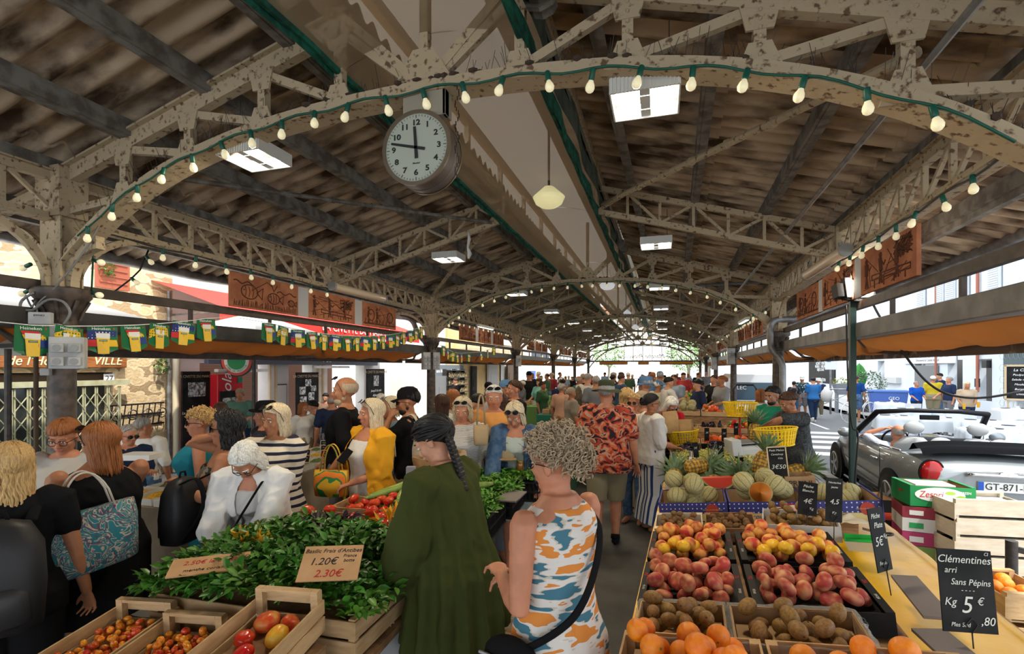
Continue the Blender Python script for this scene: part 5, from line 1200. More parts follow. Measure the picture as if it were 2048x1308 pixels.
# row 2: kiwis in film-lined boxes
FILM = netting('clear_film', (.75, .76, .74), .30)
for k, (u, w, lab) in enumerate(((.20, .33, 'left'), (.60, .43, 'right'))):
 M = rt(u, 2.06, .006)
 carton(M, w, .30, .11, f'film-lined cardboard box of kiwis on the fruit stall, {lab} one', CARD, CARD)
 g = G(); rd = random.Random(k)
 def film(a, b):
  an = 2 * PI * a; q = max(abs(math.cos(an)), abs(math.sin(an))); e = 1 / q
  j = noise.noise(V((a * 30, b * 5, k * 9))); r = 1.0 + (.06 if b > .5 else -.03) * (b if b > .5 else 1) + .03 * j
  return (w / 2 * e * math.cos(an) * r, .15 * e * math.sin(an) * r, (.03 + .09 * min(b * 1.6, 1) - (.03 * max(0, b - .62) / .38)) + .008 * j)
 g.grid(film, 90, 8); tag(g.build('plastic_film', FILM, smooth=True, M=M), f'crinkled clear film over the rim of the {lab} kiwi box', 'plastic film')
 g = G(); g.box((0, 0, .03), (w - .03, .27, .03)); tag(g.build('crate_liner', CARD, M=M), f'cardboard layer in the {lab} kiwi box', 'liner')
 fill(KIWI, M, w - .05, .25, .046, .037 if k else .033, 20 if k == 0 else 17, f'brown kiwi in the {lab} film-lined box', 'kiwi', f'kiwis in the {lab} box', 30 + k, jr=.08)
# rows 3, 4: peaches in black boxes
REDT = mat('red_print', (.55, .02, .02), .6)
for row, (v, l) in enumerate(((2.48, .46), (3.00, .46))):
 for k, (u, w) in enumerate(((.235, .44), (.72, .48))):
  lab = ('near ' if row == 0 else 'far ') + ('left' if k == 0 else 'right'); M = rt(u + row * .0, v, .004)
  t = carton(M, w, l, .09, f'black printed box of peaches, {lab} of the four on the fruit stall', CBLACK, CBLACK, rim=.03)
  for s in (-1, 1): text('print', 'PEZ', .022, tr(s * (w / 2 - .015), .06, .0965) @ rz(PI / 2 * s), REDT, t, .0003); text('print', 'PÊCHES', .014, tr(s * (w / 2 - .015), -.09, .0965) @ rz(PI / 2 * s), mat('chalk', (.62, .64, .58)), t, .0003)
  g = G()
  for q in range(6): g.tube([(.12 + .016 * math.cos(q * PI / 3) + .013 * math.cos(a), -l / 2 - .001, .045 + .016 * math.sin(q * PI / 3) + .013 * math.sin(a)) for a in np.linspace(0, 2 * PI, 10)], .002, 4)
  g.build('flower_print', mat('print_grey', (.12, .14, .14), .6), t)
  g = G(); g.box((0, 0, .03), (w - .03, l - .03, .04)); tag(g.build('crate_liner', CBLACK, M=M), f'dark tray under the fruit of the {lab} peach box', 'liner')
  if row == 0: fill(FPEACH, M, w - .05, l - .05, .052, .035, 34, f'fuzzy red flat peach in the {lab} box', 'flat peach', f'flat peaches in the {lab} box', 40 + k, 1.2, .12)
  else:
   fill(PEACH if k == 0 else [PEACH, PEACH, PEACH], M, w - .05, l - .06, .052, .036, 32, f'round red and yellow peach in the {lab} box', 'peach', f'peaches in the {lab} box', 42 + k)
   for q in range(7 if k else 4):
    rd = random.Random(q + 9 * k); x = -.15 + .05 * q + .02; put('nectarine', NECT, M @ tr(x, -.19 + .06 * (q % 2), .125 + .010 * (q % 3)) @ rot(rd) @ sca(.036, .036, .036), f'smooth yellow nectarine at the front of the {lab} peach box', 'nectarine', f'nectarines of the {lab} box')
# row 5: walnuts and a mixed box
for k, (u, w) in enumerate(((.165, .29), (.47, .29))):
 M = rt(u, 3.42, .03) @ rx(R(6)); lab = 'left' if k == 0 else 'right'; crate(M, w, .26, .085, f'small thin wooden crate of walnuts, {lab} one', WOODW if k == 0 else WOODD, 1)
 g = G(); g.box((0, 0, .025), (w - .07, .19, .03)); tag(g.build('crate_liner', CARD, M=M), f'liner under the {lab} walnuts', 'liner')
 fill(WALNUT_, M, w - .06, .20, .042, .019, 32, f'brown walnut in the {lab} small crate', 'walnut', f'walnuts in the {lab} crate', 50 + k)
M = rt(.86, 3.44, .035) @ rz(R(-8)) @ rx(R(5)); carton(M, .40, .27, .09, 'torn white box of mixed kiwis beside the walnuts', CWHITE, CWHITE)
g = G(); g.box((0, 0, .028), (.37, .24, .03)); tag(g.build('crate_liner', CARD, M=M), 'liner under the mixed kiwis', 'liner')
fill(KIWI, M, .34, .20, .045, .028, 24, 'small green brown kiwi in the torn white box', 'kiwi', 'kiwis in the torn white box', 55)
g = G(); g.grid(lambda a, b: (-.12 + .22 * a, .03 + .05 * b, .125 + .012 * math.sin(a * 9 + b * 4)), 12, 4); tag(g.build('leaflet', mat('pink_leaflet', (.6, .2, .2), .5, c2=(.7, .66, .6), ns=14), smooth=True, M=M), 'pink and white wrapper lying in the torn white box', 'wrapper')
# row 6: melons in blue printed boxes
BLU = pattern('blue_spotted_card', 'dots', [(.65, .66, .7), (.035, .04, .20)], (34, 34, 34), .6, [0, .2], 0); CRE = mat('cream_card', (.55, .45, .20), .7)
for k, (u, w) in enumerate(((.25, .46), (.73, .48), (1.19, .40))):
 lab = ['left', 'middle', 'right'][k]; M = rt(u, 3.98, .004); t = carton(M, w, .42, .13, f'blue spotted cardboard melon box, {lab} of three', BLU, CARD, rim=.012)
 g = G(); g.box((0, -.2125, .028), (w - .02, .003, .05)); g.build('cream_band', CRE, t)
 g = G(); g.lathe([(.042, 0), (.042, .003)], 20, tr(w * .28, -.214, .08) @ rx(PI / 2)); q = g.build('round_seal', mat('seal_red', (.35, .04, .03), .6), t)
 text('lettering', 'marquis', .05, tr(-.08, -.2145, .03) @ rx(PI / 2), mat('seal_blue', (.03, .035, .17), .6), t, .0006); text('print', 'MELON DE NOS RÉGIONS', .011, tr(w * .28, -.2185, .08) @ rx(PI / 2), CRE, t, .0004)
 g = G(); g.box((0, 0, .018), (w - .03, .38, .02)); tag(g.build('crate_liner', CARD, M=M), f'cardboard under the melons of the {lab} box', 'liner')
 fill(MELON, M, w - .05, .37, .032, .070, [7, 7, 3][k], f'netted cream melon in the {lab} blue box', 'melon', f'melons in the {lab} blue box', 60 + k, .9, .05, 14)
g = G(); n = 20; rings = []
for i in range(8): t_ = PI / 2 * (i / 7); rings.append([(math.cos(t_) * math.cos(2 * PI * j / n), math.cos(t_) * math.sin(2 * PI * j / n), -math.sin(t_) * .98) for j in range(n)])
g.loft(rings); HALF = [('half_melon', mk(g, 'half_melon', MEL1))]; g = G(); g.lathe([(.93, .01), (.5, .0), (.42, -.12)], 20); HALF.append(('flesh', mk(g, 'flesh', mat('melon_flesh', (.80, .25, .03), .45))))
put('half_melon', HALF, rt(.70, 3.80, .19) @ rz(.5) @ rx(R(62)) @ ry(R(-30)) @ sca(.075, .075, .075), 'cut half melon showing orange flesh on the melon boxes', 'melon', None)
g = G(); g.prism([(.14 * math.cos(a), .14 * math.sin(a)) for a in np.linspace(PI * 1.12, PI * 1.88, 14)], .06, rx(PI / 2)); WM = rt(.46, 4.22, .27); wm = tag(g.build('watermelon_slice', mat('watermelon_red', (.65, .06, .03), .4), M=WM), 'red slice of watermelon behind the melons', 'watermelon'); g = G(); g.prism([(.145 * math.cos(a), .145 * math.sin(a)) for a in np.linspace(PI * 1.12, PI * 1.88, 14)] + [(.134 * math.cos(a), .134 * math.sin(a)) for a in np.linspace(PI * 1.88, PI * 1.12, 14)], .062, rx(PI / 2)); g.build('rind', mat('rind_green', (.35, .42, .16), .5), wm)
# row 7: pineapples
PP = [(.12, 4.42, .12, 0, 75, 'leftmost of the pile'), (.30, 4.50, .19, -1.2, 84, 'lying on its side on top at the left'), (.44, 4.38, .07, .4, 80, 'half hidden behind the melons'), (.66, 4.42, .08, 2.6, 60, 'with its crown toward the aisle'), (.80, 4.50, .20, -.9, 30, 'standing up in the middle of the pile'), (.78, 4.36, .07, .1, 85, 'below the standing one'), (1.0, 4.45, .12, -1.5, 72, 'rightmost, crown to the road')]
for k, (u, v, z, a, tl, lab) in enumerate(PP): put('pineapple', PINE, rt(u, v, z + .06) @ rz(a) @ rx(R(-tl)) @ sca(1.12, 1.12, 1.12), f'ripe pineapple {lab} behind the melon boxes', 'pineapple', 'pineapples behind the melons')
g = G(); g.box((.55, 4.45, .02), (1.0, .4, .03)); tag(g.build('pineapple_tray', CARD, M=RT @ tr(0, -1.95, 0)), 'brown cardboard tray under the pineapples', 'tray')
# further rows
def lot(lab, u, v, w, l, protos, r, n, what, cat, seed, boxm=None, h=.07, z=.004, wood=False, tilt=PI):
 M = rt(u, v, z)
 (crate if wood else carton)(M, w, l, h, f'{"wooden crate" if wood else "open box"} holding {lab}', *((WOOD, 1) if wood else (boxm or CARD, boxm or CARD)))
 fill(protos, M, w - .04, l - .04, .012, r, n, what, cat, f'{what} - pile', seed, tilt, K=14)
lot('the limes behind the pineapples', .20, 4.93, .38, .30, LIME, .032, 22, 'shiny green lime behind the pineapples', 'lime', 70, CWHITE)
lot('the passion fruit behind the pineapples', .60, 4.93, .38, .30, PASS, .032, 24, 'dark purple passion fruit beside the limes', 'passion fruit', 71)
STRW = mat('berry_red', (.5, .02, .02), .4, vary=.2); g = G(); g.ell((0, 0, 0), (.8, .8, 1.1), n=10, k=7); BERRY = [('strawberry', mk(g, 'strawberry', STRW))]
PUN = mat('green_punnet', (.02, .30, .08), .5)
for k in range(4):
 M = rt(.12 + .22 * k, 5.28, .004); carton(M, .2, .16, .06, f'small punnet of red berries, {["first", "second", "third", "fourth"][k]} from the aisle', [PUN, CBLACK, CWHITE, CWHITE][k], PUN, name='berry_punnet', cat='punnet')
 fill(BERRY if k < 2 else PASS, M, .17, .13, .02, .016 if k < 2 else .022, 16, ['red strawberry in the first punnet', 'red strawberry in the second punnet', 'dark fig in the third punnet', 'dark fig in the fourth punnet'][k], 'berry' if k < 2 else 'fig', f'fruit of punnet {k + 1}', 80 + k)
for k in range(5):
 M = rt(.10 + .18 * k, 5.52, .004); carton(M, .165, .2, .05, f'black punnet of dark cherries in the row before the grapes, {["first", "second", "third", "fourth", "fifth"][k]}', CBLACK, CBLACK, name='cherry_punnet', cat='punnet')
 fill(PASS if k % 2 else BERRY, M, .13, .16, .02, .015, 14, f'dark cherry in the {["first", "second", "third", "fourth", "fifth"][k]} black punnet', 'cherry', f'cherries of punnet {k + 1}', 90 + k)
for k in range(4):
 M = rt(.14 + .235 * k, 5.95, .02) @ rx(R(8)); lab = ['first', 'second', 'third', 'fourth'][k]; carton(M, .225, .5, .07, f'box of green grapes, {lab} from the aisle', CWHITE, CWHITE, name='grape_box')
 rd = random.Random(k)
 for q in range(7): put('grape_bunch', GRG[q % 2], M @ tr(rd.uniform(-.05, .05), -.17 + (q % 4) * .11, .05 + .03 * (q > 3)) @ rz(rd.uniform(-.7, .7) + PI * (q % 2)), f'bunch of green grapes in the {lab} grape box', 'grapes', f'bunches of the {lab} grape box')
for k in range(3):
 M = rt(.2 + .3 * k, 6.42, .05) @ rx(R(8)); lab = ['left', 'middle', 'right'][k]; carton(M, .28, .36, .07, f'box of black grapes behind the green ones, {lab}', CBLACK, CBLACK, name='grape_box')
 rd = random.Random(k + 9)
 for q in range(5): put('grape_bunch', GRB[0], M @ tr(rd.uniform(-.08, .08), -.12 + q * .06, .055) @ rz(rd.uniform(-1, 1)), f'bunch of black grapes in the {lab} black grape box', 'grapes', f'bunches of the {lab} black grape box')
ORM2 = [('tomato', mk(dimple(1, .16, 20, 9, .82, 6, .03), 'tomato', mat('far_tomato', (.72, .13, .02), .3, vary=.2))), ('calyx', CALYX)]
for k, (u, v, z, pr, r, n, what, cat) in enumerate(((.18, 6.95, .10, ORM2, .04, 14, 'orange red tomato in the far left tomato crate', 'tomato'), (.52, 6.95, .10, ORM2, .04, 14, 'orange red tomato in the far middle tomato crate', 'tomato'), (.86, 6.95, .10, ORM2, .04, 12, 'orange red tomato in the far right tomato crate', 'tomato'))):
 lot(f'the {what.split(" in ")[1]}', u, v, .32, .4, pr, r, n, what, cat, 100 + k, z=z, wood=True)
EGG = [('aubergine', mk(G().ell((0, 0, 0), (.75, .75, 2.2), n=12, k=9), 'aubergine', mat('aubergine_skin', (.015, .008, .02), .15))), ('calyx', CALYX)]
lot('the aubergines', .52, 7.85, .36, .4, EGG, .036, 9, 'black aubergine in the crate above the tomatoes', 'aubergine', 110, z=.20, wood=True, tilt=.4)
lot('the cucumbers', .16, 7.85, .34, .4, [ZUC[0], ZUC[1]], 1.0, 0, '', '', 111, z=.20, wood=True)
for q in range(8): put('cucumber', [('cucumber', mk(G().tube([(0, -.17, 0), (0, -.15, 0), (0, .15, .004), (0, .17, .004)], [.006, .02, .02, .006], 10), 'cucumber', mat('cucumber_skin', (.02, .06, .015), .35)))], rt(.04 + .032 * q, 7.85, .25 + .02 * (q % 2)) @ rz(PI / 2 * .02), 'dark green cucumber in the crate beside the aubergines', 'cucumber', 'cucumbers of the far crate')
PEPM = [[('pepper', mk(dimple(1, .2, 18, 9, 1.15, 4, .08), 'pepper', mat('pepper_%d' % q, c, .2))), ('calyx', CALYX)] for q, c in enumerate(((.6, .03, .02), (.75, .45, .02), (.08, .25, .03)))]
lot('the peppers', .88, 7.85, .34, .4, PEPM, .042, 12, 'coloured pepper in the crate right of the aubergines', 'pepper', 112, z=.20, wood=True)
for k, (u, v, z, lab) in enumerate(((.2, 8.6, .36, 'left'), (.56, 8.6, .36, 'middle'), (.9, 8.6, .36, 'right'))):
 lot(f'the onions and melons of the far upper tier, {lab}', u, v, .34, .42, [MELON, [ORM2[0]], KIWI][k], [.06, .045, .045][k], [7, 10, 10][k], [f'small far melon on the {lab} upper tier', f'far orange tomato on the {lab} upper tier', f'far brown onion on the {lab} upper tier'][k], ['melon', 'tomato', 'onion'][k], 120 + k, z=z, wood=True)
g = G()
for (v, z, l) in ((6.95, .05, .5), (7.85, .10, .5), (8.6, .18, .5)): g.box((.52, v - 1.95, z), (1.04, l, z * 1.9))
tag(g.build('stall_steps', WOODD, M=RT), 'stepped wooden shelves under the far crates of the fruit stall', 'shelf')
# third stall farther along the road side
for k, (x, y, w, l) in enumerate(((.25, 13.3, .8, 3.4), (.2, 17.8, 1.3, 3.6), (.3, 22.6, 1.3, 4))):
 o = ['second', 'third', 'fourth'][k]; t = T('stall_table', f'crate-covered table of the {o} stall on the road side', 'table', (x + .5, y, 0)); g = G(); g.box((0, 0, .76), (w, l, .05)); g.build('tabletop', WOODD, t); g = G(); g.box((0, 0, .37), (w - .05, l - .05, .73)); g.build('skirt', mat('grey_skirt', (.16, .15, .13), .9), t)
 rd = random.Random(k)
 for q in range(9 if k < 2 else 6):
  cx, cyy = x + .5 + (w - .12) * (q % 3 - 1) / 3, y - l / 2 + .35 + (q // 3) * (.95 if k < 2 else 1.4); z = .79 + .10 * (q // 3); M = tr(cx, cyy, z)
  nm, pr, r, ct = [('melon', MELON, .06, 'melon'), ('tomato', ORM2, .042, 'tomato'), ('lime', LIME, .04, 'lime'), ('orange', ORANGE, .042, 'orange'), ('pepper', PEPM[1], .045, 'pepper')][(q + k) % 5]
  pos = ['front left', 'front middle', 'front right', 'middle left', 'centre', 'middle right', 'back left', 'back middle', 'back right'][q]
  g = G(); g.box((0, 0, -.05 * (q // 3)), (w / 3.4, .44, .1 * (q // 3) + .004))
  if q // 3: tag(g.build('crate_riser', WOODD, M=M), f'wooden riser under the {pos} crate of the {o} road-side stall', 'riser')
  crate(M @ tr(0, 0, .004), w / 3.4, .42, .10, f'{pos} wooden crate of the {o} road-side stall', WOOD, 1)
  fill(pr, M, w / 3.4 - .05, .37, .02, r, 7 if r > .05 else 12, f'{nm} in the {pos} crate of the {o} road-side stall', ct, f'{nm}s, {pos} crate, {o} stall', 200 + q + k * 20, K=8)
# ---- boards of the fruit stall
chalkboard(rt(1.16, 2.20, .012, .34) @ rx(R(-8)) @ ry(R(9)), .19, .28, [('Clémentines', -.005, .245, .037), ('CI', .075, .268, .016), ('arri', -.055, .208, .03), ('Sans Pépins', .012, .168, .03), ('- - - -', .0, .142, .022), ('Kg', -.065, .10, .038), ('5', -.01, .09, .08), ('€', .04, .105, .036), (',80', .06, .04, .04), ('Ples Sud', -.035, .025, .02)], 'big chalk price board for clementines at the front of the fruit stall', .05)
chalkboard(rt(1.05, 2.62, .012, .85) @ rx(R(-6)) @ ry(R(6)), .12, .27, [('Pêche', -.01, .235, .03), ('Plate', .0, .195, .035), ('5€', -.015, .125, .055), ('Kg', .04, .145, .025), ('France', -.01, .035, .022)], 'tall narrow chalk board for flat peaches beside the black boxes', .10)
chalkboard(rt(.86, 3.30, .03, .12) @ rx(R(-12)) @ ry(R(12)), .10, .19, [('Pêche', 0, .165, .022), ('Blanche', 0, .14, .02), ('4€', 0, .08, .04), ('Kg', .02, .04, .02)], 'tilted chalk board in front of the melon boxes, left of two', .14)
chalkboard(rt(.97, 3.20, .0, .2) @ rx(R(-6)) @ ry(R(10)), .085, .24, [('Nectarine', 0, .215, .016), ('jaune', 0, .19, .016), ('4,5', 0, .11, .038), ('Kg', 0, .05, .02)], 'tilted chalk board in front of the melon boxes, right of two', .16)
chalkboard(rt(.88, 4.22, .1, 0), .125, .27, [('Petit Melon', 0, .245, .022), ('Cantaloup', 0, .215, .02), ('Kilo', .02, .185, .02), ('3€50', 0, .12, .045), ('Sud', -.02, .02, .018)], 'wood-framed chalk board reading 3 euro 50 before the sellers', .06, frame=True)
chalkboard(rt(1.36, 3.75, .0, 1.35) @ ry(R(10)), .11, .30, [('Melon', 0, .26, .02)], 'chalk board seen edge-on at the road end of the melon boxes', .12)
chalkboard(rt(1.02, 7.30, .16, 0), .16, .26, [('Tomate', 0, .22, .03), ('3€90', 0, .12, .05)], 'dark chalk board beside the hanging far basket', .05)
for k, (u, v, z) in enumerate(((.30, 5.75, .0), (.55, 5.75, .0), (.42, 6.75, .08), (.62, 6.75, .08), (.8, 7.3, .1))): chalkboard(rt(u, v, z, .3 * (-1) ** k), .06, .16, [('2€', 0, .1, .03)], f'small dark price board among the grapes and tomatoes, {["left front", "right front", "left back", "right back", "farthest"][k]}', .12)
# ---- loose things on the stall
t = T('yellow_basket', 'yellow plastic lattice basket standing on a post beside the sellers', 'basket', rt(.975, 4.85, .34)); YP = mat('yellow_plastic', (.85, .58, .01), .4)
def basket(t, s=1.0):
 g = G(); n = 36
 for (r, z, q) in ((.205, .185, .009), (.20, .165, .004), (.185, .12, .004), (.175, .085, .004), (.165, .05, .004), (.158, .012, .008)): g.tube([(r * s * math.cos(a), r * .8 * s * math.sin(a), z * s) for a in np.linspace(0, 2 * PI, n + 1)], q * s, 6)
 g.build('ring', YP, t); g = G()
 for k in range(n): a = 2 * PI * k / n; g.bar((.158 * s * math.cos(a), .126 * s * math.sin(a), .012 * s), (.205 * s * math.cos(a), .164 * s * math.sin(a), .185 * s), .013 * s, .003 * s, V((math.cos(a), math.sin(a), 0)))
 g.build('slat', YP, t); g = G(); g.lathe([(.155 * s, .010 * s), (.155 * s, .014 * s)], 24, sca(1, .8, 1)); g.build('bottom', YP, t)
basket(t, .82); g = G(); g.tube([(0, 0, -.34), (0, 0, .012)], .012, 8); g.build('post', mat('red_post', (.5, .02, .02), .5), t)
t = T('yellow_basket', 'stack of yellow baskets on a red post by the far tomatoes', 'basket', rt(.86, 7.45, .45)); basket(t, 1.05); g = G(); g.tube([(0, 0, -.45), (0, 0, .012)], .014, 8); g.build('post', mat('red_post', (.5, .02, .02)), t)
t = T('yellow_basket', 'yellow basket standing on the crates next to the paper bags', 'basket', rt(.16, 6.68, .13)); basket(t, .95)
for k, (u, v, z, a) in enumerate(((.03, 6.60, .30, .3), (.20, 6.66, .18, -.3))):
 g = G(); g.loft([[(x * s, y * s2, zz) for x, y in ((-.09, -.06), (.09, -.06), (.09, .06), (-.09, .06))] for s, s2, zz in ((.9, .9, 0), (1, 1, .1), (1.05, .8, .2), (1.0, .35, .27))], cap=False); tag(g.build('paper_bag', mat('kraft_paper', (.46, .29, .13), .7, c2=(.38, .23, .1), ns=8, bump=.6, bs=14), smooth=20, M=rt(u, v, z, a)), ['brown paper bag held up beside the red jacket', 'brown paper bag standing in the yellow basket'][k], 'paper bag')
t = T('green_punnet', 'empty punnet with a bright green inside on the yellow cloth', 'punnet', rt(1.13, 3.24, .006, -.2))
g = G(); g.loft([[(s * a, u * b, z) for s, u in ((-1, -1), (1, -1), (1, 1), (-1, 1))] for a, b, z in ((.075, .055, 0), (.09, .07, .055))], cap=False); g.build('outside', mat('cream_punnet', (.62, .58, .42), .7), t); g = G(); g.box((0, 0, .03), (.162, .12, .01)); g.loft([[(s * a, u * b, z) for s, u in ((-1, -1), (1, -1), (1, 1), (-1, 1))] for a, b, z in ((.08, .06, .03), (.088, .068, .056))], cap=False); g.build('inside', mat('bright_green', (.01, .42, .05), .5), t)
t = T('scissors', 'black handled scissors lying on the yellow cloth', 'scissors', rt(1.28, 3.45, .016, .4)); g = G()
for s in (-1, 1): g.tube([(s * .03 + .028 * math.cos(a), .02 * math.sin(a), 0) for a in np.linspace(0, 2 * PI, 14)], .006, 6)
g.build('handle', BLACK, t); g = G(); g.bar((.0, .02, 0), (.03, .13, 0), .003, .015); g.bar((0, .02, .003), (-.02, .13, .003), .003, .015); g.build('blade', STEEL, t)
t = tag(G().grid(lambda a, b: (.2 * a - .1, .16 * b - .08, .02 + .02 * noise.noise(V((a * 4, b * 4, 3))) + .03 * math.sin(a * 5) * b), 14, 12).build('tea_towel', mat('cream_cloth', (.62, .55, .4), .9), smooth=True, M=rt(1.22, 3.72, .006)), 'crumpled cream cloth lying beside the melon box', 'cloth')
for k, (u, v, w, l, a) in enumerate(((1.10, 2.05, .11, .52, .1), (1.16, 2.62, .10, .42, -.06))): g = G(); g.box((0, 0, .008), (w, l, .012)); tag(g.build('grey_plank', mat('grey_board', (.20, .17, .16), .7), M=rt(u, v, .008, a)), f'loose grey brown board on the yellow cloth, {["nearer", "farther"][k]} one', 'board')
g = G(); g.grid(lambda a, b: (.3 * a - .15, .22 * b - .11, .012 + .025 * abs(math.sin(a * 3 + b * 2)) * b), 14, 10); tag(g.build('plastic_sheet', mat('tan_plastic', (.45, .36, .25), .35), smooth=True, M=rt(1.0, 1.93, .02, .1)), 'folded tan plastic sheet behind the right orange crate', 'plastic sheet')
t = T('weighing_scale', 'pale grey shop scale in front of the green shirted seller', 'scale', rt(.86, 5.95, .10, .25)); SG = mat('scale_grey', (.48, .49, .46), .4); g = G(); g.loft([[(s * a, u * b, z) for s, u in ((-1, -1), (1, -1), (1, 1), (-1, 1))] for a, b, z in ((.2, .17, 0), (.2, .17, .07), (.17, .15, .11))]); g.build('base', SG, t, bevel=.008); g = G(); g.box((0, 0, .135), (.42, .3, .014)); g.build('pan', STEEL, t, bevel=.004); g = G(); g.box((-.2, -.05, .1), (.1, .26, .17), rz(0)); g.build('display', SG, t, bevel=.01); g = G(); g.box((0, 0, -.05), (.36, .3, .1)); g.build('stand', BLACK, t)
for k, (u, v, z, lab, m) in enumerate(((1.0, 4.62, .004, 'nearer', WHITE), (1.02, 4.9, .004, 'farther', WHITE))): t = carton(rt(u + .12, v - .18, z), .30, .2, .10, f'white plastic tub beside the framed chalk board, {lab} one', mat('tub_white', (.6, .6, .57), .4), CARD, name='plastic_tub', cat='tub')
t = crate(rt(1.01, 4.27, .11), .2, .17, .10, 'brown prune box behind the right melon box', CARD, 1, name='prune_box', cat='box'); text('lettering', 'PRUNI', .055, tr(0, -.0865, .05) @ rx(PI / 2), BLACK, t, .0006)
t = T('kitchen_knife', 'red handled knife lying among the pineapples', 'knife', rt(.9, 4.75, .16, .2)); g = G(); g.tube([(0, 0, 0), (.11, 0, .0)], .011, 8); g.build('handle', REDT, t); g = G(); g.bar((.1, 0, 0), (.24, 0, 0), .002, .02); g.build('blade', STEEL, t)
# ---- crates stacked at the kerb
def stackcrate(z, lab, k, w=.58, l=.36, h=.13, X=2.55, Y=5.13, a=.12):
 t = crate(tr(X + .008 * (k % 2), Y, z) @ rz(a), w, l, h, lab, WOODW, 1, high=.035); return t
KL = ['bottom', 'second', 'third', 'fourth', 'topmost']
for k in range(5):
 z = .0 + k * .155; t = stackcrate(z, f'white wooden crate in the tall stack beside the fruit stall, {KL[k]} of five', k)
 if k == 0: text('lettering', 'PROVENCE', .085, tr(.06, -.1815, .075) @ rx(PI / 2), REDT, t, .0006)
 g = G(); g.box((0, 0, .055), (.5, .30, .07)); tag(g.build('crate_filling', CBLACK, M=tr(2.55, 5.13, z) @ rz(.12)), f'dark plastic wrapped goods inside the {KL[k]} crate of the white stack', 'goods')
g = G(); g.grid(lambda a, b: (.26 * (2 * a - 1), .15 * (2 * b - 1), .012 * noise.noise(V((a * 4, b * 3, 1)))), 14, 8); tag(g.build('paper_sheet', mat('white_sheet', (.72, .73, .75), .6), M=tr(2.55, 5.13, .735) @ rz(.12)), 'white paper sheets in the topmost crate of the stack', 'paper')
ZG = mat('kiwi_box_green', (.01, .22, .06), .5); t = carton(tr(2.32, 5.36, .645) @ rz(.05) @ sca(1.1, 1.1, 1.25), .44, .30, .14, 'green kiwi carton with a big white print on top of the boxes', ZG, CARD, name='kiwi_carton', rim=.03)
g = G(); g.prism([(-.19 + .17 * (1 + math.cos(a)) + .0, .02 + .05 * math.sin(a)) for a in np.linspace(0, 2 * PI, 22)], .002, tr(0, -.1515, .065) @ rx(PI / 2)); g.build('white_print', WHITE, t)
text('lettering', 'Zespri', .062, tr(-.08, -.153, .085) @ rx(PI / 2), REDT, t, .0006, shear=.2); text('print', 'GREEN', .024, tr(.15, -.153, .105) @ rx(PI / 2), WHITE, t, .0006)
for (x, z, rx_, rz_, m, nm) in ((.12, .05, .045, .036, mat('kiwi_green', (.22, .42, .03), .5), 'kiwi_slice'), (.12, .05, .022, .017, WHITE, 'kiwi_core'), (.05, .10, .035, .012, mat('leaf_green', (.3, .5, .05), .5), 'leaf_print'), (.0, .035, .04, .013, mat('leaf_green', (.3, .5, .05)), 'leaf_print')): g = G(); g.lathe([(1, 0), (1, .002)], 20, tr(x, -.1525 - (.001 if nm == 'kiwi_core' else 0), z) @ rx(PI / 2) @ sca(rx_, rz_, 1)); g.build(nm, m, t)
text('print', 'Zespri', .03, tr(-.2215, .0, .085) @ rz(-PI / 2) @ rx(PI / 2), REDT, t, .0006); g = G(); g.box((0, .0, .145), (.3, .2, .012)); tag(g.build('paper_pad', WHITE, M=tr(2.30, 5.36, .672) @ rz(.05)), 'white pad lying in the green kiwi carton', 'paper')
BX = [(2.17, 5.36, .0, .24, .36, .16, mat('tan_carton', (.55, .40, .2), .7), 'tan tomato carton at the bottom of the box pile'), (2.18, 5.36, .16, .24, .36, .14, mat('lime_carton', (.2, .3, .08), .6), 'green and grey carton of the box pile'), (2.18, 5.36, .30, .24, .36, .12, mat('pink_carton', (.4, .04, .12), .6), 'pink carton with white labels in the box pile'), (2.18, 5.36, .42, .24, .36, .12, CWHITE, 'white carton with green spots in the box pile'), (2.18, 5.36, .54, .24, .36, .10, mat('wine_carton', (.28, .03, .05), .6), 'wine red carton at the top of the box pile')]
for k, (x, y, z, w, l, h, m, lab) in enumerate(BX): t = carton(tr(x, y, z) @ rz(-.15), w, l, h - .004, lab, m, CARD); g = G(); g.box((-.02, -l / 2 - .001, h * .45), (.1, .002, h * .4)); g.build('print', WHITE if k != 3 else PUN, t)
for k, (z, m, lab) in enumerate(((.0, ZG, 'green carton under the black ones behind the yellow cloth'), (.13, CBLACK, 'black and red carton with orange print, lower of two'), (.36, CBLACK, 'black and red carton with orange print, upper of two'))):
 t = carton(tr(2.03, 5.78, z) @ rz(.05), .22, .36, .225 if z else .125, lab, m, CARD); g = G(); g.box((0, -.181, .07), (.21, .002, .07)); g.build('red_band', mat('band_red', (.55, .06, .02), .6), t); g = G(); g.box((-.04, -.182, .16), (.04, .002, .05)); g.build('yellow_print', FY, t)
t = T('iron_bollard', 'dark iron post with a rail in front of the white crates', 'bollard', (2.43, 4.5, 0)); g = G(); g.tube([(0, 0, 0), (0, 0, .60)], .035, 12); g.build('post', DARKSTEEL, t, 40); g = G(); g.bar((.03, 0, .54), (.55, -.12, .46), .03, .04); g.build('rail', DARKSTEEL, t)
M = tr(1.93, 3.6, .46) @ rz(.10); crate(M, .30, .40, .14, 'wooden crate of a few oranges at the far right', WOOD, 1, high=.02); g = G(); g.box((0, 0, .05), (.25, .33, .05)); tag(g.build('crate_liner', CARD, M=M), 'liner in the right-hand orange crate', 'liner')
for k, (x, y) in enumerate(((-.06, .1), (-.07, .0), (.02, .05), (-.06, -.1), (.04, -.05), (.05, .12))): put('orange', ORANGE, M @ tr(x, y, .115) @ rot(random.Random(k)) @ sca(.042, .042, .042), 'orange in the half-empty crate at the far right', 'orange', 'oranges in the right-hand crate')
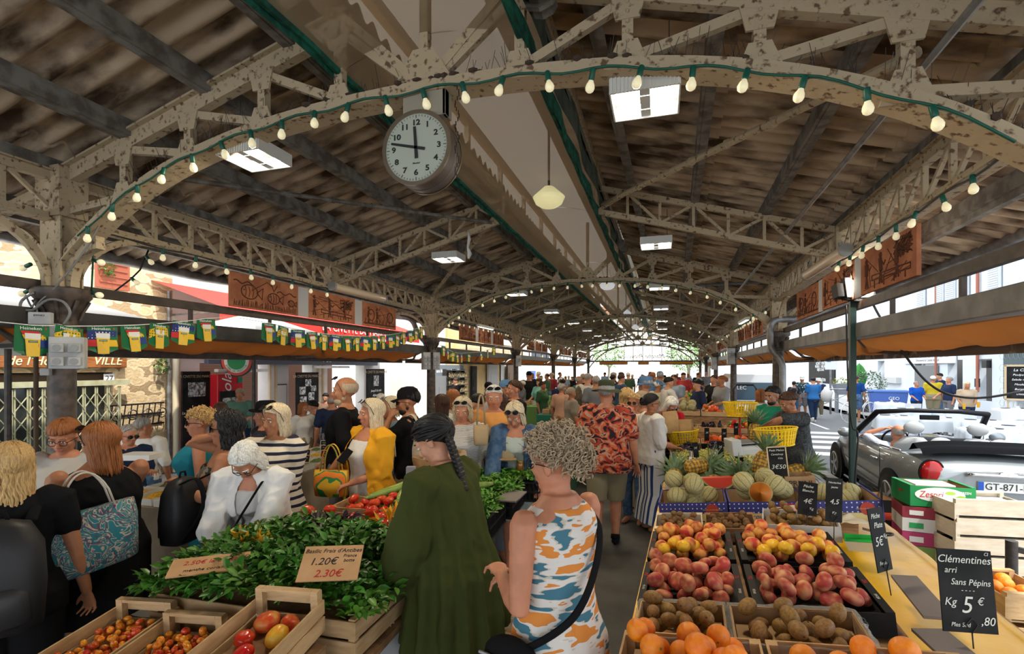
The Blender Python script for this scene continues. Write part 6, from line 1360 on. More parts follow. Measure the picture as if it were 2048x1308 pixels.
crate(tr(1.93, 3.6, .31) @ rz(.10), .30, .40, .13, 'wooden crate under the right-hand oranges', WOOD, 2); carton(tr(1.93, 3.6, .0) @ rz(.1), .3, .4, .30, 'white and green carton under the right-hand crates', CWHITE, CARD)
# ================================================================ the herb and vegetable stall on the left
LT = .70
t = T('stall_table', 'low wooden trestle under the herb and tomato crates', 'table', tr(-1.72, 2.6, 0) @ rz(R(3)))
g = G(); g.box((0, -.3, LT - .02), (1.12, 2.6, .035)); g.box((.28, 1.3, LT - .04), (.62, 1.7, .03)); g.build('tabletop', WOODD, t)
for x in (-.5, .5):
 for y in (-1.4, .2, .95): g = G(); g.box((x, y, LT / 2 - .02), (.04, .04, LT - .04)); g.build('leg', DARKSTEEL, t)
CHL = ['left', 'middle']
for k, (x, y) in enumerate(((-2.05, 1.36), (-1.75, 1.33))):
 M = tr(x, y, LT + .004) @ rz(R(10)) @ rx(R(4)); crate(M, .27, .52, .12, f'long wooden crate of cherry tomatoes in the foreground, {CHL[k]} of three', WOOD, 2, high=.03)
 g = G(); g.box((0, 0, .03), (.22, .46, .035)); tag(g.build('crate_liner', CARD, M=M), f'liner under the {CHL[k]} cherry tomatoes', 'liner')
 fill(CHT + [CHT[0]], M, .21, .46, .048, .0135, 120, f'small cherry tomato in the {CHL[k]} foreground crate', 'cherry tomato', f'cherry tomatoes in the {CHL[k]} crate', 300 + k, K=10, jr=.2)
M = tr(-1.33, 1.34, LT + .12) @ rz(R(8)) @ rx(R(4)); crate(M, .27, .56, .13, 'wooden crate of big heirloom tomatoes in the foreground, right of three', WOOD, 2, high=.04); g = G(); g.box((0, 0, .04), (.20, .46, .03)); tag(g.build('crate_liner', WOODD, M=M), 'brown paper tray under the heirloom tomatoes', 'liner')
g = G(); g.box((-1.33, 1.34, LT + .06), (.26, .5, .11)); tag(g.build('crate_riser', WOODD), 'empty crate supporting the heirloom tomatoes', 'riser')
HTM = mat('heirloom_skin', (.58, .06, .02), .3, c2=(.62, .30, .06), ns=1.1, lo=.45, hi=.7); HTY = mat('heirloom_yellow', (.80, .32, .02), .3, c2=(.75, .45, .05), ns=1.5)
for k, (x, y, r, m) in enumerate(((-.03, .17, .046, HTM), (.05, .19, .034, HTM), (.055, .10, .042, HTY), (-.055, .08, .034, TOMM), (.0, .0, .036, TOMM), (-.05, -.08, .04, HTY), (.05, -.06, .038, HTM))):
 put('heirloom_tomato', [('h', mk(dimple(1, .15, 26, 10, .75, 7, .05), 'heirloom_tomato', m))], M @ tr(x, y, .055 + r * .72) @ rot(random.Random(k), .5) @ sca(r, r, r), ['large ribbed red and brown tomato at the back of the right foreground crate', 'small red brown tomato at the back of the right foreground crate', 'orange heirloom tomato in the right foreground crate', 'round red tomato behind the divider in the right foreground crate', 'red tomato in the middle of the right foreground crate', 'yellow orange tomato at the front of the right foreground crate', 'ribbed red tomato at the front of the right foreground crate'][k], 'tomato', None)
# the heap of basil
M0 = tr(-1.66, 2.02, LT + .004) @ rz(R(2)); crate(M0, 1.02, .70, .16, 'wide slatted wooden crate heaped with basil', WOOD, 2)
g = G(); g.box((0, 0, .07), (.94, .62, .11)); tag(g.build('crate_liner', WOODD, M=M0), 'dark slats under the basil heap', 'liner')
def bunch(m, seed, n=80, L=.05, R_=.075, purple=False):
 g = G(); rd = random.Random(seed)
 for k in range(n):
  d = V((rd.gauss(0, 1), rd.gauss(0, .9), abs(rd.gauss(.25, .7)))).normalized(); q = d * R_ * rd.uniform(.45, 1.15); q.y *= 1.25; l = L * rd.uniform(.55, 1.25); w_ = l * .30
  Mx = tr(q) @ rz(math.atan2(d.y, d.x) - PI / 2 + rd.uniform(-.7, .7)) @ rx(rd.uniform(-.5, .9)) @ ry(rd.uniform(-.6, .6)); c = .3 * w_
  g.add([(0, 0, 0), (w_ * .8, l * .3, c), (0, l * .33, -c * .4), (-w_ * .8, l * .3, c), (w_ * .75, l * .65, c * .8), (0, l * .68, -c * .2), (-w_ * .75, l * .65, c * .8), (0, l, -c * 1.2)], [(0, 1, 2), (0, 2, 3), (1, 4, 5, 2), (2, 5, 6, 3), (4, 7, 5), (5, 7, 6)], Mx)
 a = mk(g, 'basil_bunch', m); g = G()
 for k in range(9): g.tube([(rd.uniform(-.01, .01), -R_ * 1.6, -.01), (rd.uniform(-.03, .03), -.03, .0), (rd.uniform(-.06, .06), .05, .02)], .0022, 4)
 return [('basil_bunch', a), ('stems', mk(g, 'stems', mat('herb_stem', (.22, .34, .09), .6)))]
BAS = mat('basil_leaf', (.035, .13, .012), .38, c2=(.07, .21, .025), ns=12, vary=.22); B1 = [bunch(BAS, s) for s in range(4)]; BP = bunch(mat('purple_basil_leaf', (.022, .008, .018), .4, c2=(.045, .015, .03), ns=12), 9, 80)
rd = random.Random(4); nb = 0
for i in range(11):
 for j in range(8):
  u = -.52 + 1.06 * (i + .5) / 11 + rd.uniform(-.03, .03); v = -.36 + .74 * (j + .5) / 8 + rd.uniform(-.03, .03)
  z = .15 + .13 * max(0, 1 - (u / .62) ** 2) * max(0, 1 - ((v - .08) / .62) ** 2) + rd.uniform(-.012, .012)
  pur = (-.12 < u < .05 and v > .1) and rd.random() < .8
  put('basil_bunch', BP if pur else B1[nb % 4], M0 @ tr(u, v, z) @ rz(rd.uniform(0, 6.28)) @ rx(rd.uniform(-.35, .35)), 'bunch of dark purple basil in the middle of the herb heap' if pur else 'fresh green basil bunch in the herb heap', 'basil', 'purple basil bunches' if pur else 'green basil bunches'); nb += 1
FLO = mat('squash_flower', (.80, .42, .02), .6, c2=(.70, .30, .01), ns=20, vary=.1)
g = G()
for k in range(6):
 a = k * PI / 3; g.add([(.008 * math.cos(a), .008 * math.sin(a), 0), (.03 * math.cos(a + .5), .03 * math.sin(a + .5), .05), (.05 * math.cos(a), .05 * math.sin(a), .085), (.03 * math.cos(a - .5), .03 * math.sin(a - .5), .05)], [(0, 1, 2, 3)])
SF = [('squash_flower', mk(g, 'squash_flower', FLO)), ('stem', mk(G().tube([(0, 0, -.05), (0, 0, .01)], .006, 6), 'stem', mat('herb_stem', (.2, .3, .08))))]
for k in range(16): p = at(485 + 70 * rd.random(), 1075 + 26 * rd.random(), Z=LT + .24 + .03 * rd.random()); put('squash_flower', SF, tr(p) @ rot(rd, 1.4), 'yellow squash flower at the left of the herb heap', 'flower', 'squash flowers in front of the white shirt')
for k in range(3): p = at(765 + 14 * k, 1050 - 9 * k, Z=LT + .26); put('squash_flower', SF, tr(p) @ rot(rd, 1.2), 'yellow squash flower beside the pale zucchini', 'flower', 'squash flowers beside the zucchini')
INK = mat('board_ink', (.02, .015, .015), .8); INKR = mat('board_red_ink', (.40, .02, .02), .8); KR = mat('tan_board', (.50, .29, .14), .7, c2=(.44, .25, .11), ns=9)
def sheet(label, M, w, h, lines, m=KR):
 t = T('price_card', label, 'price card', M); g = G(); g.box((0, 0, 0), (w, h, .006)); g.build('card', m, t)
 for s, x, y, sz, mm in lines: text('handwriting', s, sz, tr(x, y, .0035), mm, t, .0005, shear=.2)
sheet('tan price card for fresh basil tilted on the herb heap', tr(at(662, 1126, Z=LT + .36)) @ rz(.38) @ rx(R(34)), .235, .16, [('Basilic Frais d\'Antibes', -.0, .055, .026, INK), ('France', .07, .03, .02, INK), ('1.20€', -.03, .005, .046, INK), ('botte', .07, .008, .02, INK), ('2.30€', .0, -.05, .046, INKR)])
sheet('tan price card lying nearly flat at the left of the herb heap', tr(at(420, 1129, Z=LT + .30)) @ rz(.62) @ rx(R(16)), .30, .12, [('2.50€ la botte', 0, .02, .036, INKR), ('menthe coriandre', 0, -.03, .026, INK)])
# tomato and zucchini crates behind the herbs
def tc(x, y, w, l, z, lab, n, r=.042, a=3, seed=0, tilt=0):
 M = tr(x, y, z) @ rz(R(a)) @ rx(R(tilt)); crate(M, w, l, .12, f'wooden crate of red tomatoes {lab}', WOOD, 1, high=.0); g = G(); g.box((0, 0, .03), (w - .06, l - .06, .04)); tag(g.build('crate_liner', WOODD, M=M), f'liner in the tomato crate {lab}', 'liner')
 fill(TOMATO, M, w - .06, l - .06, .052, r, n, f'ripe red tomato in the crate {lab}', 'tomato', f'tomatoes {lab}', 320 + seed, .7)
tc(-2.03, 2.62, .30, .36, LT + .09, 'behind the squash flowers', 10, .04, 4, 1); tc(-1.67, 2.60, .36, .36, LT + .10, 'with the paper card', 11, .042, 4, 2)
tc(-1.27, 2.50, .34, .30, LT + .05, 'nearest the green blouse', 13, .045, 4, 3, 8); tc(-1.28, 2.86, .34, .30, LT + .08, 'second from the green blouse', 12, .045, 4, 4, 8); tc(-1.92, 3.02, .44, .30, LT + .10, 'below the zucchini', 14, .038, 4, 5)
for x, y, w, l, z, lab in ((-2.03, 2.62, .28, .3, .09, 'behind the squash flowers'), (-1.67, 2.6, .3, .3, .10, 'with the card'), (-1.27, 2.5, .3, .26, .05, 'nearest the green blouse'), (-1.28, 2.86, .3, .26, .08, 'second from the blouse'), (-1.92, 3.02, .4, .26, .10, 'below the zucchini')): g = G(); g.box((x, y, LT + z / 2), (w, l, z - .01)); tag(g.build('crate_riser', WOODD), f'low riser under the tomato crate {lab}', 'riser')
sheet('small torn paper price card on the tomatoes', tr(at(680, 1076, Z=LT + .25)) @ rz(.45) @ rx(R(20)), .13, .085, [('Tomates', 0, .018, .022, INK), ('3€ kg', 0, -.018, .03, INK)], mat('tan_paper', (.5, .42, .3), .8))
M = tr(-1.62, 3.36, LT + .12) @ rz(R(4)) @ rx(R(6)); crate(M, .62, .38, .12, 'wooden crate piled with pale green zucchini', WOOD, 1); g = G(); g.box((0, 0, .05), (.56, .32, .08)); tag(g.build('crate_liner', WOODD, M=M), 'slats under the zucchini', 'liner'); g = G(); g.box((-1.62, 3.36, LT + .05), (.56, .34, .12)); tag(g.build('crate_riser', WOODD), 'riser under the zucchini crate', 'riser')
for k in range(18): put('zucchini', ZUC[k % 3], M @ tr(-.22 + .052 * (k % 9) + rd.uniform(-.01, .01), rd.uniform(-.03, .03), .12 + .045 * (k // 9)) @ rz(rd.uniform(-.5, .1) + (PI if k % 4 == 1 else 0)), 'pale green zucchini in the piled crate', 'zucchini', 'pale zucchini')
M = tr(-1.80, 3.92, LT + .30) @ rz(R(-25)) @ rx(R(12)); crate(M, .36, .30, .12, 'wooden crate of eggs set high beside the cardigan', WOOD, 1); g = G()
fill([('egg', mk(G().ell((0, 0, 0), (.8, .8, 1.05), n=12, k=8), 'egg', mat('quail_egg', (.40, .36, .26), .6, c2=(.1, .08, .05), ns=12)))], M, .3, .24, .03, .02, 30, 'small speckled egg in the high wooden crate', 'egg', 'eggs in the high crate', 340, K=8)
g = G(); g.box((-1.80, 3.92, LT + .12), (.3, .3, .30)); tag(g.build('crate_riser', WOODD), 'stacked crates under the eggs', 'riser')
for k, (px, py, a, lab) in enumerate(((822, 968, .3, 'left'), (842, 975, .1, 'right'))): g = G(); g.box((0, 0, .06), (.06, .05, .12)); tag(g.build('honey_box', mat('grey_box', (.22, .21, .24), .6), M=tr(at(px, py, D=3.45)) @ rz(a)), f'small grey lavender box beside the zucchini, {lab} one', 'box')
# black crates with herbs and jars
def lattice(M, w, l, h, label):
 t = T('black_crate', label, 'crate', M); g = G()
 for s in (-1, 1):
  for z in (.006, h * .5, h - .008): g.box((s * w / 2, 0, z), (.008, l, .014)); g.box((0, s * l / 2, z), (w, .008, .014))
  for k in range(int(l / .035)): g.box((s * w / 2, -l / 2 + (k + .5) * l / int(l / .035), h / 2), (.006, .008, h))
  for k in range(int(w / .035)): g.box((-w / 2 + (k + .5) * w / int(w / .035), s * l / 2, h / 2), (.008, .006, h))
 g.build('sides', BLACK, t); g = G(); g.box((0, 0, .006), (w, l, .008)); g.build('bottom', BLACK, t)
HB = [bunch(mat('rocket_leaf', (.07, .23, .02), .45, c2=(.13, .33, .04), ns=12, vary=.2), s, 80, .04, .07) for s in (20, 21)]
for k, (x, y, lab) in enumerate(((-1.27, 3.30, 'nearest the green blouse'), (-1.27, 3.82, 'under the jars'), (-1.62, 4.32, 'in front of the denim jacket'), (-1.18, 4.34, 'at the aisle end'))):
 M = tr(x, y, LT + .01) @ rz(R(4)); lattice(M, .36, .46, .17, f'black lattice crate of green herbs {lab}'); g = G(); g.box((0, 0, .07), (.33, .42, .12)); tag(g.build('crate_liner', CBLACK, M=M), f'dark filling of the black crate {lab}', 'liner')
 for q in range(11): put('herb_bunch', HB[q % 2], M @ tr(-.11 + .11 * (q % 3), -.15 + .1 * (q // 3), .17 + rd.uniform(0, .02)) @ rz(rd.uniform(0, 6)), f'bright green herb bunch in the black crate {lab}', 'herbs', f'herb bunches {lab}')
for k, (px, py, m, lab) in enumerate(((1040, 940, mat('jar_amber', (.25, .10, .02), .2, coat=.6), 'amber honey jar nearest the curly hair'), (992, 930, mat('jar_green', (.12, .16, .05), .2, coat=.6), 'green jar, leftmost of the row'), (1012, 930, mat('jar_green', (.12, .16, .05)), 'green jar, second of the row'), (1030, 926, mat('jar_green', (.12, .16, .05)), 'green jar, third of the row'), (1034, 908, mat('jar_pale', (.5, .5, .42), .3, coat=.5), 'pale labelled jar standing behind the green ones'))):
 p = at(px, py, Z=LT + .24 if k < 4 else LT + .3); t = T('glass_jar', lab, 'jar', tr(p)); g = G(); g.lathe([(.028, 0), (.032, .008), (.032, .06), (.026, .07)], 16); g.build('glass', m, t, 40); g = G(); g.lathe([(.030, .07), (.030, .085)], 16); g.build('lid', STEEL if k != 0 else mat('gold_lid', (.5, .36, .1), .3, .8), t)
sheet('tan card lying on the jars of the herb stall', tr(at(1010, 916, Z=LT + .35)) @ rz(.3) @ rx(R(10)), .2, .1, [('Miel 8€', 0, 0, .03, INK)])
g = G(); g.box((-1.06, 3.55, LT + .20), (.15, .3, .01)); tag(g.build('grey_slab', mat('grey_board', (.2, .17, .16))), 'grey slab under the honey jar at the crate edge', 'board')
# under the table
for k, (x, y, z, w, l, lab) in enumerate(((-1.0, 3.1, .0, .36, .5, 'wooden crate on the floor beyond the black trousers, lower'), (-1.0, 3.12, .18, .34, .48, 'wooden crate on the floor beyond the black trousers, upper'))): crate(tr(x, y, z), w, l, .17, lab, WOOD, 2)
g = G(); g.limb([(0, 0, .06), (.05, .02, .16), (.0, 0, .28)], [.09, .11, .05], 10); g.v = [tuple(V(p) * (1 + .12 * noise.noise(V(p) * 14))) for p in g.v]; tag(g.build('plastic_bag', mat('grey_bag', (.3, .3, .3), .35, alpha=.75), smooth=True, M=tr(-1.28, 2.15, .32)), 'crumpled grey plastic bag under the herb stall', 'bag'); crate(tr(-1.30, 2.15, .0), .36, .4, .31, 'old wooden crate under the herb stall below the plastic bag', WOODD, 3)
g = G(); g.lathe([(.07, 0), (.075, .1), (.03, .15), (.03, .2)], 12); tag(g.build('orange_bottle', mat('orange_plastic', (.45, .09, .03), .4), smooth=40, M=tr(-1.33, 1.72, .0)), 'orange plastic bottle under the herb stall', 'bottle')
# ---------------------------------------------------------------- the spice stall along the columns and other tables
LINEN = mat('grey_brown_linen', (.26, .21, .15), .85, c2=(.20, .16, .11), ns=4, bump=.6, bs=7)
def draped(label, x0, x1, y0, y1, z, m, a=0, cat='table'):
 t = T('market_table', label, cat, tr((x0 + x1) / 2, (y0 + y1) / 2, 0) @ rz(a)); w, l = x1 - x0, y1 - y0
 g = G(); g.box((0, 0, z - .02), (w - .02, l - .02, .03)); g.build('tabletop', WOODD, t)
 g = G(); rings = []; P = []; n = 40
 for k in range(n): u = k / n * 4; s = int(u); f = u - s; P.append([(-w / 2 + w * f, -l / 2), (w / 2, -l / 2 + l * f), (w / 2 - w * f, l / 2), (-w / 2, l / 2 - l * f)][s])
 for b in range(7): f = b / 6; rings.append([(x * (1 + .02 * f + .015 * math.sin(k * 2.2 + b * .3) * f), y * (1 + .008 * f + .006 * math.sin(k * 1.7) * f), z + .004 - f * (z - .02)) for k, (x, y) in enumerate(P)])
 g.loft(rings[::-1], cap=False); g.add([(x, y, z + .004) for x, y in P], [tuple(range(n))]); g.build('cloth', m, t, 50)
 for s in (-1, 1):
  for u in (-1, 1): g = G(); g.box((s * (w / 2 - .06), u * (l / 2 - .06), z / 2 - .02), (.04, .04, z - .04)); g.build('leg', DARKSTEEL, t)
 return t
draped('long spice stall table under grey brown linen by the first column', -4.05, -3.35, 2.75, 5.4, .82, LINEN, R(2)); draped('linen covered table at the far left edge', -4.2, -3.1, .7, 1.85, .80, LINEN)
GLS = mat('tray_plastic', (.55, .54, .5), .25); rd = random.Random(8); SPC = [mat('spice_%d' % k, c, .9, c2=tuple(q * .6 for q in c), ns=60) for k, c in enumerate(((.55, .30, .02), (.30, .12, .04), (.36, .30, .16), (.10, .13, .04), (.45, .36, .25), (.5, .08, .02)))]
for k in range(24):
 x = -3.48 - .24 * (k % 3); y = 2.92 + .31 * (k // 3); row, c = k // 3, k % 3; lab = f'{["aisle-side", "middle", "column-side"][c]} tray, {NTH[row] if row < 6 else "farthest" if row == 7 else "seventh"} row'; M = tr(x, y, .828) @ rz(R(2))
 carton(M, .21, .29, .05, f'clear plastic tray of spices on the linen stall, {lab}', GLS, GLS, name='spice_tray', cat='tray'); g = G(); g.grid(lambda a, b: (-.095 + .19 * a, -.13 + .26 * b, .012 + .05 * math.sin(PI * a) * math.sin(PI * b) + .01 * noise.noise(V((a * 9, b * 9, k)))), 10, 10); o = tag(g.build('spices', SPC[(k * 5 + c) % 6], smooth=True, M=M), f'loose spices heaped in the {lab}', 'spices'); o['kind'] = 'stuff'
 if k % 3 != 2 or k % 2: chalkboard(M @ tr(0, .12, .03) @ rx(R(-15)), .10, .07, [('épices', 0, .045, .02), ('4€', 0, .02, .02)], f'small framed chalk label on the spice stall, {lab}', .03, frame=True)
draped('linen covered table of framed labels beside the bald man', -3.55, -2.75, 5.0, 7.6, .84, LINEN, R(3))
for k in range(18):
 x = -3.35 + .25 * (k % 3); y = 5.2 + .38 * (k // 3); lab = f'{NTH[k // 3]} row, {["left", "middle", "right"][k % 3]}'
 chalkboard(tr(x, y, .85) @ rz(.2 * math.sin(k)) @ rx(R(-20)), .15, .10, [('- - -', 0, .07, .02), ('5€', 0, .03, .03)], f'framed chalk label standing on the table beside the bald man, {lab}', .01, frame=True)
 g = G(); g.ell((0, 0, .025), (.08, .09, .03), n=10, k=6); tag(g.build('paper_packet', [CWHITE, CARD, WOODW][k % 3], smooth=True, M=tr(x + .03, y + .17, .845)), f'packet of goods between the framed labels, {lab}', 'packet')
GRC = mat('green_tablecloth', (.04, .15, .08), .85, c2=(.03, .11, .06), ns=30); LGC = mat('light_green_cloth', (.16, .33, .10), .85)
draped('market table under a ribbed green cloth beyond the denim jacket', -2.0, -1.25, 7.0, 9.6, .82, GRC); draped('market table under a smooth teal green cloth farther back', -2.6, -1.0, 10.6, 12.2, .82, mat('teal_cloth', (.02, .16, .11), .8)); draped('market table under a light green cloth by the third column', -3.6, -2.5, 12.4, 14.4, .85, LGC); draped('far table under a light cloth on the left', -3.9, -2.7, 17, 20, .85, LGC); draped('far linen table in the middle of the hall', -2.2, -1.2, 16, 18, .85, LINEN)
for k in range(22):
 x = -1.9 + .27 * (k % 3); y = 7.2 + .33 * (k // 3); g = G(); g.lathe([(.04, 0), (.045, .05), (.03, .075), (.03, .09)], 10); tag(g.build('preserve_jar', [mat('jar_amber', (.25, .1, .02)), CWHITE, mat('jar_pale', (.5, .5, .42))][k % 3], smooth=40, M=tr(x, y, .83)), f'small preserve jar on the ribbed green table, {NTH[k // 3] if k < 18 else "seventh" if k < 21 else "last"} row, {["left", "middle", "right"][k % 3]}', 'jar')
g = G(); g.lathe([(.18, 0), (.22, .1), (.2, .3), (.12, .5), (.03, .62)], 14); g.v = [tuple(V(p) * (1 + .15 * noise.noise(V(p) * 12))) for p in g.v]; tag(g.build('sausage_heap', mat('dark_sausage', (.06, .045, .03), .7, c2=(.12, .09, .06), ns=12), smooth=True, M=tr(-1.75, 11.2, .83)), 'dark conical heap of bundled goods on the teal green table', 'goods')
for k in range(16): g = G(); g.box((0, 0, .05), (.16, .12, .1)); tag(g.build('goods_packet', [CARD, CWHITE, LGC, SPC[0]][k % 4], M=tr(-2.45 + .3 * (k % 4) if k < 8 else -3.4 + .25 * (k % 4), (10.9 if k < 8 else 12.8) + .4 * (k // 4 % 2), .83 if k < 8 else .86) @ rz(k)), f'small packet on the {"teal" if k < 8 else "light"} green table, {["first", "second", "third", "fourth", "fifth", "sixth", "seventh", "eighth"][k % 8]} from the left', 'packet')
# flower buckets in the aisle
def flowers(x, y, label, cols, seed, tall=False):
 t = T('flower_bucket', label, 'flower bucket', (x, y, 0)); g = G(); g.lathe([(.13, 0), (.17, .36), (.18, .37)], 18); g.build('bucket', BLACK, t, 40); rd = random.Random(seed); g = G()
 P = []
 for k in range(26): a, r = rd.uniform(0, 6.28), .24 * math.sqrt(rd.random()); P.append(V((r * math.cos(a), r * math.sin(a), rd.uniform(.62, .78) + (rd.uniform(.0, .35) if tall else 0)))); g.tube([(P[-1].x * .4, P[-1].y * .4, .3), tuple(P[-1])], .004, 4)
 g.build('stems', mat('herb_stem', (.2, .3, .08)), t); foliage('leaves', '', (0, 0, .52), (.24, .24, .16), 240, LEAFM, .08, parent=t, seed=seed)
 for k, p in enumerate(P): g = G(); g.ell(p, (.03, .03, .035 + .03 * tall), n=8, k=6); g.build('bloom', cols[k % len(cols)], t, True)
RO, CRM, YLW = mat('rose_red', (.50, .03, .03), .6), mat('cream_petal', (.68, .58, .36), .6), mat('yellow_petal', (.6, .5, .08), .6)
flowers(-.98, 8.2, 'black bucket of red roses in the aisle', [RO, RO, mat('rose_orange', (.7, .16, .06))], 1); flowers(-.62, 8.3, 'black bucket of cream and dark red roses behind the floral shirt', [CRM, mat('rose_dark', (.2, .01, .02)), CRM], 2); flowers(-.78, 8.9, 'bucket of tall pale yellow lilies in the aisle', [YLW, CRM], 3, True); flowers(-1.9, 15.5, 'tall bunch of dried ochre flowers by the third column', [mat('ochre', (.45, .33, .1), .8)], 4, True); flowers(-.30, 6.9, 'white flower bucket on the floor beyond the striped trousers', [CRM, WHITE], 5)
t = T('green_tub', 'bright green plastic tub behind the floral shirt', 'tub', (-.75, 9.9, 0)); g = G(); g.lathe([(.22, .5), (.28, .9), (.3, .91), (.27, .9), (.2, .55)], 22); g.build('tub', mat('tub_green', (.01, .30, .10), .4), t, 40); g = G(); g.box((0, 0, .25), (.3, .3, .5)); g.build('stand', WOODD, t)
# ---------------------------------------------------------------- the convertible
t = T('convertible_car', 'silver grey convertible with its top folded, parked behind the fruit stall', 'car', tr(3.70, 6.95, -.15) @ rz(R(-2.6)))
PAINT = mat('grey_car_paint', (.25, .28, .30), .28, .3, coat=1.0); RUB = mat('tyre_rubber', (.012, .012, .013), .8); CHR = mat('chrome', (.7, .7, .72), .12, 1); LEA = mat('pale_leather', (.36, .375, .385), .5); TRIM_ = mat('black_trim', (.008, .008, .01), .4, spec=.15)
# side outline: height of sill and waist along the length (0 = tail), half width
prof = [(0.0, .42, .80, .62), (.06, .30, .86, .74), (.25, .24, .93, .81), (.6, .22, .94, .85), (1.1, .20, .915, .86), (1.8, .20, .905, .86), (2.45, .20, .90, .86), (2.9, .22, .90, .85), (3.3, .24, .82, .83), (3.6, .28, .72, .78), (3.78, .36, .62, .66)]
def ring(y, z0, z1, w, top):
 P = [(-w * .86, z0), (-w * .97, z0 + .12), (-w, (z0 + z1) * .5), (-w * .98, z1 - .12), (-w * .91, z1 - .02)]
 return [(x, y, z) for x, z in P] + ([(-w * .5, y, z1 + .02), (0, y, z1 + .03), (w * .5, y, z1 + .02)] if top else [(-w * .80, y, z1 - .03), (-w * .78, y, z0 + .25), (w * .78, y, z0 + .25), (w * .80, y, z1 - .03)]) + [(-x, y, z) for x, z in reversed(P)]
def carbody():
 g = G(); g.loft([ring(y, a, b, w_, True) for y, a, b, w_ in prof[:4]]); g.loft([ring(y, a, b, w_, True) for y, a, b, w_ in prof[6:]]); g.loft([ring(y, a, b, w_, False) for y, a, b, w_ in prof[3:7]]); return g
o = carbody().build('body', PAINT, t, 35);
CUT = []
for s in (-1, 1):
 for y in (.72, 3.17): g = G(); g.tube([(s * .60, y, .31), (s * .875, y, .31)], .375, 30); g.build('wheel_arch', TRIM_, t, 40)
for s in (-1, 1):
 for y in (.72, 3.17):
  g = G(); g.tube([(s * .68, y, .31), (s * .72, y, .31), (s * .86, y, .31), (s * .885, y, .31)], [.28, .31, .31, .28], 28); q = g.build('wheel', RUB, t, 40); g = G(); g.tube([(s * .886, y, .31), (s * .889, y, .31)], .21, 24, cap=True); g.build('hub', DARKSTEEL, q, 40); g = G()
  for k in range(5): a = k * 2 * PI / 5; g.bar((s * .892, y, .31), (s * .892, y + .2 * math.cos(a), .31 + .2 * math.sin(a)), .05, .012, V((1, 0, 0)))
  g.tube([(s * .892, y + .2 * math.cos(a), .31 + .2 * math.sin(a)) for a in np.linspace(0, 2 * PI, 24)], .014, 6); g.build('rim', mat('alloy', (.5, .52, .54), .3, .8), q)
for s in (-1, 1): g = G(); g.tube([(s * .80, .55, .945), (s * .82, 1.2, .925), (s * .82, 2.4, .915)], .014, 6); g.tube([(s * .86, .3, .24), (s * .875, 1.2, .21), (s * .87, 2.6, .21)], .03, 6); g.build('chrome_strip', CHR, t, True)
g = G()
for s in (-1, 1): g.tube([(s * .864, 1.05, .30), (s * .868, 1.05, .89)], .004, 4); g.tube([(s * .864, 2.32, .30), (s * .868, 2.32, .89)], .004, 4); g.tube([(s * .864, 1.05, .30), (s * .864, 2.32, .30)], .004, 4)
g.build('door_seam', TRIM_, t)
for s in (-1, 1): g = G(); g.tube([(s * .875, 1.12, .74), (s * .90, 1.17, .75), (s * .90, 1.27, .75), (s * .875, 1.32, .74)], .014, 7); g.build('door_handle', CHR, t, True); g = G(); g.ell((s * .97, 2.25, .97), (.10, .07, .075)); g.tube([(s * .85, 2.28, .92), (s * .93, 2.26, .95)], .02, 6); g.build('wing_mirror', PAINT, t, True)
g = G(); W = [(-.80, 2.42, .92), (-.66, 1.82, 1.34), (-.3, 1.74, 1.375), (.3, 1.74, 1.375), (.66, 1.82, 1.34), (.80, 2.42, .92)]
g.tube(W, [.045, .04, .032, .032, .04, .045], 8); g.build('windscreen_frame', TRIM_, t, True)
g = G(); g.add(W + [(0, 2.5, .9)], [(0, 1, 2, 3, 4, 5)]); g.build('windscreen', mat('car_glass', (.75, .85, .85), .05, alpha=.12), t); g = G(); g.box((0, 1.86, 1.27), (.24, .03, .07)); g.build('mirror', TRIM_, t, bevel=.01)
g = G(); g.grid(lambda a, b: ((2 * a - 1) * .72, .12 + .46 * b, .955 + .15 * math.sin(PI * (.12 + .8 * b)) + .02 * math.sin(b * 13) - .05 * (2 * a - 1) ** 4), 20, 16); g.build('folded_top', mat('black_canvas', (.006, .0065, .008), .9, bump=.3, spec=.04), t, True)
g = G(); g.grid(lambda a, b: ((2 * a - 1) * .70, .6 + .05 * math.sin(a * 9) + 1.7 * b, .56), 4, 4); g.build('cabin_floor', TRIM_, t)
g = G(); g.grid(lambda a, b: ((2 * a - 1) * .74, 2.2 + .25 * b, .80 + .12 * math.sin(b * 2)), 12, 5); g.build('dashboard', TRIM_, t, True); g = G(); g.tube([(-.36 + .17 * math.cos(a), 2.05 - .05 * math.sin(a), .90 + .16 * math.sin(a)) for a in np.linspace(0, 2 * PI, 24)], .014, 6); g.build('steering_wheel', TRIM_, t, True)
for x, y, h, w_, nm in ((-.36, 1.42, .5, .24, 'front_seat'), (.36, 1.42, .5, .24, 'front_seat'), (-.30, .78, .36, .2, 'rear_seat'), (.30, .78, .36, .2, 'rear_seat')):
 g = G(); g.loft([[(x + w_ * q * math.cos(a), y + d + .07 * math.sin(a), z) for a in np.linspace(0, 2 * PI, 17)[:-1]] for q, d, z in ((.95, .12, .52), (1, .06, .7), (.95, 0, .52 + h * .8), (.5, -.02, .52 + h), (.1, -.02, .53 + h))]); q = g.build(nm, LEA, t, True); g = G(); g.ell((x, y - .04, .66 + h), (.125, .05, .09), n=16); g.build('headrest', LEA, q, True); g = G(); [g.tube([(x + s * .06, y - .03, .5 + h), (x + s * .06, y - .04, .6 + h)], .008, 6) for s in (-1, 1)]; g.build('headrest_post', CHR, q)
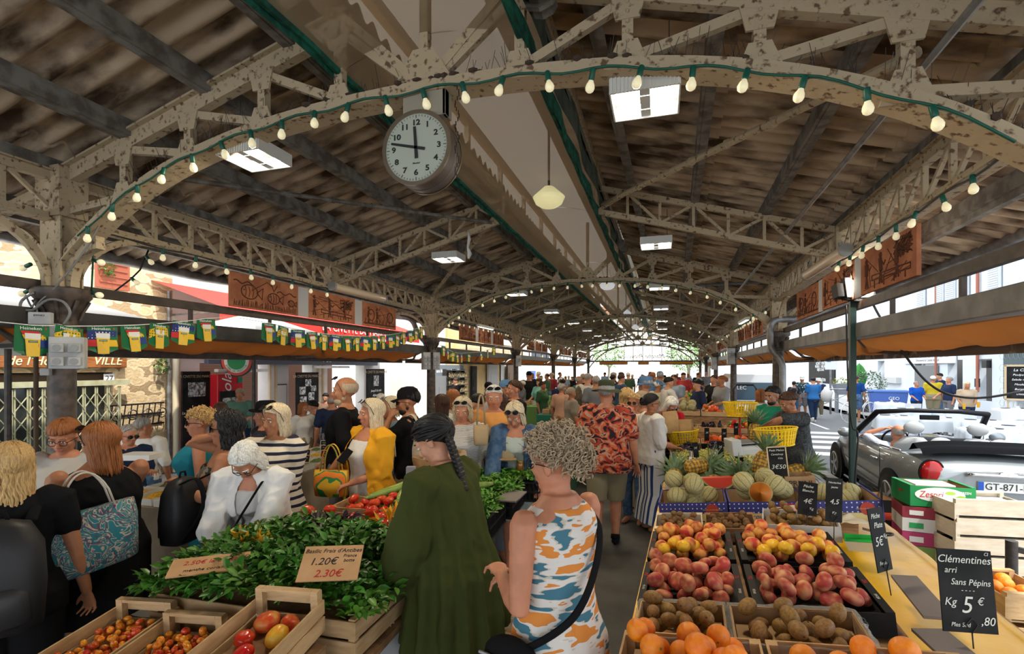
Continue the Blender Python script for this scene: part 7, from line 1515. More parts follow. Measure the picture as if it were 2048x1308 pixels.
for s in (-1, 1): g = G(); g.ell((s * .66, .05, .77), (.115, .05, .15), n=16, k=10); q = g.build('tail_light', mat('tail_lamp', (.30, .006, .006), .2, coat=.3), t, True); g = G(); g.tube([(s * .66 + .12 * math.cos(a), .035 + .02 * abs(math.cos(a)), .77 + .155 * math.sin(a)) for a in np.linspace(0, 2 * PI, 24)], .012, 6); g.build('lamp_rim', TRIM_, q, True)
g = G(); g.box((0, -.025, .66), (.52, .012, .11)); q = g.build('number_plate', mat('plate_white', (.76, .76, .74), .35), t); g = G(); g.box((-.235, -.033, .66), (.05, .006, .108)); g.build('blue_band', mat('plate_blue', (.02, .1, .5), .4), q); text('lettering', 'GT-871-BE', .105, tr(.02, -.034, .66) @ rx(PI / 2), DK, q, .001, wide=.92)
g = G(); g.tube([(-.36, -.02, .78), (-.3, -.05, .79), (.3, -.05, .79), (.36, -.02, .78)], .022, 8); g.ell((0, -.055, .81), (.09, .012, .022)); g.tube([(-.7, .0, .43), (-.5, -.045, .43), (.5, -.045, .43), (.7, .0, .43)], .018, 8); g.build('chrome_trim', CHR, t, True)
g = G(); g.loft([[(w_ * x, y, z) for x, z in ((-1, .30), (1, .30), (1, .50), (-1, .50))] for w_, y in ((.70, .10), (.68, -.02), (.60, -.05))]); g.build('bumper', PAINT, t, 30); g = G(); g.tube([(-.25, -.03, .28), (-.25, .15, .28)], .045, 12); g.tube([(-.13, -.03, .28), (-.13, .15, .28)], .045, 12); g.build('exhaust', CHR, t, True); g = G(); g.box((0, .58, .965), (.35, .012, .012)); g.build('brake_light', mat('tail_red', (.5, .02, .02)), t)
# ================================================================ people
SK = {k: mat('skin_' + k, c, .5, c2=tuple(q * .86 for q in c), ns=14, sss=.06, spec=.3) for k, c in dict(fair=(.58, .29, .18), tan=(.42, .18, .09), red=(.52, .22, .125), olive=(.36, .17, .095)).items()}
HR = {k: mat('hair_' + k, c, .5, c2=tuple(min(1, q * 1.7) for q in c), ns=60, stretch=(3, 3, .5), lo=.35, hi=.7) for k, c in dict(black=(.008, .007, .007), brown=(.045, .02, .01), auburn=(.22, .075, .02), blond=(.42, .27, .11), pale=(.50, .41, .27), grey=(.26, .24, .22), white=(.62, .59, .54), greybrown=(.30, .23, .15)).items()}
EYEW = mat('eye_white', (.7, .68, .64), .3); IRIS = mat('iris', (.04, .03, .02), .2); LIP = mat('lip', (.42, .12, .10), .45); LENS = mat('dark_lens', (.01, .01, .012), .08, spec=.8)
def remesh(g, vox, it=3):
 me = g.mesh('r'); o = bpy.data.objects.new('r', me); TMP.collection.objects.link(o)
 r = o.modifiers.new('r', 'REMESH'); r.mode = 'VOXEL'; r.voxel_size = vox
 s = o.modifiers.new('s', 'SMOOTH'); s.iterations = it; s.factor = .5
 vl = TMP.view_layers[0]; vl.update(); out = bpy.data.meshes.new_from_object(o.evaluated_get(vl.depsgraph)); out.materials.clear()
 bpy.data.objects.remove(o); bpy.data.meshes.remove(me); return out
LV = [(.80, .130, .100, 0), (.86, .168, .115, -.012), (.93, .176, .124, -.014), (1.0, .158, .112, 0), (1.08, .140, .102, .005), (1.16, .142, .106, .01), (1.25, .156, .116, .012), (1.33, .168, .112, .004), (1.385, .160, .092, -.006), (1.43, .105, .072, -.012), (1.465, .066, .060, -.014)]
def lev(z, fat, hip=False):
 z0 = max(z, .90) if hip else z
 for a, b in zip(LV, LV[1:]):
  if z0 <= b[0]: break
 u = min(1, max(0, (z0 - a[0]) / (b[0] - a[0]))); q = [a[i] + (b[i] - a[i]) * u for i in range(4)]
 f = 1 + (fat - 1) * max(0, min(1, (1.40 - z0) / .15)); return q[1] * f, q[2] * f * (1 + .25 * max(0, fat - 1)), q[3] + max(0, fat - 1) * .04
def person(label, px, py, D, psi, h=None, lean=0, bow=0, turn=0, fat=1.0, f=1, skin='fair', RA=None, LA=None, top=None, coat=None, bot=None, hair=None, glass=None, hat=None, lod=1, step=0, curl=.9, shoes=None, sit=0, base=0, beard=None, hands=None, group=None, RE=None, LE=None):
 lean, bow, turn = R(lean), R(bow), R(turn); vox = (.0065, .009, .015)[lod]; sp = .0 if f else .012
 def B(x, y, z):
  u = max(0, min(1, (z - .92) / .34)); a = lean * u; dz = z - 1.0
  return V((x, y * math.cos(a) + dz * math.sin(a) if z > .92 else y, 1.0 + dz * math.cos(a) - y * math.sin(a) if z > .92 else z)) - V((0, math.sin(lean) * .10, 0))
 nb = B(0, -.014, 1.44); pit = lean + bow; hd = Matrix.Rotation(-(lean + bow * .6), 4, 'X') @ V((0, .012, .135)); hc = nb + hd
 Hm = tr(hc) @ rz(turn) @ rx(-pit); zt = max((Hm @ V(p)).z for p in ((0, -.01, .117), (0, -.07, .08), (0, .05, .10)))
 want = HCAM + (HY - py) / 1000 * D; k = want - base
 k = max(.78, min(1.13, k / zt)) if not sit else 1.0
 ps = R(psi); hp = at(px, 700, D=D); off = rz(ps) @ (V((hc.x, hc.y, 0)) * k)
 root = T('person', label, 'person', tr(hp.x - off.x, hp.y - off.y, base if not sit else want - zt) @ rz(ps) @ sca(k, k, k), group)
 g = G(); n = 20
 g.loft([[B(rx_ * math.cos(a), ry_ * math.sin(a) + yo, z) for a in (2 * PI * j / n for j in range(n))] for z, rx_, ry_, yo in [(z, *lev(z, fat)) for z, *_ in LV]])
 if f: [g.ell(B(s * .074, .085 + .03 * (fat - 1), 1.245), .062 * fat ** .5) for s in (-1, 1)]
 g.limb([nb - V((0, .0, .04)), nb.lerp(hc, .55)], [.058 - .008 * f, .052 - .008 * f], 12)
 # head
 E_ = lambda c, r, m=8: g.ell(c, r, Hm, 14, 9)
 E_((0, -.012, .034), (.076, .095, .083)); E_((0, .024, -.03), (.061, .064, .084)); E_((0, .045, -.086), (.034 + sp, .036, .027)); E_((0, .0, -.06), (.056 + sp, .05, .045))
 g.limb([Hm @ V((0, .084, .008)), Hm @ V((0, .103, -.027))], [.009, .0125], 8)
 for s in (-1, 1): E_((s * .011, .094, -.033), (.009, .009, .008)); E_((s * .030, .077, .021), (.026, .012, .009)); E_((s * .037, .058, -.026), (.024, .022, .026)); E_((s * .077, -.006, -.012), (.009, .019, .031)); E_((s * .031, .074, .012), (.016, .012, .007))
 E_((0, .083, -.060), (.021, .010, .011))
 # arms
 arms = {}
 for s, tgt, hint in ((1, RA, RE), (-1, LA, LE)):
  S0 = B(s * (.178 + sp) * (1 + (fat - 1) * .4), -.004, 1.385); tgt = V(tgt) if tgt else V((s * .26 * fat ** .5, .06, .86)); l1, l2 = .285, .262
  d = tgt - S0; L = min(d.length, (l1 + l2) * .995); d.normalize(); tgt = S0 + d * L
  c = (l1 * l1 + L * L - l2 * l2) / (2 * L); hh = math.sqrt(max(0, l1 * l1 - c * c)); hv = V(hint) if hint else V((s * .35, -.7, -.6)); hv = (hv - d * hv.dot(d)).normalized()
  el = S0 + d * c + hv * hh; arms[s] = (S0, el, tgt); fa = fat ** .6 * (.92 if f else 1.04)
  g.limb([S0, S0.lerp(el, .45), el, el.lerp(tgt, .3), tgt], [.052 * fa, .046 * fa, .037 * fa, .039 * fa, .026], 12)
  w_ = (tgt - el).normalized(); hdv = (hands or {}).get(s); w2 = V(hdv).normalized() if hdv else w_
  x = w2.cross(V((0, 0, 1))); x = x.normalized() if x.length > .2 else V((s, 0, 0)); nrm = x.cross(w2)
  pm = tgt + w2 * .085; g.tube([tgt - w_ * .01, tgt + w2 * .03, pm, pm + w2 * .012], [.022, .034, .040, .030], 10, flat=.42)
  for q in range(4):
   r0 = pm + x * (q - 1.5) * .0205 - w2 * .006; fl = (.062, .072, .068, .052)[q if s > 0 else 3 - q]; u1 = (w2 * math.cos(curl * .5) - nrm * math.sin(curl * .5)); u2 = (w2 * math.cos(curl * 1.4) - nrm * math.sin(curl * 1.4)); sp_ = x * (q - 1.5) * .006
   g.limb([r0, r0 + u1 * fl * .55 + sp_, r0 + u1 * fl * .55 + u2 * fl * .5 + sp_ * 1.6], [.0088, .0082, .0068], 7)
  tb = tgt + w2 * .03 - x * s * .028; td = (w2 * .7 - x * s * .6 - nrm * .35).normalized(); g.limb([tb, tb + td * .035, tb + td * .035 + (td + w2 * .5).normalized() * .028], [.0125, .0105, .008], 7)
 # legs
 legs = {}
 for s in (-1, 1):
  st = step * s; H0 = V((s * .088 * fat ** .5, -math.sin(lean) * .08, .875))
  if sit: kn = H0 + V((s * .05, .40, .02)); an = kn + V((0, .0, -.40)); ft = 0
  else: kn = V((s * .09, .02 + st * .6 + H0.y * .5, .48)); an = V((s * .088, -.02 + st, .085 + (.10 if st < -.05 else 0)))
  legs[s] = (H0, kn, an); q = fat ** .7
  g.limb([H0, H0.lerp(kn, .5), kn, kn.lerp(an, .3), kn.lerp(an, .7), an], [.088 * q, .074 * q, .054 * q, .054 * q, .043 * q, .036], 12)
  tp = V((s * .01, .0, -.2 if (st < -.05 and not sit) else 0)); g.limb([an + V((0, -.03, -.045)), an + V((s * .008, .07, -.055)) , an + V((s * .015, .15, -.062))], [.034, .036, .026], 9)
  if shoes: gs = G(); gs.limb([an + V((0, -.035, -.048)), an + V((s * .008, .07, -.055)), an + V((s * .015, .165, -.058))], [.040, .042, .030], 10); gs.tube([an + V((0, -.03, -.03)), an + V((0, -.015, .015))], .046, 10); gs.build('shoe', shoes, root, True)
 link('body', remesh(g, vox), SK[skin], root, True)
 # clothes
 def loft_cloth(g, z0, z1, lo, fold, flare, kf, open_=0, waist=None, ph=0):
  m = 60; rows = 18; rings = []; inner = []
  for i in range(rows + 1):
   t_ = i / rows; z = z0 + (z1 - z0) * t_; rx_, ry_, yo = lev(z, fat, True); e = flare * (1 - t_) ** 1.3; l2_ = lo * (1 if z < 1.36 else max(.35, 1 - (z - 1.36) / .1)); R_ = []; I_ = []
   bust = .045 * math.exp(-((z - 1.25) / .08) ** 2) if f else 0
   for j in range(m):
    a = 2 * PI * j / m; a2 = PI / 2 + R(open_) + (2 * PI - 2 * R(open_)) * j / (m - 1) if open_ else a
    fo = 1 + fold * (1 - t_) ** .7 * math.sin(kf * a2 + ph + .8 * math.sin(3 * a2) + z * 2) * (1 if z < 1.3 else .3)
    b_ = bust * max(0, math.sin(a2)) ** 2
    R_.append(B((rx_ + l2_ + e) * fo * math.cos(a2), (ry_ + l2_ + e * .9 + b_) * fo * math.sin(a2) + yo, z)); I_.append(B((rx_ + l2_ + e - .02) * fo * math.cos(a2), (ry_ + l2_ + e * .9 + b_ - .02) * fo * math.sin(a2) + yo, z))
   rings.append(R_ + I_[::-1] if open_ else R_)
  g.loft(rings)
 def garment(c, nm):
  g = G(); lo = c.get('lo', .012); sl = c.get('sl', 0); neck = c.get('neck', 1.435)
  loft_cloth(g, c.get('hem', .90), neck, lo, c.get('fold', .015), c.get('flare', 0), c.get('kf', 9), c.get('open', 0))
  if sl:
   for s in (-1, 1):
    S0, el, tg = arms[s]; fa = fat ** .6; P = [S0 + (B(0, 0, 1.37) - S0) * .30, S0, S0.lerp(el, .5), el, el.lerp(tg, .5), tg]; T_ = [-.2, 0, .25, .5, .75, 1]; pf = c.get('puff', 0); pts = []; rs = []
    for i in range(5):
     for u in (0, .5):
      t_ = T_[i] + (T_[i + 1] - T_[i]) * u
      if t_ < sl: pts.append(P[i].lerp(P[i + 1], u)); rs.append(max(.036, (.060 - .026 * max(0, t_)) * fa + lo * (.8 + .5 * max(0, t_)) + pf * math.sin(PI * max(0, min(1, t_ / max(sl, .3))) ** 1.3)) + .004 * math.sin(i * 2.3 + u * 5))
    if sl >= .99: pts.append(tg); rs.append(.036 + lo * .5)
    g.limb(pts, rs, 14)
  me = remesh(g, (.008, .011, .018)[lod], 3 if not c.get('fold', 0) > .05 else 2)
  if lod < 2:
   co = np.empty(len(me.vertices) * 3, np.float32); me.vertices.foreach_get('co', co); co = co.reshape(-1, 3); nn = np.empty_like(co).ravel(); me.vertices.foreach_get('normal', nn); nn = nn.reshape(-1, 3); am = c.get('wr', .009)
   dd = np.array([noise.noise(V((p[0] * 9, p[1] * 9, p[2] * 5 + px))) - .9 * abs(noise.noise(V((p[0] * 13 + p[2] * 7, p[1] * 13, p[2] * 9 - px)))) + .5 * noise.noise(V((p[0] * 22, p[1] * 22, p[2] * 12))) for p in co]); me.vertices.foreach_set('co', (co + nn * (dd * am)[:, None]).ravel())
  link(nm, me, c['m'], root, True)
 if bot:
  g = G(); kd = bot['k']; lo = bot.get('lo', .014)
  if kd == 'skirt': loft_cloth(g, bot['hem'], bot.get('w', 1.04), lo, bot.get('fold', .03), bot.get('flare', .03), bot.get('kf', 11), ph=1)
  else:
   loft_cloth(g, .82, bot.get('w', 1.03), lo, .01, 0, 5)
   for s in (-1, 1):
    H0, kn, an = legs[s]; hem = bot['hem']; q = fat ** .7; fl = bot.get('flare', 0); P = [(H0, .090), (H0.lerp(kn, .5), .078), (kn, .060), (kn.lerp(an, .4), .056), (an + V((0, 0, .0)), .044)]
    pts = []; rs = []
    for i, (p_, r_) in enumerate(P):
     z_ = [.875, .68, .48, .32, .09][i]
     if z_ >= hem - .02: pts.append(p_); rs.append(r_ * q + lo + fl * (i / 4))
     elif pts:
      zp = [.875, .68, .48, .32, .09][i - 1]; u = (zp - hem) / (zp - z_)
      if u > .05: pts.append(P[i - 1][0].lerp(p_, u)); rs.append((P[i - 1][1] + (r_ - P[i - 1][1]) * u) * q + lo + fl * ((i - 1 + u) / 4))
      break
    g.tube([pts[0] + V((0, 0, .06))] + pts, [rs[0] * .9] + rs, 16)
  link(kd if kd == 'skirt' else {'t': 'trousers', 's': 'shorts'}[kd], remesh(g, (.009, .012, .018)[lod]), bot['m'], root, True)
 if top: garment(top, top.get('name', 'shirt'))
 if coat: garment(coat, coat.get('name', 'jacket'))
 # face parts
 if lod < 2:
  for s in (-1, 1):
   if glass != 'sun':
    g = G(); g.ell((s * .031, .0785, .003), (.0135, .0085, .0075), Hm, 12, 8); g.m = 1; g.ell((s * .031, .0845, .003), (.0058, .004, .0058), Hm, 8, 6); g.build('eye', [EYEW, IRIS], root, True)
   g = G(); g.tube([Hm @ V((s * x, y, z)) for x, y, z in ((.014, .091, .026), (.032, .090, .031), (.050, .076, .024))], [.0035, .0045, .002], 6); g.build('eyebrow', hair['m'] if hair else HR['grey'], root, True)
  g = G(); g.ell((0, .0875, -.0565), (.019, .0075, .0045), Hm, 12, 6); g.ell((0, .0865, -.065), (.017, .0075, .0055), Hm, 12, 6); g.build('lips', LIP, root, True)
 if beard:
  g = G(); g.ell((0, .036, -.085), (.058, .052, .042), Hm, 14, 8); g.ell((0, .0, -.055), (.071, .035, .045), Hm, 14, 8); g.ell((0, .084, -.047), (.026, .008, .006), Hm); link('beard', remesh(g, .006), beard, root, True)
 if glass:
  gM = Hm @ (tr(0, -.012, .036) @ rx(R(52)) @ tr(0, .014, -.03) @ sca(1.1, 1.06, 1.06) if glass == 'head' else Matrix()); g = G()
  for s in (-1, 1):
   g.tube([gM @ V((s * (.033 + .026 * math.cos(a)), .098 - .010 * abs(math.cos(a)) * (1 if s * math.cos(a) > 0 else .2), .0 + .020 * math.sin(a))) for a in np.linspace(0, 2 * PI, 18)], .0024, 5); g.tube([gM @ V((s * .058, .090, .004)), gM @ V((s * .083, .03, .005)), gM @ V((s * .083, -.03, -.008))], .0024, 5)
  g.tube([gM @ V((-.008, .102, .004)), gM @ V((.008, .102, .004))], .0024, 5); go = g.build('glasses' if glass == 'clear' else 'sunglasses', BLACK, root, True)
  if glass != 'clear':
   g = G(); [g.add([gM @ V((s * (.033 + .025 * math.cos(a)), .097 - .009 * abs(math.cos(a)) * (1 if s * math.cos(a) > 0 else .2), .019 * math.sin(a))) for a in np.linspace(0, 2 * PI, 15)[:-1]], [tuple(range(14))]) for s in (-1, 1)]; g.build('lens', LENS, go)
 if hair and hair['k'] != 'bald':
  hm = hair['m']; rd = random.Random(int(px)); vol = hair.get('vol', .03); L = hair.get('L', -.02); kd = hair['k']; cu = hair.get('curl', .002) * .6
  cx, cy_, cz = 0, -.014, .034; rad = V((.080, .101, .089)) * (1 + vol)
  low = hair.get('low', {'braid': 38, 'bun': 8, 'long': 10}.get(kd, 0)); tm = lambda az: R(128 - 66 * (.5 + .5 * math.cos(az)) ** .9 + low * (.5 - .5 * math.cos(az)) ** .6)
  ep = lambda az, th, q=1: (lambda q: V((cx + rad.x * q * math.sin(th) * math.sin(az), cy_ + rad.y * q * math.sin(th) * math.cos(az), cz + rad.z * q * math.cos(th))))(q * (1 - .07 * min(1, th / tm(az)) ** 4))
  g = G(); g.grid(lambda a, b: ep(2 * PI * a, tm(2 * PI * a) * (.02 + .98 * b)), 28, 10, Hm)
  if kd == 'curly':
   for i in range(hair.get('n', 520)):
    az = rd.uniform(-PI, PI); th = rd.random() ** .6 * tm(az) * 1.06; p = ep(az, th, rd.uniform(.96, 1.12 + hair.get('puff', .12))); o = (p - V((0, -.01, .02))).normalized(); ax = (o * rd.uniform(.3, 1) + V((rd.uniform(-.6, .6), rd.uniform(-.6, .6), -.75))).normalized(); u = ax.orthogonal().normalized(); v = ax.cross(u); LL = rd.uniform(.03, .075); r_ = rd.uniform(.007, .014); p0 = rd.uniform(0, 6); tn = rd.uniform(1.2, 2.6)
    g.tube([p + ax * LL * (q / 11 - .35) + (u * math.cos(p0 + tn * 6.28 * q / 11) + v * math.sin(p0 + tn * 6.28 * q / 11)) * r_ for q in range(12)], [.0028] * 11 + [.001], 4, Hm)
  else:
   n_ = hair.get('n', (240, 130, 60)[lod])
   for i in range(n_):
    az = rd.uniform(-PI, PI); fr = abs(az) < .95; q = 1.0 + rd.uniform(0, .05 + vol * .4); P = []; t0 = rd.uniform(.05, .8) if not (kd in ('bun', 'braid')) else rd.uniform(.3, 1); t1 = tm(az) * rd.uniform(.92, 1.04); sd_ = 1 if (az + hair.get('part', .25)) > 0 else -1
    if kd in ('bun', 'braid'):                          # swept back to the nape
     t1 *= rd.uniform(.45, 1); e0 = V((math.sin(t1) * math.sin(az), math.sin(t1) * math.cos(az), math.cos(t1))); e1 = V((.12 * sd_, -.93, -.30)).normalized(); om = e0.angle(e1) + 1e-4
     for j in range(8): u = j / 7; d_ = (e0 * math.sin((1 - u) * om) + e1 * math.sin(u * om)) / math.sin(om); P.append(V((cx + rad.x * q * d_.x, cy_ + rad.y * q * d_.y, cz + rad.z * q * d_.z)))
    elif fr and not hair.get('fringe'):
     a1 = sd_ * rd.uniform(1.2, 1.65)
     for j in range(7): u = j / 6; P.append(ep(az + (a1 - az) * u ** 1.5, t0 + (min(tm(a1) * .95, R(92)) - t0) * u - .25 * math.sin(PI * u) * (1 - abs(az)), q + .02 * math.sin(PI * u)))
    else:
     for j in range(7): u = j / 6; P.append(ep(az + rd.uniform(-.03, .03), t0 + ((t1 if not fr else R(78)) - t0) * u, q))
    last = P[-1]
    if L < last.z - .02 and (not fr or not hair.get('fringe')) and kd not in ('bun', 'braid', 'short'):
     zl = L + rd.uniform(-.03, .02); w_ = hair.get('out', .0)
     if last.y > .045: last.y = .045
     for j in range(1, 7): u = j / 6; P.append(V((last.x * (1 + w_ * math.sin(PI * u * .8)) + cu * math.sin(u * 9 + i), last.y * (1 - .2 * u) - .02 * u + cu * math.cos(u * 8 + i * 2), last.z + (zl - last.z) * u)))
    m_ = len(P); w0 = hair.get('r', .0075)
    g.tube([p + V((cu * math.sin(j * 1.9 + i), 0, cu * math.cos(j * 1.7 + i))) for j, p in enumerate(P)], [w0 * (.7 + .5 * math.sin(PI * (j / (m_ - 1)) ** .7)) * (1 if j < m_ - 1 else .3) for j in range(m_)], 5, Hm, flat=.6)
  if kd == 'bun': g.ell((0, -.10, .02), (.045, .04, .045), Hm); [g.tube([(.045 * math.cos(a), -.10 + .035 * math.sin(a + q), .02 + .045 * math.sin(a)) for a in np.linspace(0, 2 * PI, 12)], .008, 5, Hm) for q in range(5)]
  if kd == 'braid':
   for j in range(13):
    for s in (-1, 1): c_ = V((-.02 - .004 * j + s * .014, -.085 + .004 * j, -.02 - j * .022)); g.ell(c_, (.020, .018, .020), Hm @ tr(0, 0, 0), 8, 6)
  ho = g.build('hair', hm, root, True)
 if hair and hair['k'] == 'bald': g = G(); g.grid(lambda a, b: V((.078 * math.sin(y_ := R(70 + 52 * b)) * math.sin(x_ := R(75) + R(210) * a), -.013 + .0975 * math.sin(y_) * math.cos(x_), .034 + .085 * math.cos(y_))), 24, 6, Hm); g.build('hair', hair['m'], root, True)
 if hat:
  g = G(); kd = hat['k']
  if kd == 'cap': g.lathe([(.092, .03), (.094, .07), (.082, .11), (.05, .135), (.005, .142)], 20, Hm @ tr(0, -.012, 0) @ sca(.92, 1.1, 1)); g.grid(lambda a, b: ((2 * a - 1) * .07, .07 + .085 * b * (1 - .5 * (2 * a - 1) ** 2), .045 - .02 * b - .02 * (2 * a - 1) ** 2), 10, 5, Hm)
  else:
   br = hat.get('brim', .09); dr = hat.get('droop', .02); g.lathe([(.088, .04), (.090, .09), (.084, .125), (.06, .142), (.005, .138)], 22, Hm @ tr(0, -.012, 0) @ sca(.94, 1.12, 1)); g.grid(lambda a, b: ((.086 + br * b) * .96 * math.cos(2 * PI * a), -.012 + (.10 + br * b) * math.sin(2 * PI * a), .045 - dr * b * b + .012 * math.sin(4 * PI * a) * b), 36, 6, Hm); g.lathe([(.0915, .045), (.0925, .065)], 22, Hm @ tr(0, -.012, 0) @ sca(.94, 1.12, 1))
  g.build('hat', hat['m'], root, 60)
 root['k_'] = k; del root['k_']
 return root, Hm, B, arms, k
def M_(c, n=None, **k): return mat(n or 'cloth_%d_%d_%d' % tuple(int(q * 999) for q in c), c, .9, spec=.12, bump=.45, bs=16, **k)
BLK, NAV, WHT, GRY, DEN, KHA = M_((.007, .007, .008)), M_((.015, .03, .07)), M_((.66, .64, .60)), M_((.17, .17, .18)), M_((.05, .10, .19), c2=(.09, .15, .25), ns=20), M_((.28, .24, .15))
H = lambda k, c, **q: dict(k=k, m=HR[c], **q)
TEE = lambda m, **q: dict(m=m, **{**dict(sl=.42, hem=.88, lo=.018), **q})
TRO = lambda m, hem=.06, **q: dict(k='t', m=m, hem=hem, **q)
SHO = lambda m, hem=.50, **q: dict(k='s', m=m, hem=hem, lo=.03, **q)
SKI = lambda m, hem=.50, **q: dict(k='skirt', m=m, hem=hem, **q)
def strap(label, P, w, m, name='bag_strap', M=None):
 g = G(); P = spline([V(p) for p in P], 7); g.tube(P, w, 6, flat=.3); return tag(g.build(name, m, M=M, smooth=True), label, 'strap')
def bag(label, M, w, h, d, m, hl=.25, name='tote_bag', top=1.0, hm=None):
 t = T(name, label, 'bag', M); g = G(); g.loft([[(math.copysign(abs(math.cos(a)) ** .6, math.cos(a)) * w / 2 * s, math.copysign(abs(math.sin(a)) ** .7, math.sin(a)) * d / 2 * q, z * h) for a in np.linspace(0, 2 * PI, 25)[:-1]] for z, s, q in ((0, .80, .6), (.04, .92, .95), (.4, 1.0, 1), (.75, 1.02 * top, .8), (1, top, .42))]); g.build('body', m, t, True)
 g = G()
 for s in (-1, 1): g.tube([(x * w * .28, s * d * .2, h * .98 + hl * (1 - x * x) ** .6) for x in np.linspace(-1, 1, 15)], .008, 6, flat=.6)
 g.build('handle', hm or m, t, True); return t
DRS = pattern('camo_dress', 'blobs', [(.05, .16, .22), (.52, .47, .38), (.64, .61, .57), (.62, .22, .04)], (7, 7, 26), .8, [0, .445, .465, .555], .2, (.2, .1, 0), .1)
r, Hm, B, A, k = person('woman with curly grey hair in a white, blue and orange patterned sleeveless dress', 1112, 862, 1.80, 60, bow=6, turn=12, fat=1.06, skin='red', RA=(.02, .22, 1.08), LA=(-.10, .20, 1.12), LE=(-.25, -.25, -1), RE=(.3, -.3, -1), top=dict(name='dress_bodice', m=DRS, sl=0, hem=.98, lo=.016, neck=1.43, wr=.007), bot=SKI(DRS, .52, w=1.06, fold=.06, flare=.07, kf=16), hair=H('curly', 'greybrown', vol=.08, n=640, puff=.10), glass='clear', lod=0)
W_ = lambda p: r.matrix_basis @ V(p)
strap('black bag strap across the back of the patterned dress', [W_((.13, .02, 1.42)), W_((.12, -.10, 1.34)), W_((.02, -.155, 1.2)), W_((-.10, -.155, 1.08)), W_((-.21, -.05, .98)), W_((-.22, .04, .96))], .014, BLK)
t = T('shoulder_bag', 'small black bag under the arm of the woman in the patterned dress', 'bag', r.matrix_basis @ tr(-.235, .0, .87) @ rz(.2)); g = G(); g.ell((0, 0, .05), (.05, .12, .09)); g.build('body', BLK, t, True); g = G(); g.tube([(-.05, -.1, .08), (-.052, .1, .08)], .006, 6); g.build('zip', STEEL, t)
OLV = M_((.045, .055, .014), 'olive_cloth')
person('young woman with a dark braid in a loose olive green blouse and black trousers', 868, 838, 2.42, 78, lean=9, bow=26, turn=14, f=1, fat=1.0, skin='fair', LA=(-.24, .17, .85), RA=(.18, .22, .86), top=dict(m=OLV, name='blouse', sl=.9, hem=.62, lo=.034, flare=.085, fold=.11, kf=14, puff=.03, neck=1.45, wr=.01), bot=TRO(BLK, .03, flare=.06, lo=.012), hair=H('braid', 'black', vol=.05), lod=0)
SHW = M_((.72, .71, .69), 'white_shirt_cloth')
r, *_ = person('grey haired woman with glasses in an open white shirt, bending over the herbs', 492, 890, 2.92, 205, lean=26, bow=30, turn=-8, skin='red', fat=1.12, RA=(.22, .38, .80), LA=(-.06, .42, .86), top=dict(m=M_((.55, .54, .52)), name='undershirt', hem=.86, lo=.012, neck=1.37), coat=dict(m=SHW, sl=.72, hem=.80, lo=.032, open=18, fold=.03, flare=.03, neck=1.46, name='shirt', wr=.016), bot=TRO(GRY), hair=H('bob', 'white', L=-.12, vol=.05, out=.12, n=320, r=.006), glass='clear', lod=0)
strap('thin black strap across the white shirt', [r.matrix_basis @ V(p) for p in ((-.10, .12, 1.38), (-.06, .32, 1.25), (.05, .30, 1.06), (.10, .20, .92))], .008, BLK)
STR = pattern('navy_stripe_knit', 'stripes', [(.012, .015, .04), (.66, .60, .48)], 5.6, .85, [0, .33], .2)
person('older blond woman in a cream cardigan with navy stripes and a denim skirt', 551, 810, 3.55, 186, bow=4, turn=-12, fat=1.1, skin='tan', LA=(-.02, .26, 1.0), RA=(.22, .16, .98), top=dict(m=STR, sl=.97, hem=.78, lo=.026, flare=.02, fold=.02, name='cardigan'), bot=SKI(DEN, .42, flare=.06, fold=.05), hair=H('bob', 'pale', L=-.12, vol=.05, curl=.005, n=340, r=.006), glass='head', lod=0)
CAM = pattern('camouflage', 'blobs', [(.02, .02, .018), (.16, .13, .09), (.30, .27, .21), (.05, .05, .03)], 11, .8, [0, .42, .52, .6], .2)
r, *_ = person('woman with black curly hair and sunglasses raising an elbow, black backpack on her front', 452, 824, 3.25, 128, turn=6, skin='tan', RA=(.12, .02, 1.52), RE=(.15, 1, .1), LA=(-.10, .24, 1.22), LE=(-.5, -.4, -.6), curl=1.2, top=dict(m=CAM, name='top', hem=.92, lo=.010, neck=1.34), bot=SHO(BLK, .62), hair=H('long', 'black', L=-.15, vol=.07, curl=.014, n=300, r=.007), glass='sun', lod=0)
def backpack(label, M, s=1):
 t = T('backpack', label, 'backpack', M); g = G(); g.loft([[(math.copysign(abs(math.cos(a)) ** .6, math.cos(a)) * w * s, math.copysign(abs(math.sin(a)) ** .6, math.sin(a)) * d * s + .0, z * s) for a in np.linspace(0, 2 * PI, 25)[:-1]] for z, w, d in ((-.24, .10, .06), (-.22, .145, .09), (-.05, .155, .11), (.12, .145, .09), (.21, .10, .06), (.235, .03, .02))]); g.v = [tuple(V(p) * (1 + .03 * noise.noise(V(p) * 9))) for p in g.v]; g.build('body', mat('backpack_nylon', (.018, .018, .02), .5, bump=.4, bs=9), t, True); g = G(); g.loft([[(math.cos(a) * w * s, -.085 * s + math.sin(a) * d * s, z * s) for a in np.linspace(0, 2 * PI, 17)[:-1]] for z, w, d in ((-.20, .08, .02), (-.18, .115, .05), (-.06, .115, .05), (-.03, .09, .03))]); g.build('pocket', mat('backpack_nylon2', (.03, .03, .032), .45), t, True)
 g = G(); [g.tube(spline([V(p) * s for p in ((e * .09, .06, .20), (e * .10, .20, .24), (e * .12, .26, .05), (e * .12, .10, -.20))], 6), .022 * s, 6, flat=.3) for e in (-1, 1)]; g.tube([(-.03 * s, 0, .23 * s), (-.02 * s, 0, .27 * s), (.02 * s, 0, .27 * s), (.03 * s, 0, .23 * s)], .008 * s, 6); g.build('strap', BLK, t, True); return t
backpack('black backpack hanging on the front of the woman with sunglasses', r.matrix_basis @ tr(-.18, .22, 1.08) @ rz(PI - .5), .9)
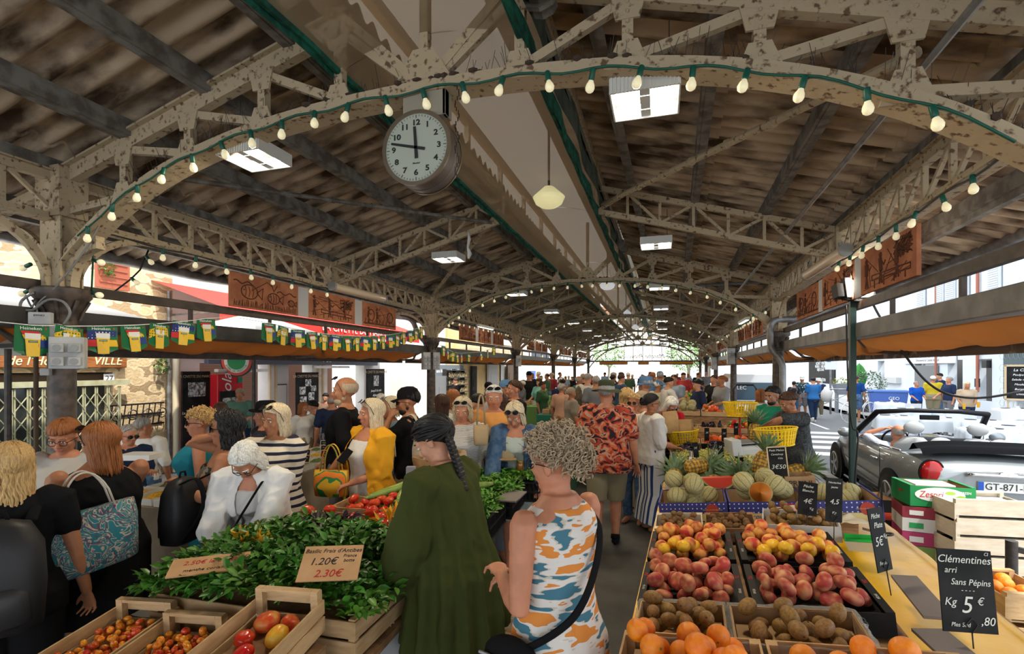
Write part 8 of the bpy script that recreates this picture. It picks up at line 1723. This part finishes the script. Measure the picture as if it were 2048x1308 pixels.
CARDI = M_((.72, .34, .02), 'mustard_cloth')
r, *_ = person('blond woman in a mustard yellow cardigan over a white top and white jeans', 742, 800, 4.0, 158, turn=-16, fat=1.18, skin='red', RA=(.20, .24, 1.06), LA=(-.04, .22, 1.03), top=dict(m=WHT, name='top', hem=.92, lo=.012, neck=1.36), coat=dict(m=CARDI, sl=.74, hem=.66, lo=.032, open=38, flare=.04, fold=.04, wr=.014, name='cardigan', neck=1.45), bot=TRO(WHT, lo=.012), hair=H('long', 'pale', L=-.17, vol=.05, curl=.005, n=400, r=.006), glass='head', lod=0)
ET = pattern('woven_bag', 'stripes', [(.75, .20, .02), (.03, .22, .07), (.72, .42, .03)], 7, .7, [0, .35, .7], .2, (PI / 2, 0, 0), 3)
bag('orange and green woven bag on the arm of the woman in mustard', tr(at(663, 992, D=3.85)) @ rz(R(10)), .27, .20, .13, ET, .2)
g = G(); g.box((0, 0, 0), (.06, .01, .12)); tag(g.build('phone', BLK, M=tr(at(690, 912, D=3.74)) @ rz(.5) @ rx(-.5) @ ry(.6), bevel=.004), 'black phone held by the woman in mustard', 'phone')
person('bald man with a beard and glasses on his forehead in a black t-shirt', 690, 754, 4.3, 116, f=0, fat=1.08, skin='tan', RA=(.24, .2, .96), LA=(-.27, .10, .92), top=TEE(BLK, hem=.86), bot=TRO(GRY), hair=H('bald', 'greybrown'), beard=HR['greybrown'], glass='head', lod=1)
r, *_ = person('bearded man in a black cap and black t-shirt resting his chin on his hand', 815, 778, 4.5, 112, f=0, skin='tan', bow=6, LA=(-.04, .16, 1.43), LE=(-.3, .8, -1), top=TEE(BLK), bot=TRO(KHA), hair=H('short', 'black'), beard=HR['black'], glass='sun', hat=dict(k='cap', m=BLK), lod=1)
strap('cream tote bag strap on the black t-shirt', [r.matrix_basis @ V(p) for p in ((-.15, .10, 1.1), (-.16, .10, 1.33), (-.15, -.01, 1.42), (-.15, -.13, 1.3), (-.16, -.15, 1.0))], .018, M_((.6, .54, .4), 'cream_strap'))
bag('cream tote bag behind the man in the black cap', tr(at(822, 950, D=4.4)), .32, .34, .06, M_((.6, .54, .4), 'cream_strap'), .2)
person('grey blond man in a light blue shirt with a black strap behind the yellow cardigan', 780, 794, 4.9, 150, f=0, skin='red', turn=-20, top=TEE(M_((.17, .30, .42))), bot=TRO(DEN), hair=H('bob', 'pale', L=-.07, vol=.03), glass='head', lod=1)
WAV = pattern('bird_print', 'stripes', [(.03, .03, .05), (.62, .60, .57)], (15, 15, 26), .8, [0, .13], .2, None, 3.2)
r, *_ = person('elderly woman in a white blouse printed with dark waves, looking down', 925, 798, 4.6, 196, bow=14, turn=-4, fat=1.15, skin='red', RA=(.24, .15, .96), top=dict(m=WAV, sl=.5, hem=.80, lo=.026, flare=.04, fold=.02, name='blouse'), bot=TRO(DEN), hair=H('bob', 'pale', L=-.09, vol=.10, curl=.012), glass='head', lod=1)
bag('tan straw shoulder bag between the wave blouse and the orange polo', tr(at(962, 890, D=4.35)) @ rz(.6), .13, .18, .07, M_((.42, .30, .17), 'straw'), .26)
person('grey haired man in an orange polo shirt with sunglasses on his head', 988, 772, 4.85, 204, f=0, fat=1.2, skin='red', bow=8, turn=-6, top=TEE(M_((.74, .34, .10), 'orange_polo'), hem=.84, lo=.022), bot=TRO(M_((.22, .25, .27))), hair=H('short', 'white', vol=.02), glass='head', lod=1)
person('blond woman in a denim jacket bending over the black herb crates', 1030, 808, 4.45, 188, lean=16, bow=22, turn=-6, skin='red', RA=(.20, .40, .86), LA=(-.24, .28, .9), top=dict(m=M_((.40, .46, .42)), name='dress_top', hem=.8, lo=.012, neck=1.37), coat=dict(m=DEN, sl=.95, hem=.9, lo=.03, open=28, name='denim_jacket'), bot=SKI(M_((.40, .46, .42)), .5), hair=H('long', 'pale', L=-.14, vol=.06), glass='head', lod=1)
bag('small beige shoulder bag in front of the denim jacket', tr(at(1012, 922, D=4.45)), .16, .12, .07, M_((.32, .26, .15)), .05)
HAW = pattern('sunset_palm_print', 'blobs', [(.02, .012, .015), (.30, .025, .02), (.56, .13, .04), (.50, .27, .19), (.07, .012, .02), (.42, .06, .025)], (10, 10, 13), .8, [0, .40, .45, .52, .58, .63], .2, None, .8)
person('man in a red sunset palm-print shirt, khaki shorts and a green brimmed hat, walking away', 1213, 764, 5.2, 4, f=0, fat=1.16, skin='red', step=.12, RA=(.30, .06, .84), LA=(-.30, .04, .84), curl=.5, top=dict(m=HAW, sl=.48, hem=.78, lo=.035, flare=.02, name='shirt'), bot=SHO(KHA, .50), hair=H('short', 'grey'), hat=dict(k='brim', m=M_((.055, .065, .035), 'hat_green'), brim=.075), shoes=BLK, lod=0)
BST = pattern('blue_white_stripe', 'stripes', [(.02, .045, .14), (.60, .60, .60)], (5.4, 5.4, 5.4), .8, [0, .42], .2, (0, PI / 2, 0))
person('dark haired woman with glasses in a white top and blue striped wide trousers', 1303, 788, 5.7, -62, bow=4, skin='tan', RA=(.12, .26, 1.04), LA=(-.14, .26, 1.06), top=dict(m=WHT, sl=.62, hem=.84, lo=.03, flare=.02, fold=.03, name='top'), bot=TRO(BST, .12, flare=.09, lo=.03), hair=H('bun', 'black', vol=.03), glass='clear', lod=0)
person('person in an olive jacket and beige cap behind the striped trousers', 1285, 784, 6.3, -30, f=0, skin='red', top=dict(m=M_((.12, .115, .075)), sl=.95, hem=.82, lo=.03), bot=TRO(KHA), hair=H('short', 'grey'), hat=dict(k='cap', m=M_((.30, .23, .15))), lod=1)
person('blond woman with sunglasses and a blue headband beside the floral shirt', 1268, 788, 6.0, 165, skin='tan', top=TEE(WHT), bot=TRO(DEN), hair=H('bun', 'blond', vol=.05), glass='sun', lod=1)
person('woman with long wavy blond hair seen from behind', 1252, 778, 6.7, 20, skin='red', top=TEE(M_((.5, .45, .36))), bot=TRO(DEN), hair=H('long', 'blond', L=-.2, vol=.1, curl=.014), lod=1)
person('man in a light blue shirt and blue sun hat', 1290, 755, 7.2, 60, f=0, skin='red', top=TEE(M_((.25, .36, .46))), bot=TRO(NAV), hair=H('short', 'grey'), hat=dict(k='brim', m=M_((.10, .19, .33)), brim=.03, droop=.03), lod=1)
person('white haired woman in a red jacket bending over the grapes', 1342, 797, 6.6, -150, lean=16, bow=22, skin='red', RA=(.16, .34, .95), LA=(-.2, .34, .95), top=dict(m=M_((.42, .42, .42)), name='top', hem=.9, lo=.01, neck=1.38), coat=dict(m=M_((.50, .015, .03), 'red_jacket'), sl=.98, hem=.85, lo=.03, open=22, name='jacket'), bot=TRO(BLK), hair=H('bob', 'white', L=-.13, vol=.08), glass='clear', lod=1)
SGT = pattern('leaf_shadow_print', 'blobs', [(.018, .02, .022), (.05, .055, .056), (.025, .028, .03)], 16, .8, [0, .46, .56], .2, None, 2)
person('stall holder in a dark leaf-print t-shirt lifting a pineapple', 1577, 787, 5.55, 108, lean=8, bow=20, f=0, fat=1.16, skin='tan', RA=(.08, .50, 1.08), LA=(-.02, .42, 1.27), LE=(-.7, -.1, .35), RE=(.4, -.4, -.9), hands={1: (0, .5, .6)}, top=TEE(SGT, hem=.82, lo=.028), bot=TRO(DEN), hair=H('short', 'brown', vol=.04), lod=0)
put('pineapple', PINE, tr(at(1510, 865, D=5.45)) @ sca(1.15, 1.15, 1.15), 'upright pineapple held up by the stall holder', 'pineapple', None)
person('stall holder with black hair and beard in a green t-shirt', 1545, 774, 6.35, 128, bow=14, f=0, skin='olive', RA=(.05, .34, 1.0), LA=(-.15, .34, 1.0), top=TEE(M_((.015, .20, .12), 'green_tee')), bot=TRO(BLK), hair=H('short', 'black', vol=.05), beard=HR['black'], lod=1)
person('woman in a white t-shirt with auburn hair seen from behind the sellers', 1522, 779, 8.4, -40, skin='tan', top=TEE(WHT), bot=TRO(NAV), hair=H('bob', 'auburn', L=-.09), lod=1)
person('ginger haired stall holder with glasses in a pale grey t-shirt', 128, 843, 3.2, 222, lean=6, bow=14, turn=-8, fat=1.25, skin='red', RA=(.16, .32, 1.02), LA=(-.16, .34, 1.0), top=TEE(M_((.46, .44, .40)), lo=.026, sl=.55), bot=TRO(DEN), hair=H('short', 'auburn', vol=.08, fringe=1, L=-.05), glass='clear', lod=0)
r, *_ = person('brown haired woman in a black top and short black skirt at the linen stall', 200, 848, 2.80, 78, bow=8, turn=22, fat=1.42, skin='tan', LA=(-.12, .40, 1.02), RA=(.14, .38, 1.02), top=dict(m=BLK, name='top', hem=.9, lo=.014, neck=1.42), bot=SKI(BLK, .53, w=1.06, lo=.02, flare=.0, fold=.01), hair=H('long', 'auburn', L=-.19, vol=.05, n=420, r=.006), glass='head', lod=0)
PAI = pattern('paisley', 'blobs', [(.02, .17, .20), (.48, .40, .30), (.02, .15, .18), (.12, .05, .10), (.46, .36, .28), (.02, .18, .21), (.4, .28, .22)], 10, .7, [0, .40, .43, .50, .535, .565, .66], .1, None, 2.6)
bag('large teal paisley shopper bag on the shoulder of the woman in black', tr(at(196, 1134, D=2.52)) @ rz(R(72)) @ ry(R(-8)), .37, .30, .15, PAI, .20, 'shopper_bag', 1.06, M_((.55, .50, .42), 'cream_handle'))
r, *_ = person('long haired blond woman in black with a black backpack at the left edge', 22, 888, 2.28, 52, turn=10, fat=1.12, skin='tan', RA=(.30, .04, .82), LA=(-.24, .2, .9), top=TEE(BLK, sl=.36), bot=SHO(BLK, .60, ), hair=H('long', 'blond', L=-.27, vol=.04, n=420, r=.006, curl=.008), glass='head', lod=0)
backpack('big black backpack worn by the woman at the left edge', r.matrix_basis @ tr(0, -.26, 1.10), 1.12)
person('man with grey hair and sunglasses behind the spice stall', 258, 866, 4.6, 262, f=0, skin='red', bow=8, LA=(-.1, .3, 1.15), top=TEE(NAV), bot=TRO(DEN), hair=H('short', 'grey'), glass='sun', lod=1)
person('man in a white shirt with grey hair turned away behind the spice stall', 288, 846, 5.2, 30, f=0, fat=1.1, skin='tan', turn=-50, top=TEE(WHT, sl=.55), bot=TRO(DEN), hair=H('short', 'grey', vol=.06), lod=1)
g = G(); g.box((0, 0, 0), (.28, .2, .045)); tag(g.build('white_box', WHITE, M=tr(at(282, 912, D=4.35)) @ rz(.3)), 'flat white box held up behind the spice stall', 'box')
person('woman with curly blond hair and sunglasses in a teal dress', 400, 818, 3.85, 135, skin='red', fat=1.1, top=dict(m=M_((.02, .20, .26), 'teal_dress'), name='dress_bodice', sl=.0, hem=.95, lo=.014), bot=SKI(M_((.02, .20, .26), 'teal_dress'), .3, flare=.06, fold=.05), hair=H('curly', 'blond', vol=.04, n=240, puff=.05), glass='sun', lod=1)
person('person in a black felt hat and dark shirt behind the striped cardigan', 530, 806, 4.5, 150, f=0, skin='red', top=TEE(M_((.03, .03, .035))), bot=TRO(BLK), hair=H('short', 'grey'), hat=dict(k='brim', m=BLK, brim=.06, droop=.0), lod=1)
# ---- people farther off: (what, head px, head top, depth, facing, shirt, hair, hair colour, female, extra)
CW, CB, CG, CN, CT, CR, CP, CK = (.62, .60, .57), (.10, .20, .34), (.16, .16, .17), (.02, .03, .07), (.03, .13, .15), (.45, .05, .05), (.14, .04, .12), (.015, .015, .017)
EX = [('girl with long brown hair in a white blouse by the second column', 882, 790, 5.7, 70, CW, 'long', 'brown', 1), ('girl with auburn hair behind the white blouse', 905, 780, 6.3, 60, (.5, .4, .32), 'long', 'auburn', 1), ('dark haired woman in a light blue dress behind the wave blouse', 955, 790, 5.6, 60, (.2, .36, .52), 'short', 'black', 1), ('tall man with brown hair in a black t-shirt behind the denim jacket', 1028, 762, 6.6, 130, CK, 'short', 'brown', 0), ('man in a purple shirt and dark cap', 1010, 762, 7.6, 120, CP, 'cap', 'black', 0), ('long haired woman between the polo and the black t-shirt', 1003, 790, 6.0, 10, (.3, .25, .2), 'long', 'brown', 1), ('person in a white cap under the yellow front', 977, 766, 9.5, 200, CW, 'cap', 'white', 0),
('seated woman with auburn hair in a white blouse at the cafe', 607, 820, 7.6, -100, CW, 'bob', 'auburn', 1), ('dark haired person in grey at the cafe table', 626, 818, 7.9, 120, CG, 'short', 'black', 1), ('bald man in a navy jacket at the cafe', 664, 790, 7.6, 40, CN, 'bald', 'grey', 0), ('woman in a green print dress drinking at the cafe door', 480, 778, 9.0, 215, (.10, .20, .16), 'bun', 'greybrown', 1), ('man sitting inside the brick cafe', 651, 790, 10.4, 200, (.2, .12, .08), 'short', 'black', 0), ('brown haired head behind the curly blond woman', 442, 806, 5.6, 40, CG, 'short', 'brown', 0), ('white haired person behind the cap', 762, 788, 8.2, 30, CW, 'short', 'white', 1), ('shop keeper in black before the full shelves', 911, 757, 17, 150, CK, 'short', 'brown', 0),
('man in a black t-shirt and cap standing at the light green table', 1058, 744, 15, 190, CK, 'cap', 'black', 0), ('woman in a dark green top at the light green table', 1086, 764, 12.5, -110, (.05, .11, .05), 'bun', 'brown', 1), ('woman in turquoise behind the light green table', 1078, 758, 14.2, 150, (.2, .5, .42), 'long', 'brown', 1), ('older man with white hair at the far left table', 1044, 762, 14.6, 120, CG, 'short', 'white', 0), ('woman in a grey brown top with a bun bending over the roses', 1143, 776, 9.3, -60, (.26, .21, .17), 'bun', 'greybrown', 1), ('person in a navy cap and shirt by the dried flowers', 1124, 757, 11.5, 30, CN, 'cap', 'black', 0), ('woman with short grey hair and a bare back', 1123, 768, 10.5, -20, (.45, .25, .17), 'short', 'grey', 1), ('bald man in a teal shirt walking in the aisle', 1158, 752, 12.0, -50, CT, 'bald', 'grey', 0), ('man in a loose white t-shirt seen from behind in the aisle', 1176, 748, 11.2, -20, CW, 'short', 'grey', 0), ('dark haired man behind the white t-shirt', 1166, 748, 14.5, 20, CK, 'short', 'greybrown', 0),
('man in dark grey left of the green hat', 1192, 753, 10.5, 10, CG, 'short', 'grey', 0), ('man in dark blue leaning to the right-hand stall', 1243, 750, 13, -60, (.04, .08, .14), 'short', 'brown', 0), ('man in navy behind him', 1226, 750, 15, -20, CN, 'short', 'black', 0), ('man in a blue t-shirt and cap in the middle of the crowd', 1320, 744, 13.2, 10, CB, 'cap', 'grey', 0), ('woman with black hair in a white t-shirt at the second stall', 1338, 755, 10.2, -70, CW, 'short', 'black', 1), ('man in a grey blue shirt at the second stall', 1348, 750, 12.0, 160, (.24, .29, .36), 'short', 'brown', 0), ('child in a cream hat beside the white t-shirt', 1316, 762, 10.5, -40, (.5, .46, .36), 'cap', 'white', 1), ('seller in navy bending at the second stall', 1395, 760, 10.6, 110, CN, 'bun', 'black', 1), ('seller in black standing at the second stall', 1428, 751, 12.2, 130, CK, 'short', 'brown', 0), ('seller in a grey t-shirt with hair tied up', 1443, 752, 11.0, 115, (.25, .25, .26), 'bun', 'auburn', 1), ('woman in a white and red top far behind the second stall', 1367, 746, 17, 180, CR, 'short', 'brown', 1),
('polka dot woman with dark short hair on the road', 1588, 763, 19.5, -15, 'dots', 'short', 'black', 1), ('man in a white hat and dark floral shirt on the road', 1604, 753, 20, 150, 'flor', 'hat', 'white', 0), ('man in a blue t-shirt and dark trousers walking on the road', 1626, 756, 18.3, 10, (.03, .14, .36), 'short', 'black', 0), ('woman in a white hat carrying a white bag on the road', 1637, 757, 19.6, 160, CN, 'hat', 'white', 1), ('person in navy shorts pushing the white bicycle', 1712, 752, 17.0, -30, (.01, .05, .2), 'short', 'brown', 0), ('far woman in a dark top beyond the second column', 1547, 748, 30, 20, CN, 'long', 'brown', 1),
('waiter with grey hair in a blue t-shirt sitting at the tables', 1833, 763, 17.0, 190, (.01, .08, .42), 'short', 'grey', 0), ('man in a green and yellow jacket standing at the tables', 1866, 752, 17.2, -10, (.55, .42, .03), 'short', 'white', 0), ('tall dark haired man in navy at the brasserie door', 1879, 747, 18, 90, CN, 'short', 'black', 0), ('waiter in a dark shirt and light apron', 1898, 754, 15.8, 100, CN, 'short', 'grey', 0), ('blond woman in a beige cardigan and black dress holding drinks', 1934, 764, 14, 170, (.42, .32, .22), 'bob', 'pale', 1)]
DOT = pattern('polka_dots', 'dots', [(.6, .6, .6), (.015, .015, .02)], 22, .8, [0, .28], 0); FLR = pattern('floral_dark', 'dots', [(.55, .55, .5), (.01, .04, .05)], 14, .8, [0, .3], 0, None, 1)
def extra(i, lab, px, py, D, psi, c, hk, hc, f, base=0):
 m = DOT if c == 'dots' else FLR if c == 'flor' else M_(c); bt = [DEN, GRY, NAV, KHA][i % 4]
 hr = H(hk if hk not in ('cap', 'hat') else 'short', hc, L=-.2 if hk == 'long' else -.09, vol=.04); ht = dict(k='cap', m=[BLK, CB_, WHT][i % 3]) if hk == 'cap' else dict(k='brim', m=WHT, brim=.04) if hk == 'hat' else None
 pose = [{}, dict(RA=(.14, .34, 1.0)), dict(LA=(-.12, .32, 1.04), RA=(.2, .28, .98)), dict(LA=(-.2, .25, 1.0))][i % 4]
 person(lab, px, py, D, psi, f=f, bow=8 * (i % 3), fat=1 + .08 * (i % 4), skin=['red', 'tan', 'fair'][i % 3], top=TEE(m), bot=(SHO(bt) if i % 3 == 1 and not f else SKI(bt, .45) if f and i % 5 == 2 else TRO(bt)), hair=hr, hat=ht, lod=2 if D > 9 else 1, base=base, shoes=(WHT if base < 0 else None), step=.12 * (base < 0), **pose)
CB_ = M_(CB)
for i, e in enumerate(EX): extra(i, *e, base=0 if e[1] < 1560 else (-.15 if e[1] < 1700 else 0))
WHO = ['white', 'grey', 'navy', 'black', 'dark green', 'pale blue', 'beige', 'dark red']; WC = [CW, CG, CN, CK, (.05, .10, .06), (.25, .36, .48), (.42, .35, .25), (.25, .03, .04)]; rd = random.Random(77)
PLC = ['just left of the far aisle', 'near the left columns', 'in the middle of the far aisle', 'beside the far right stalls', 'under the far gable']
for i in range(36):
 px = 1055 + 10.2 * i + rd.uniform(-5, 5); D = min(rd.uniform(16, 34), 5 / max(.01, -ray(px, 700).x)); c = i * 3 % 8; fm = rd.random() < .45; hk = ['short', 'bob', 'short', 'cap', 'bald', 'short'][i % 6] if not fm else ['bob', 'long', 'bun'][i % 3]; hcn = ['brown', 'grey', 'black', 'pale', 'white', 'auburn'][(i * 5) % 6]
 lab = f'{"woman" if fm else "man"} in {WHO[c]} with {hcn} {"cap" if hk == "cap" else "hair"} far off, {["first", "second", "third", "fourth", "fifth", "sixth", "seventh", "eighth", "ninth"][i // 4]} cluster from the left, {["left", "mid left", "mid right", "right"][i % 4]}'
 extra(i, lab, px, 748 + rd.uniform(-4, 6) , D, rd.choice([0, 20, -30, 90, 150, 180, -100]), WC[c], hk, hcn, int(fm))
# the driver
CHK = pattern('pale_check', 'tiles', [(.55, .60, .70), (.30, .36, .52)], 60, .8, [0, .5], 0)
person('bald man in a pale checked shirt driving the convertible, hand on head', 1796, 850, 7.2, -2, f=0, skin='red', sit=1, turn=14, LA=(-.14, .10, 1.62), LE=(-.9, .35, -.2), RA=(.1, .36, 1.15), top=TEE(CHK, sl=.5), bot=TRO(DEN, .3), hair=H('bald', 'grey'), lod=1)
for (px, py, D) in ((1928, 818, 13.5), (1957, 815, 13.5)): g = G(); g.lathe([(.03, 0), (.035, .1), (.036, .15)], 12); tag(g.build('beer_glass', mat('amber_drink', (.62, .33, .02), .15), M=tr(at(px, py, D=D))), f'glass of amber drink carried by the blond woman, {"left" if px < 1940 else "right"} hand', 'glass')
g = G(); g.limb([(0, 0, 0), (.03, 0, .2), (0, 0, .34)], [.18, .2, .08], 10); tag(g.build('white_bag', WHT, smooth=True, M=tr(at(1652, 795, D=19))), 'bulging white bag on the road carried by the woman in the hat', 'bag')
bpy.data.scenes.remove(TMP)
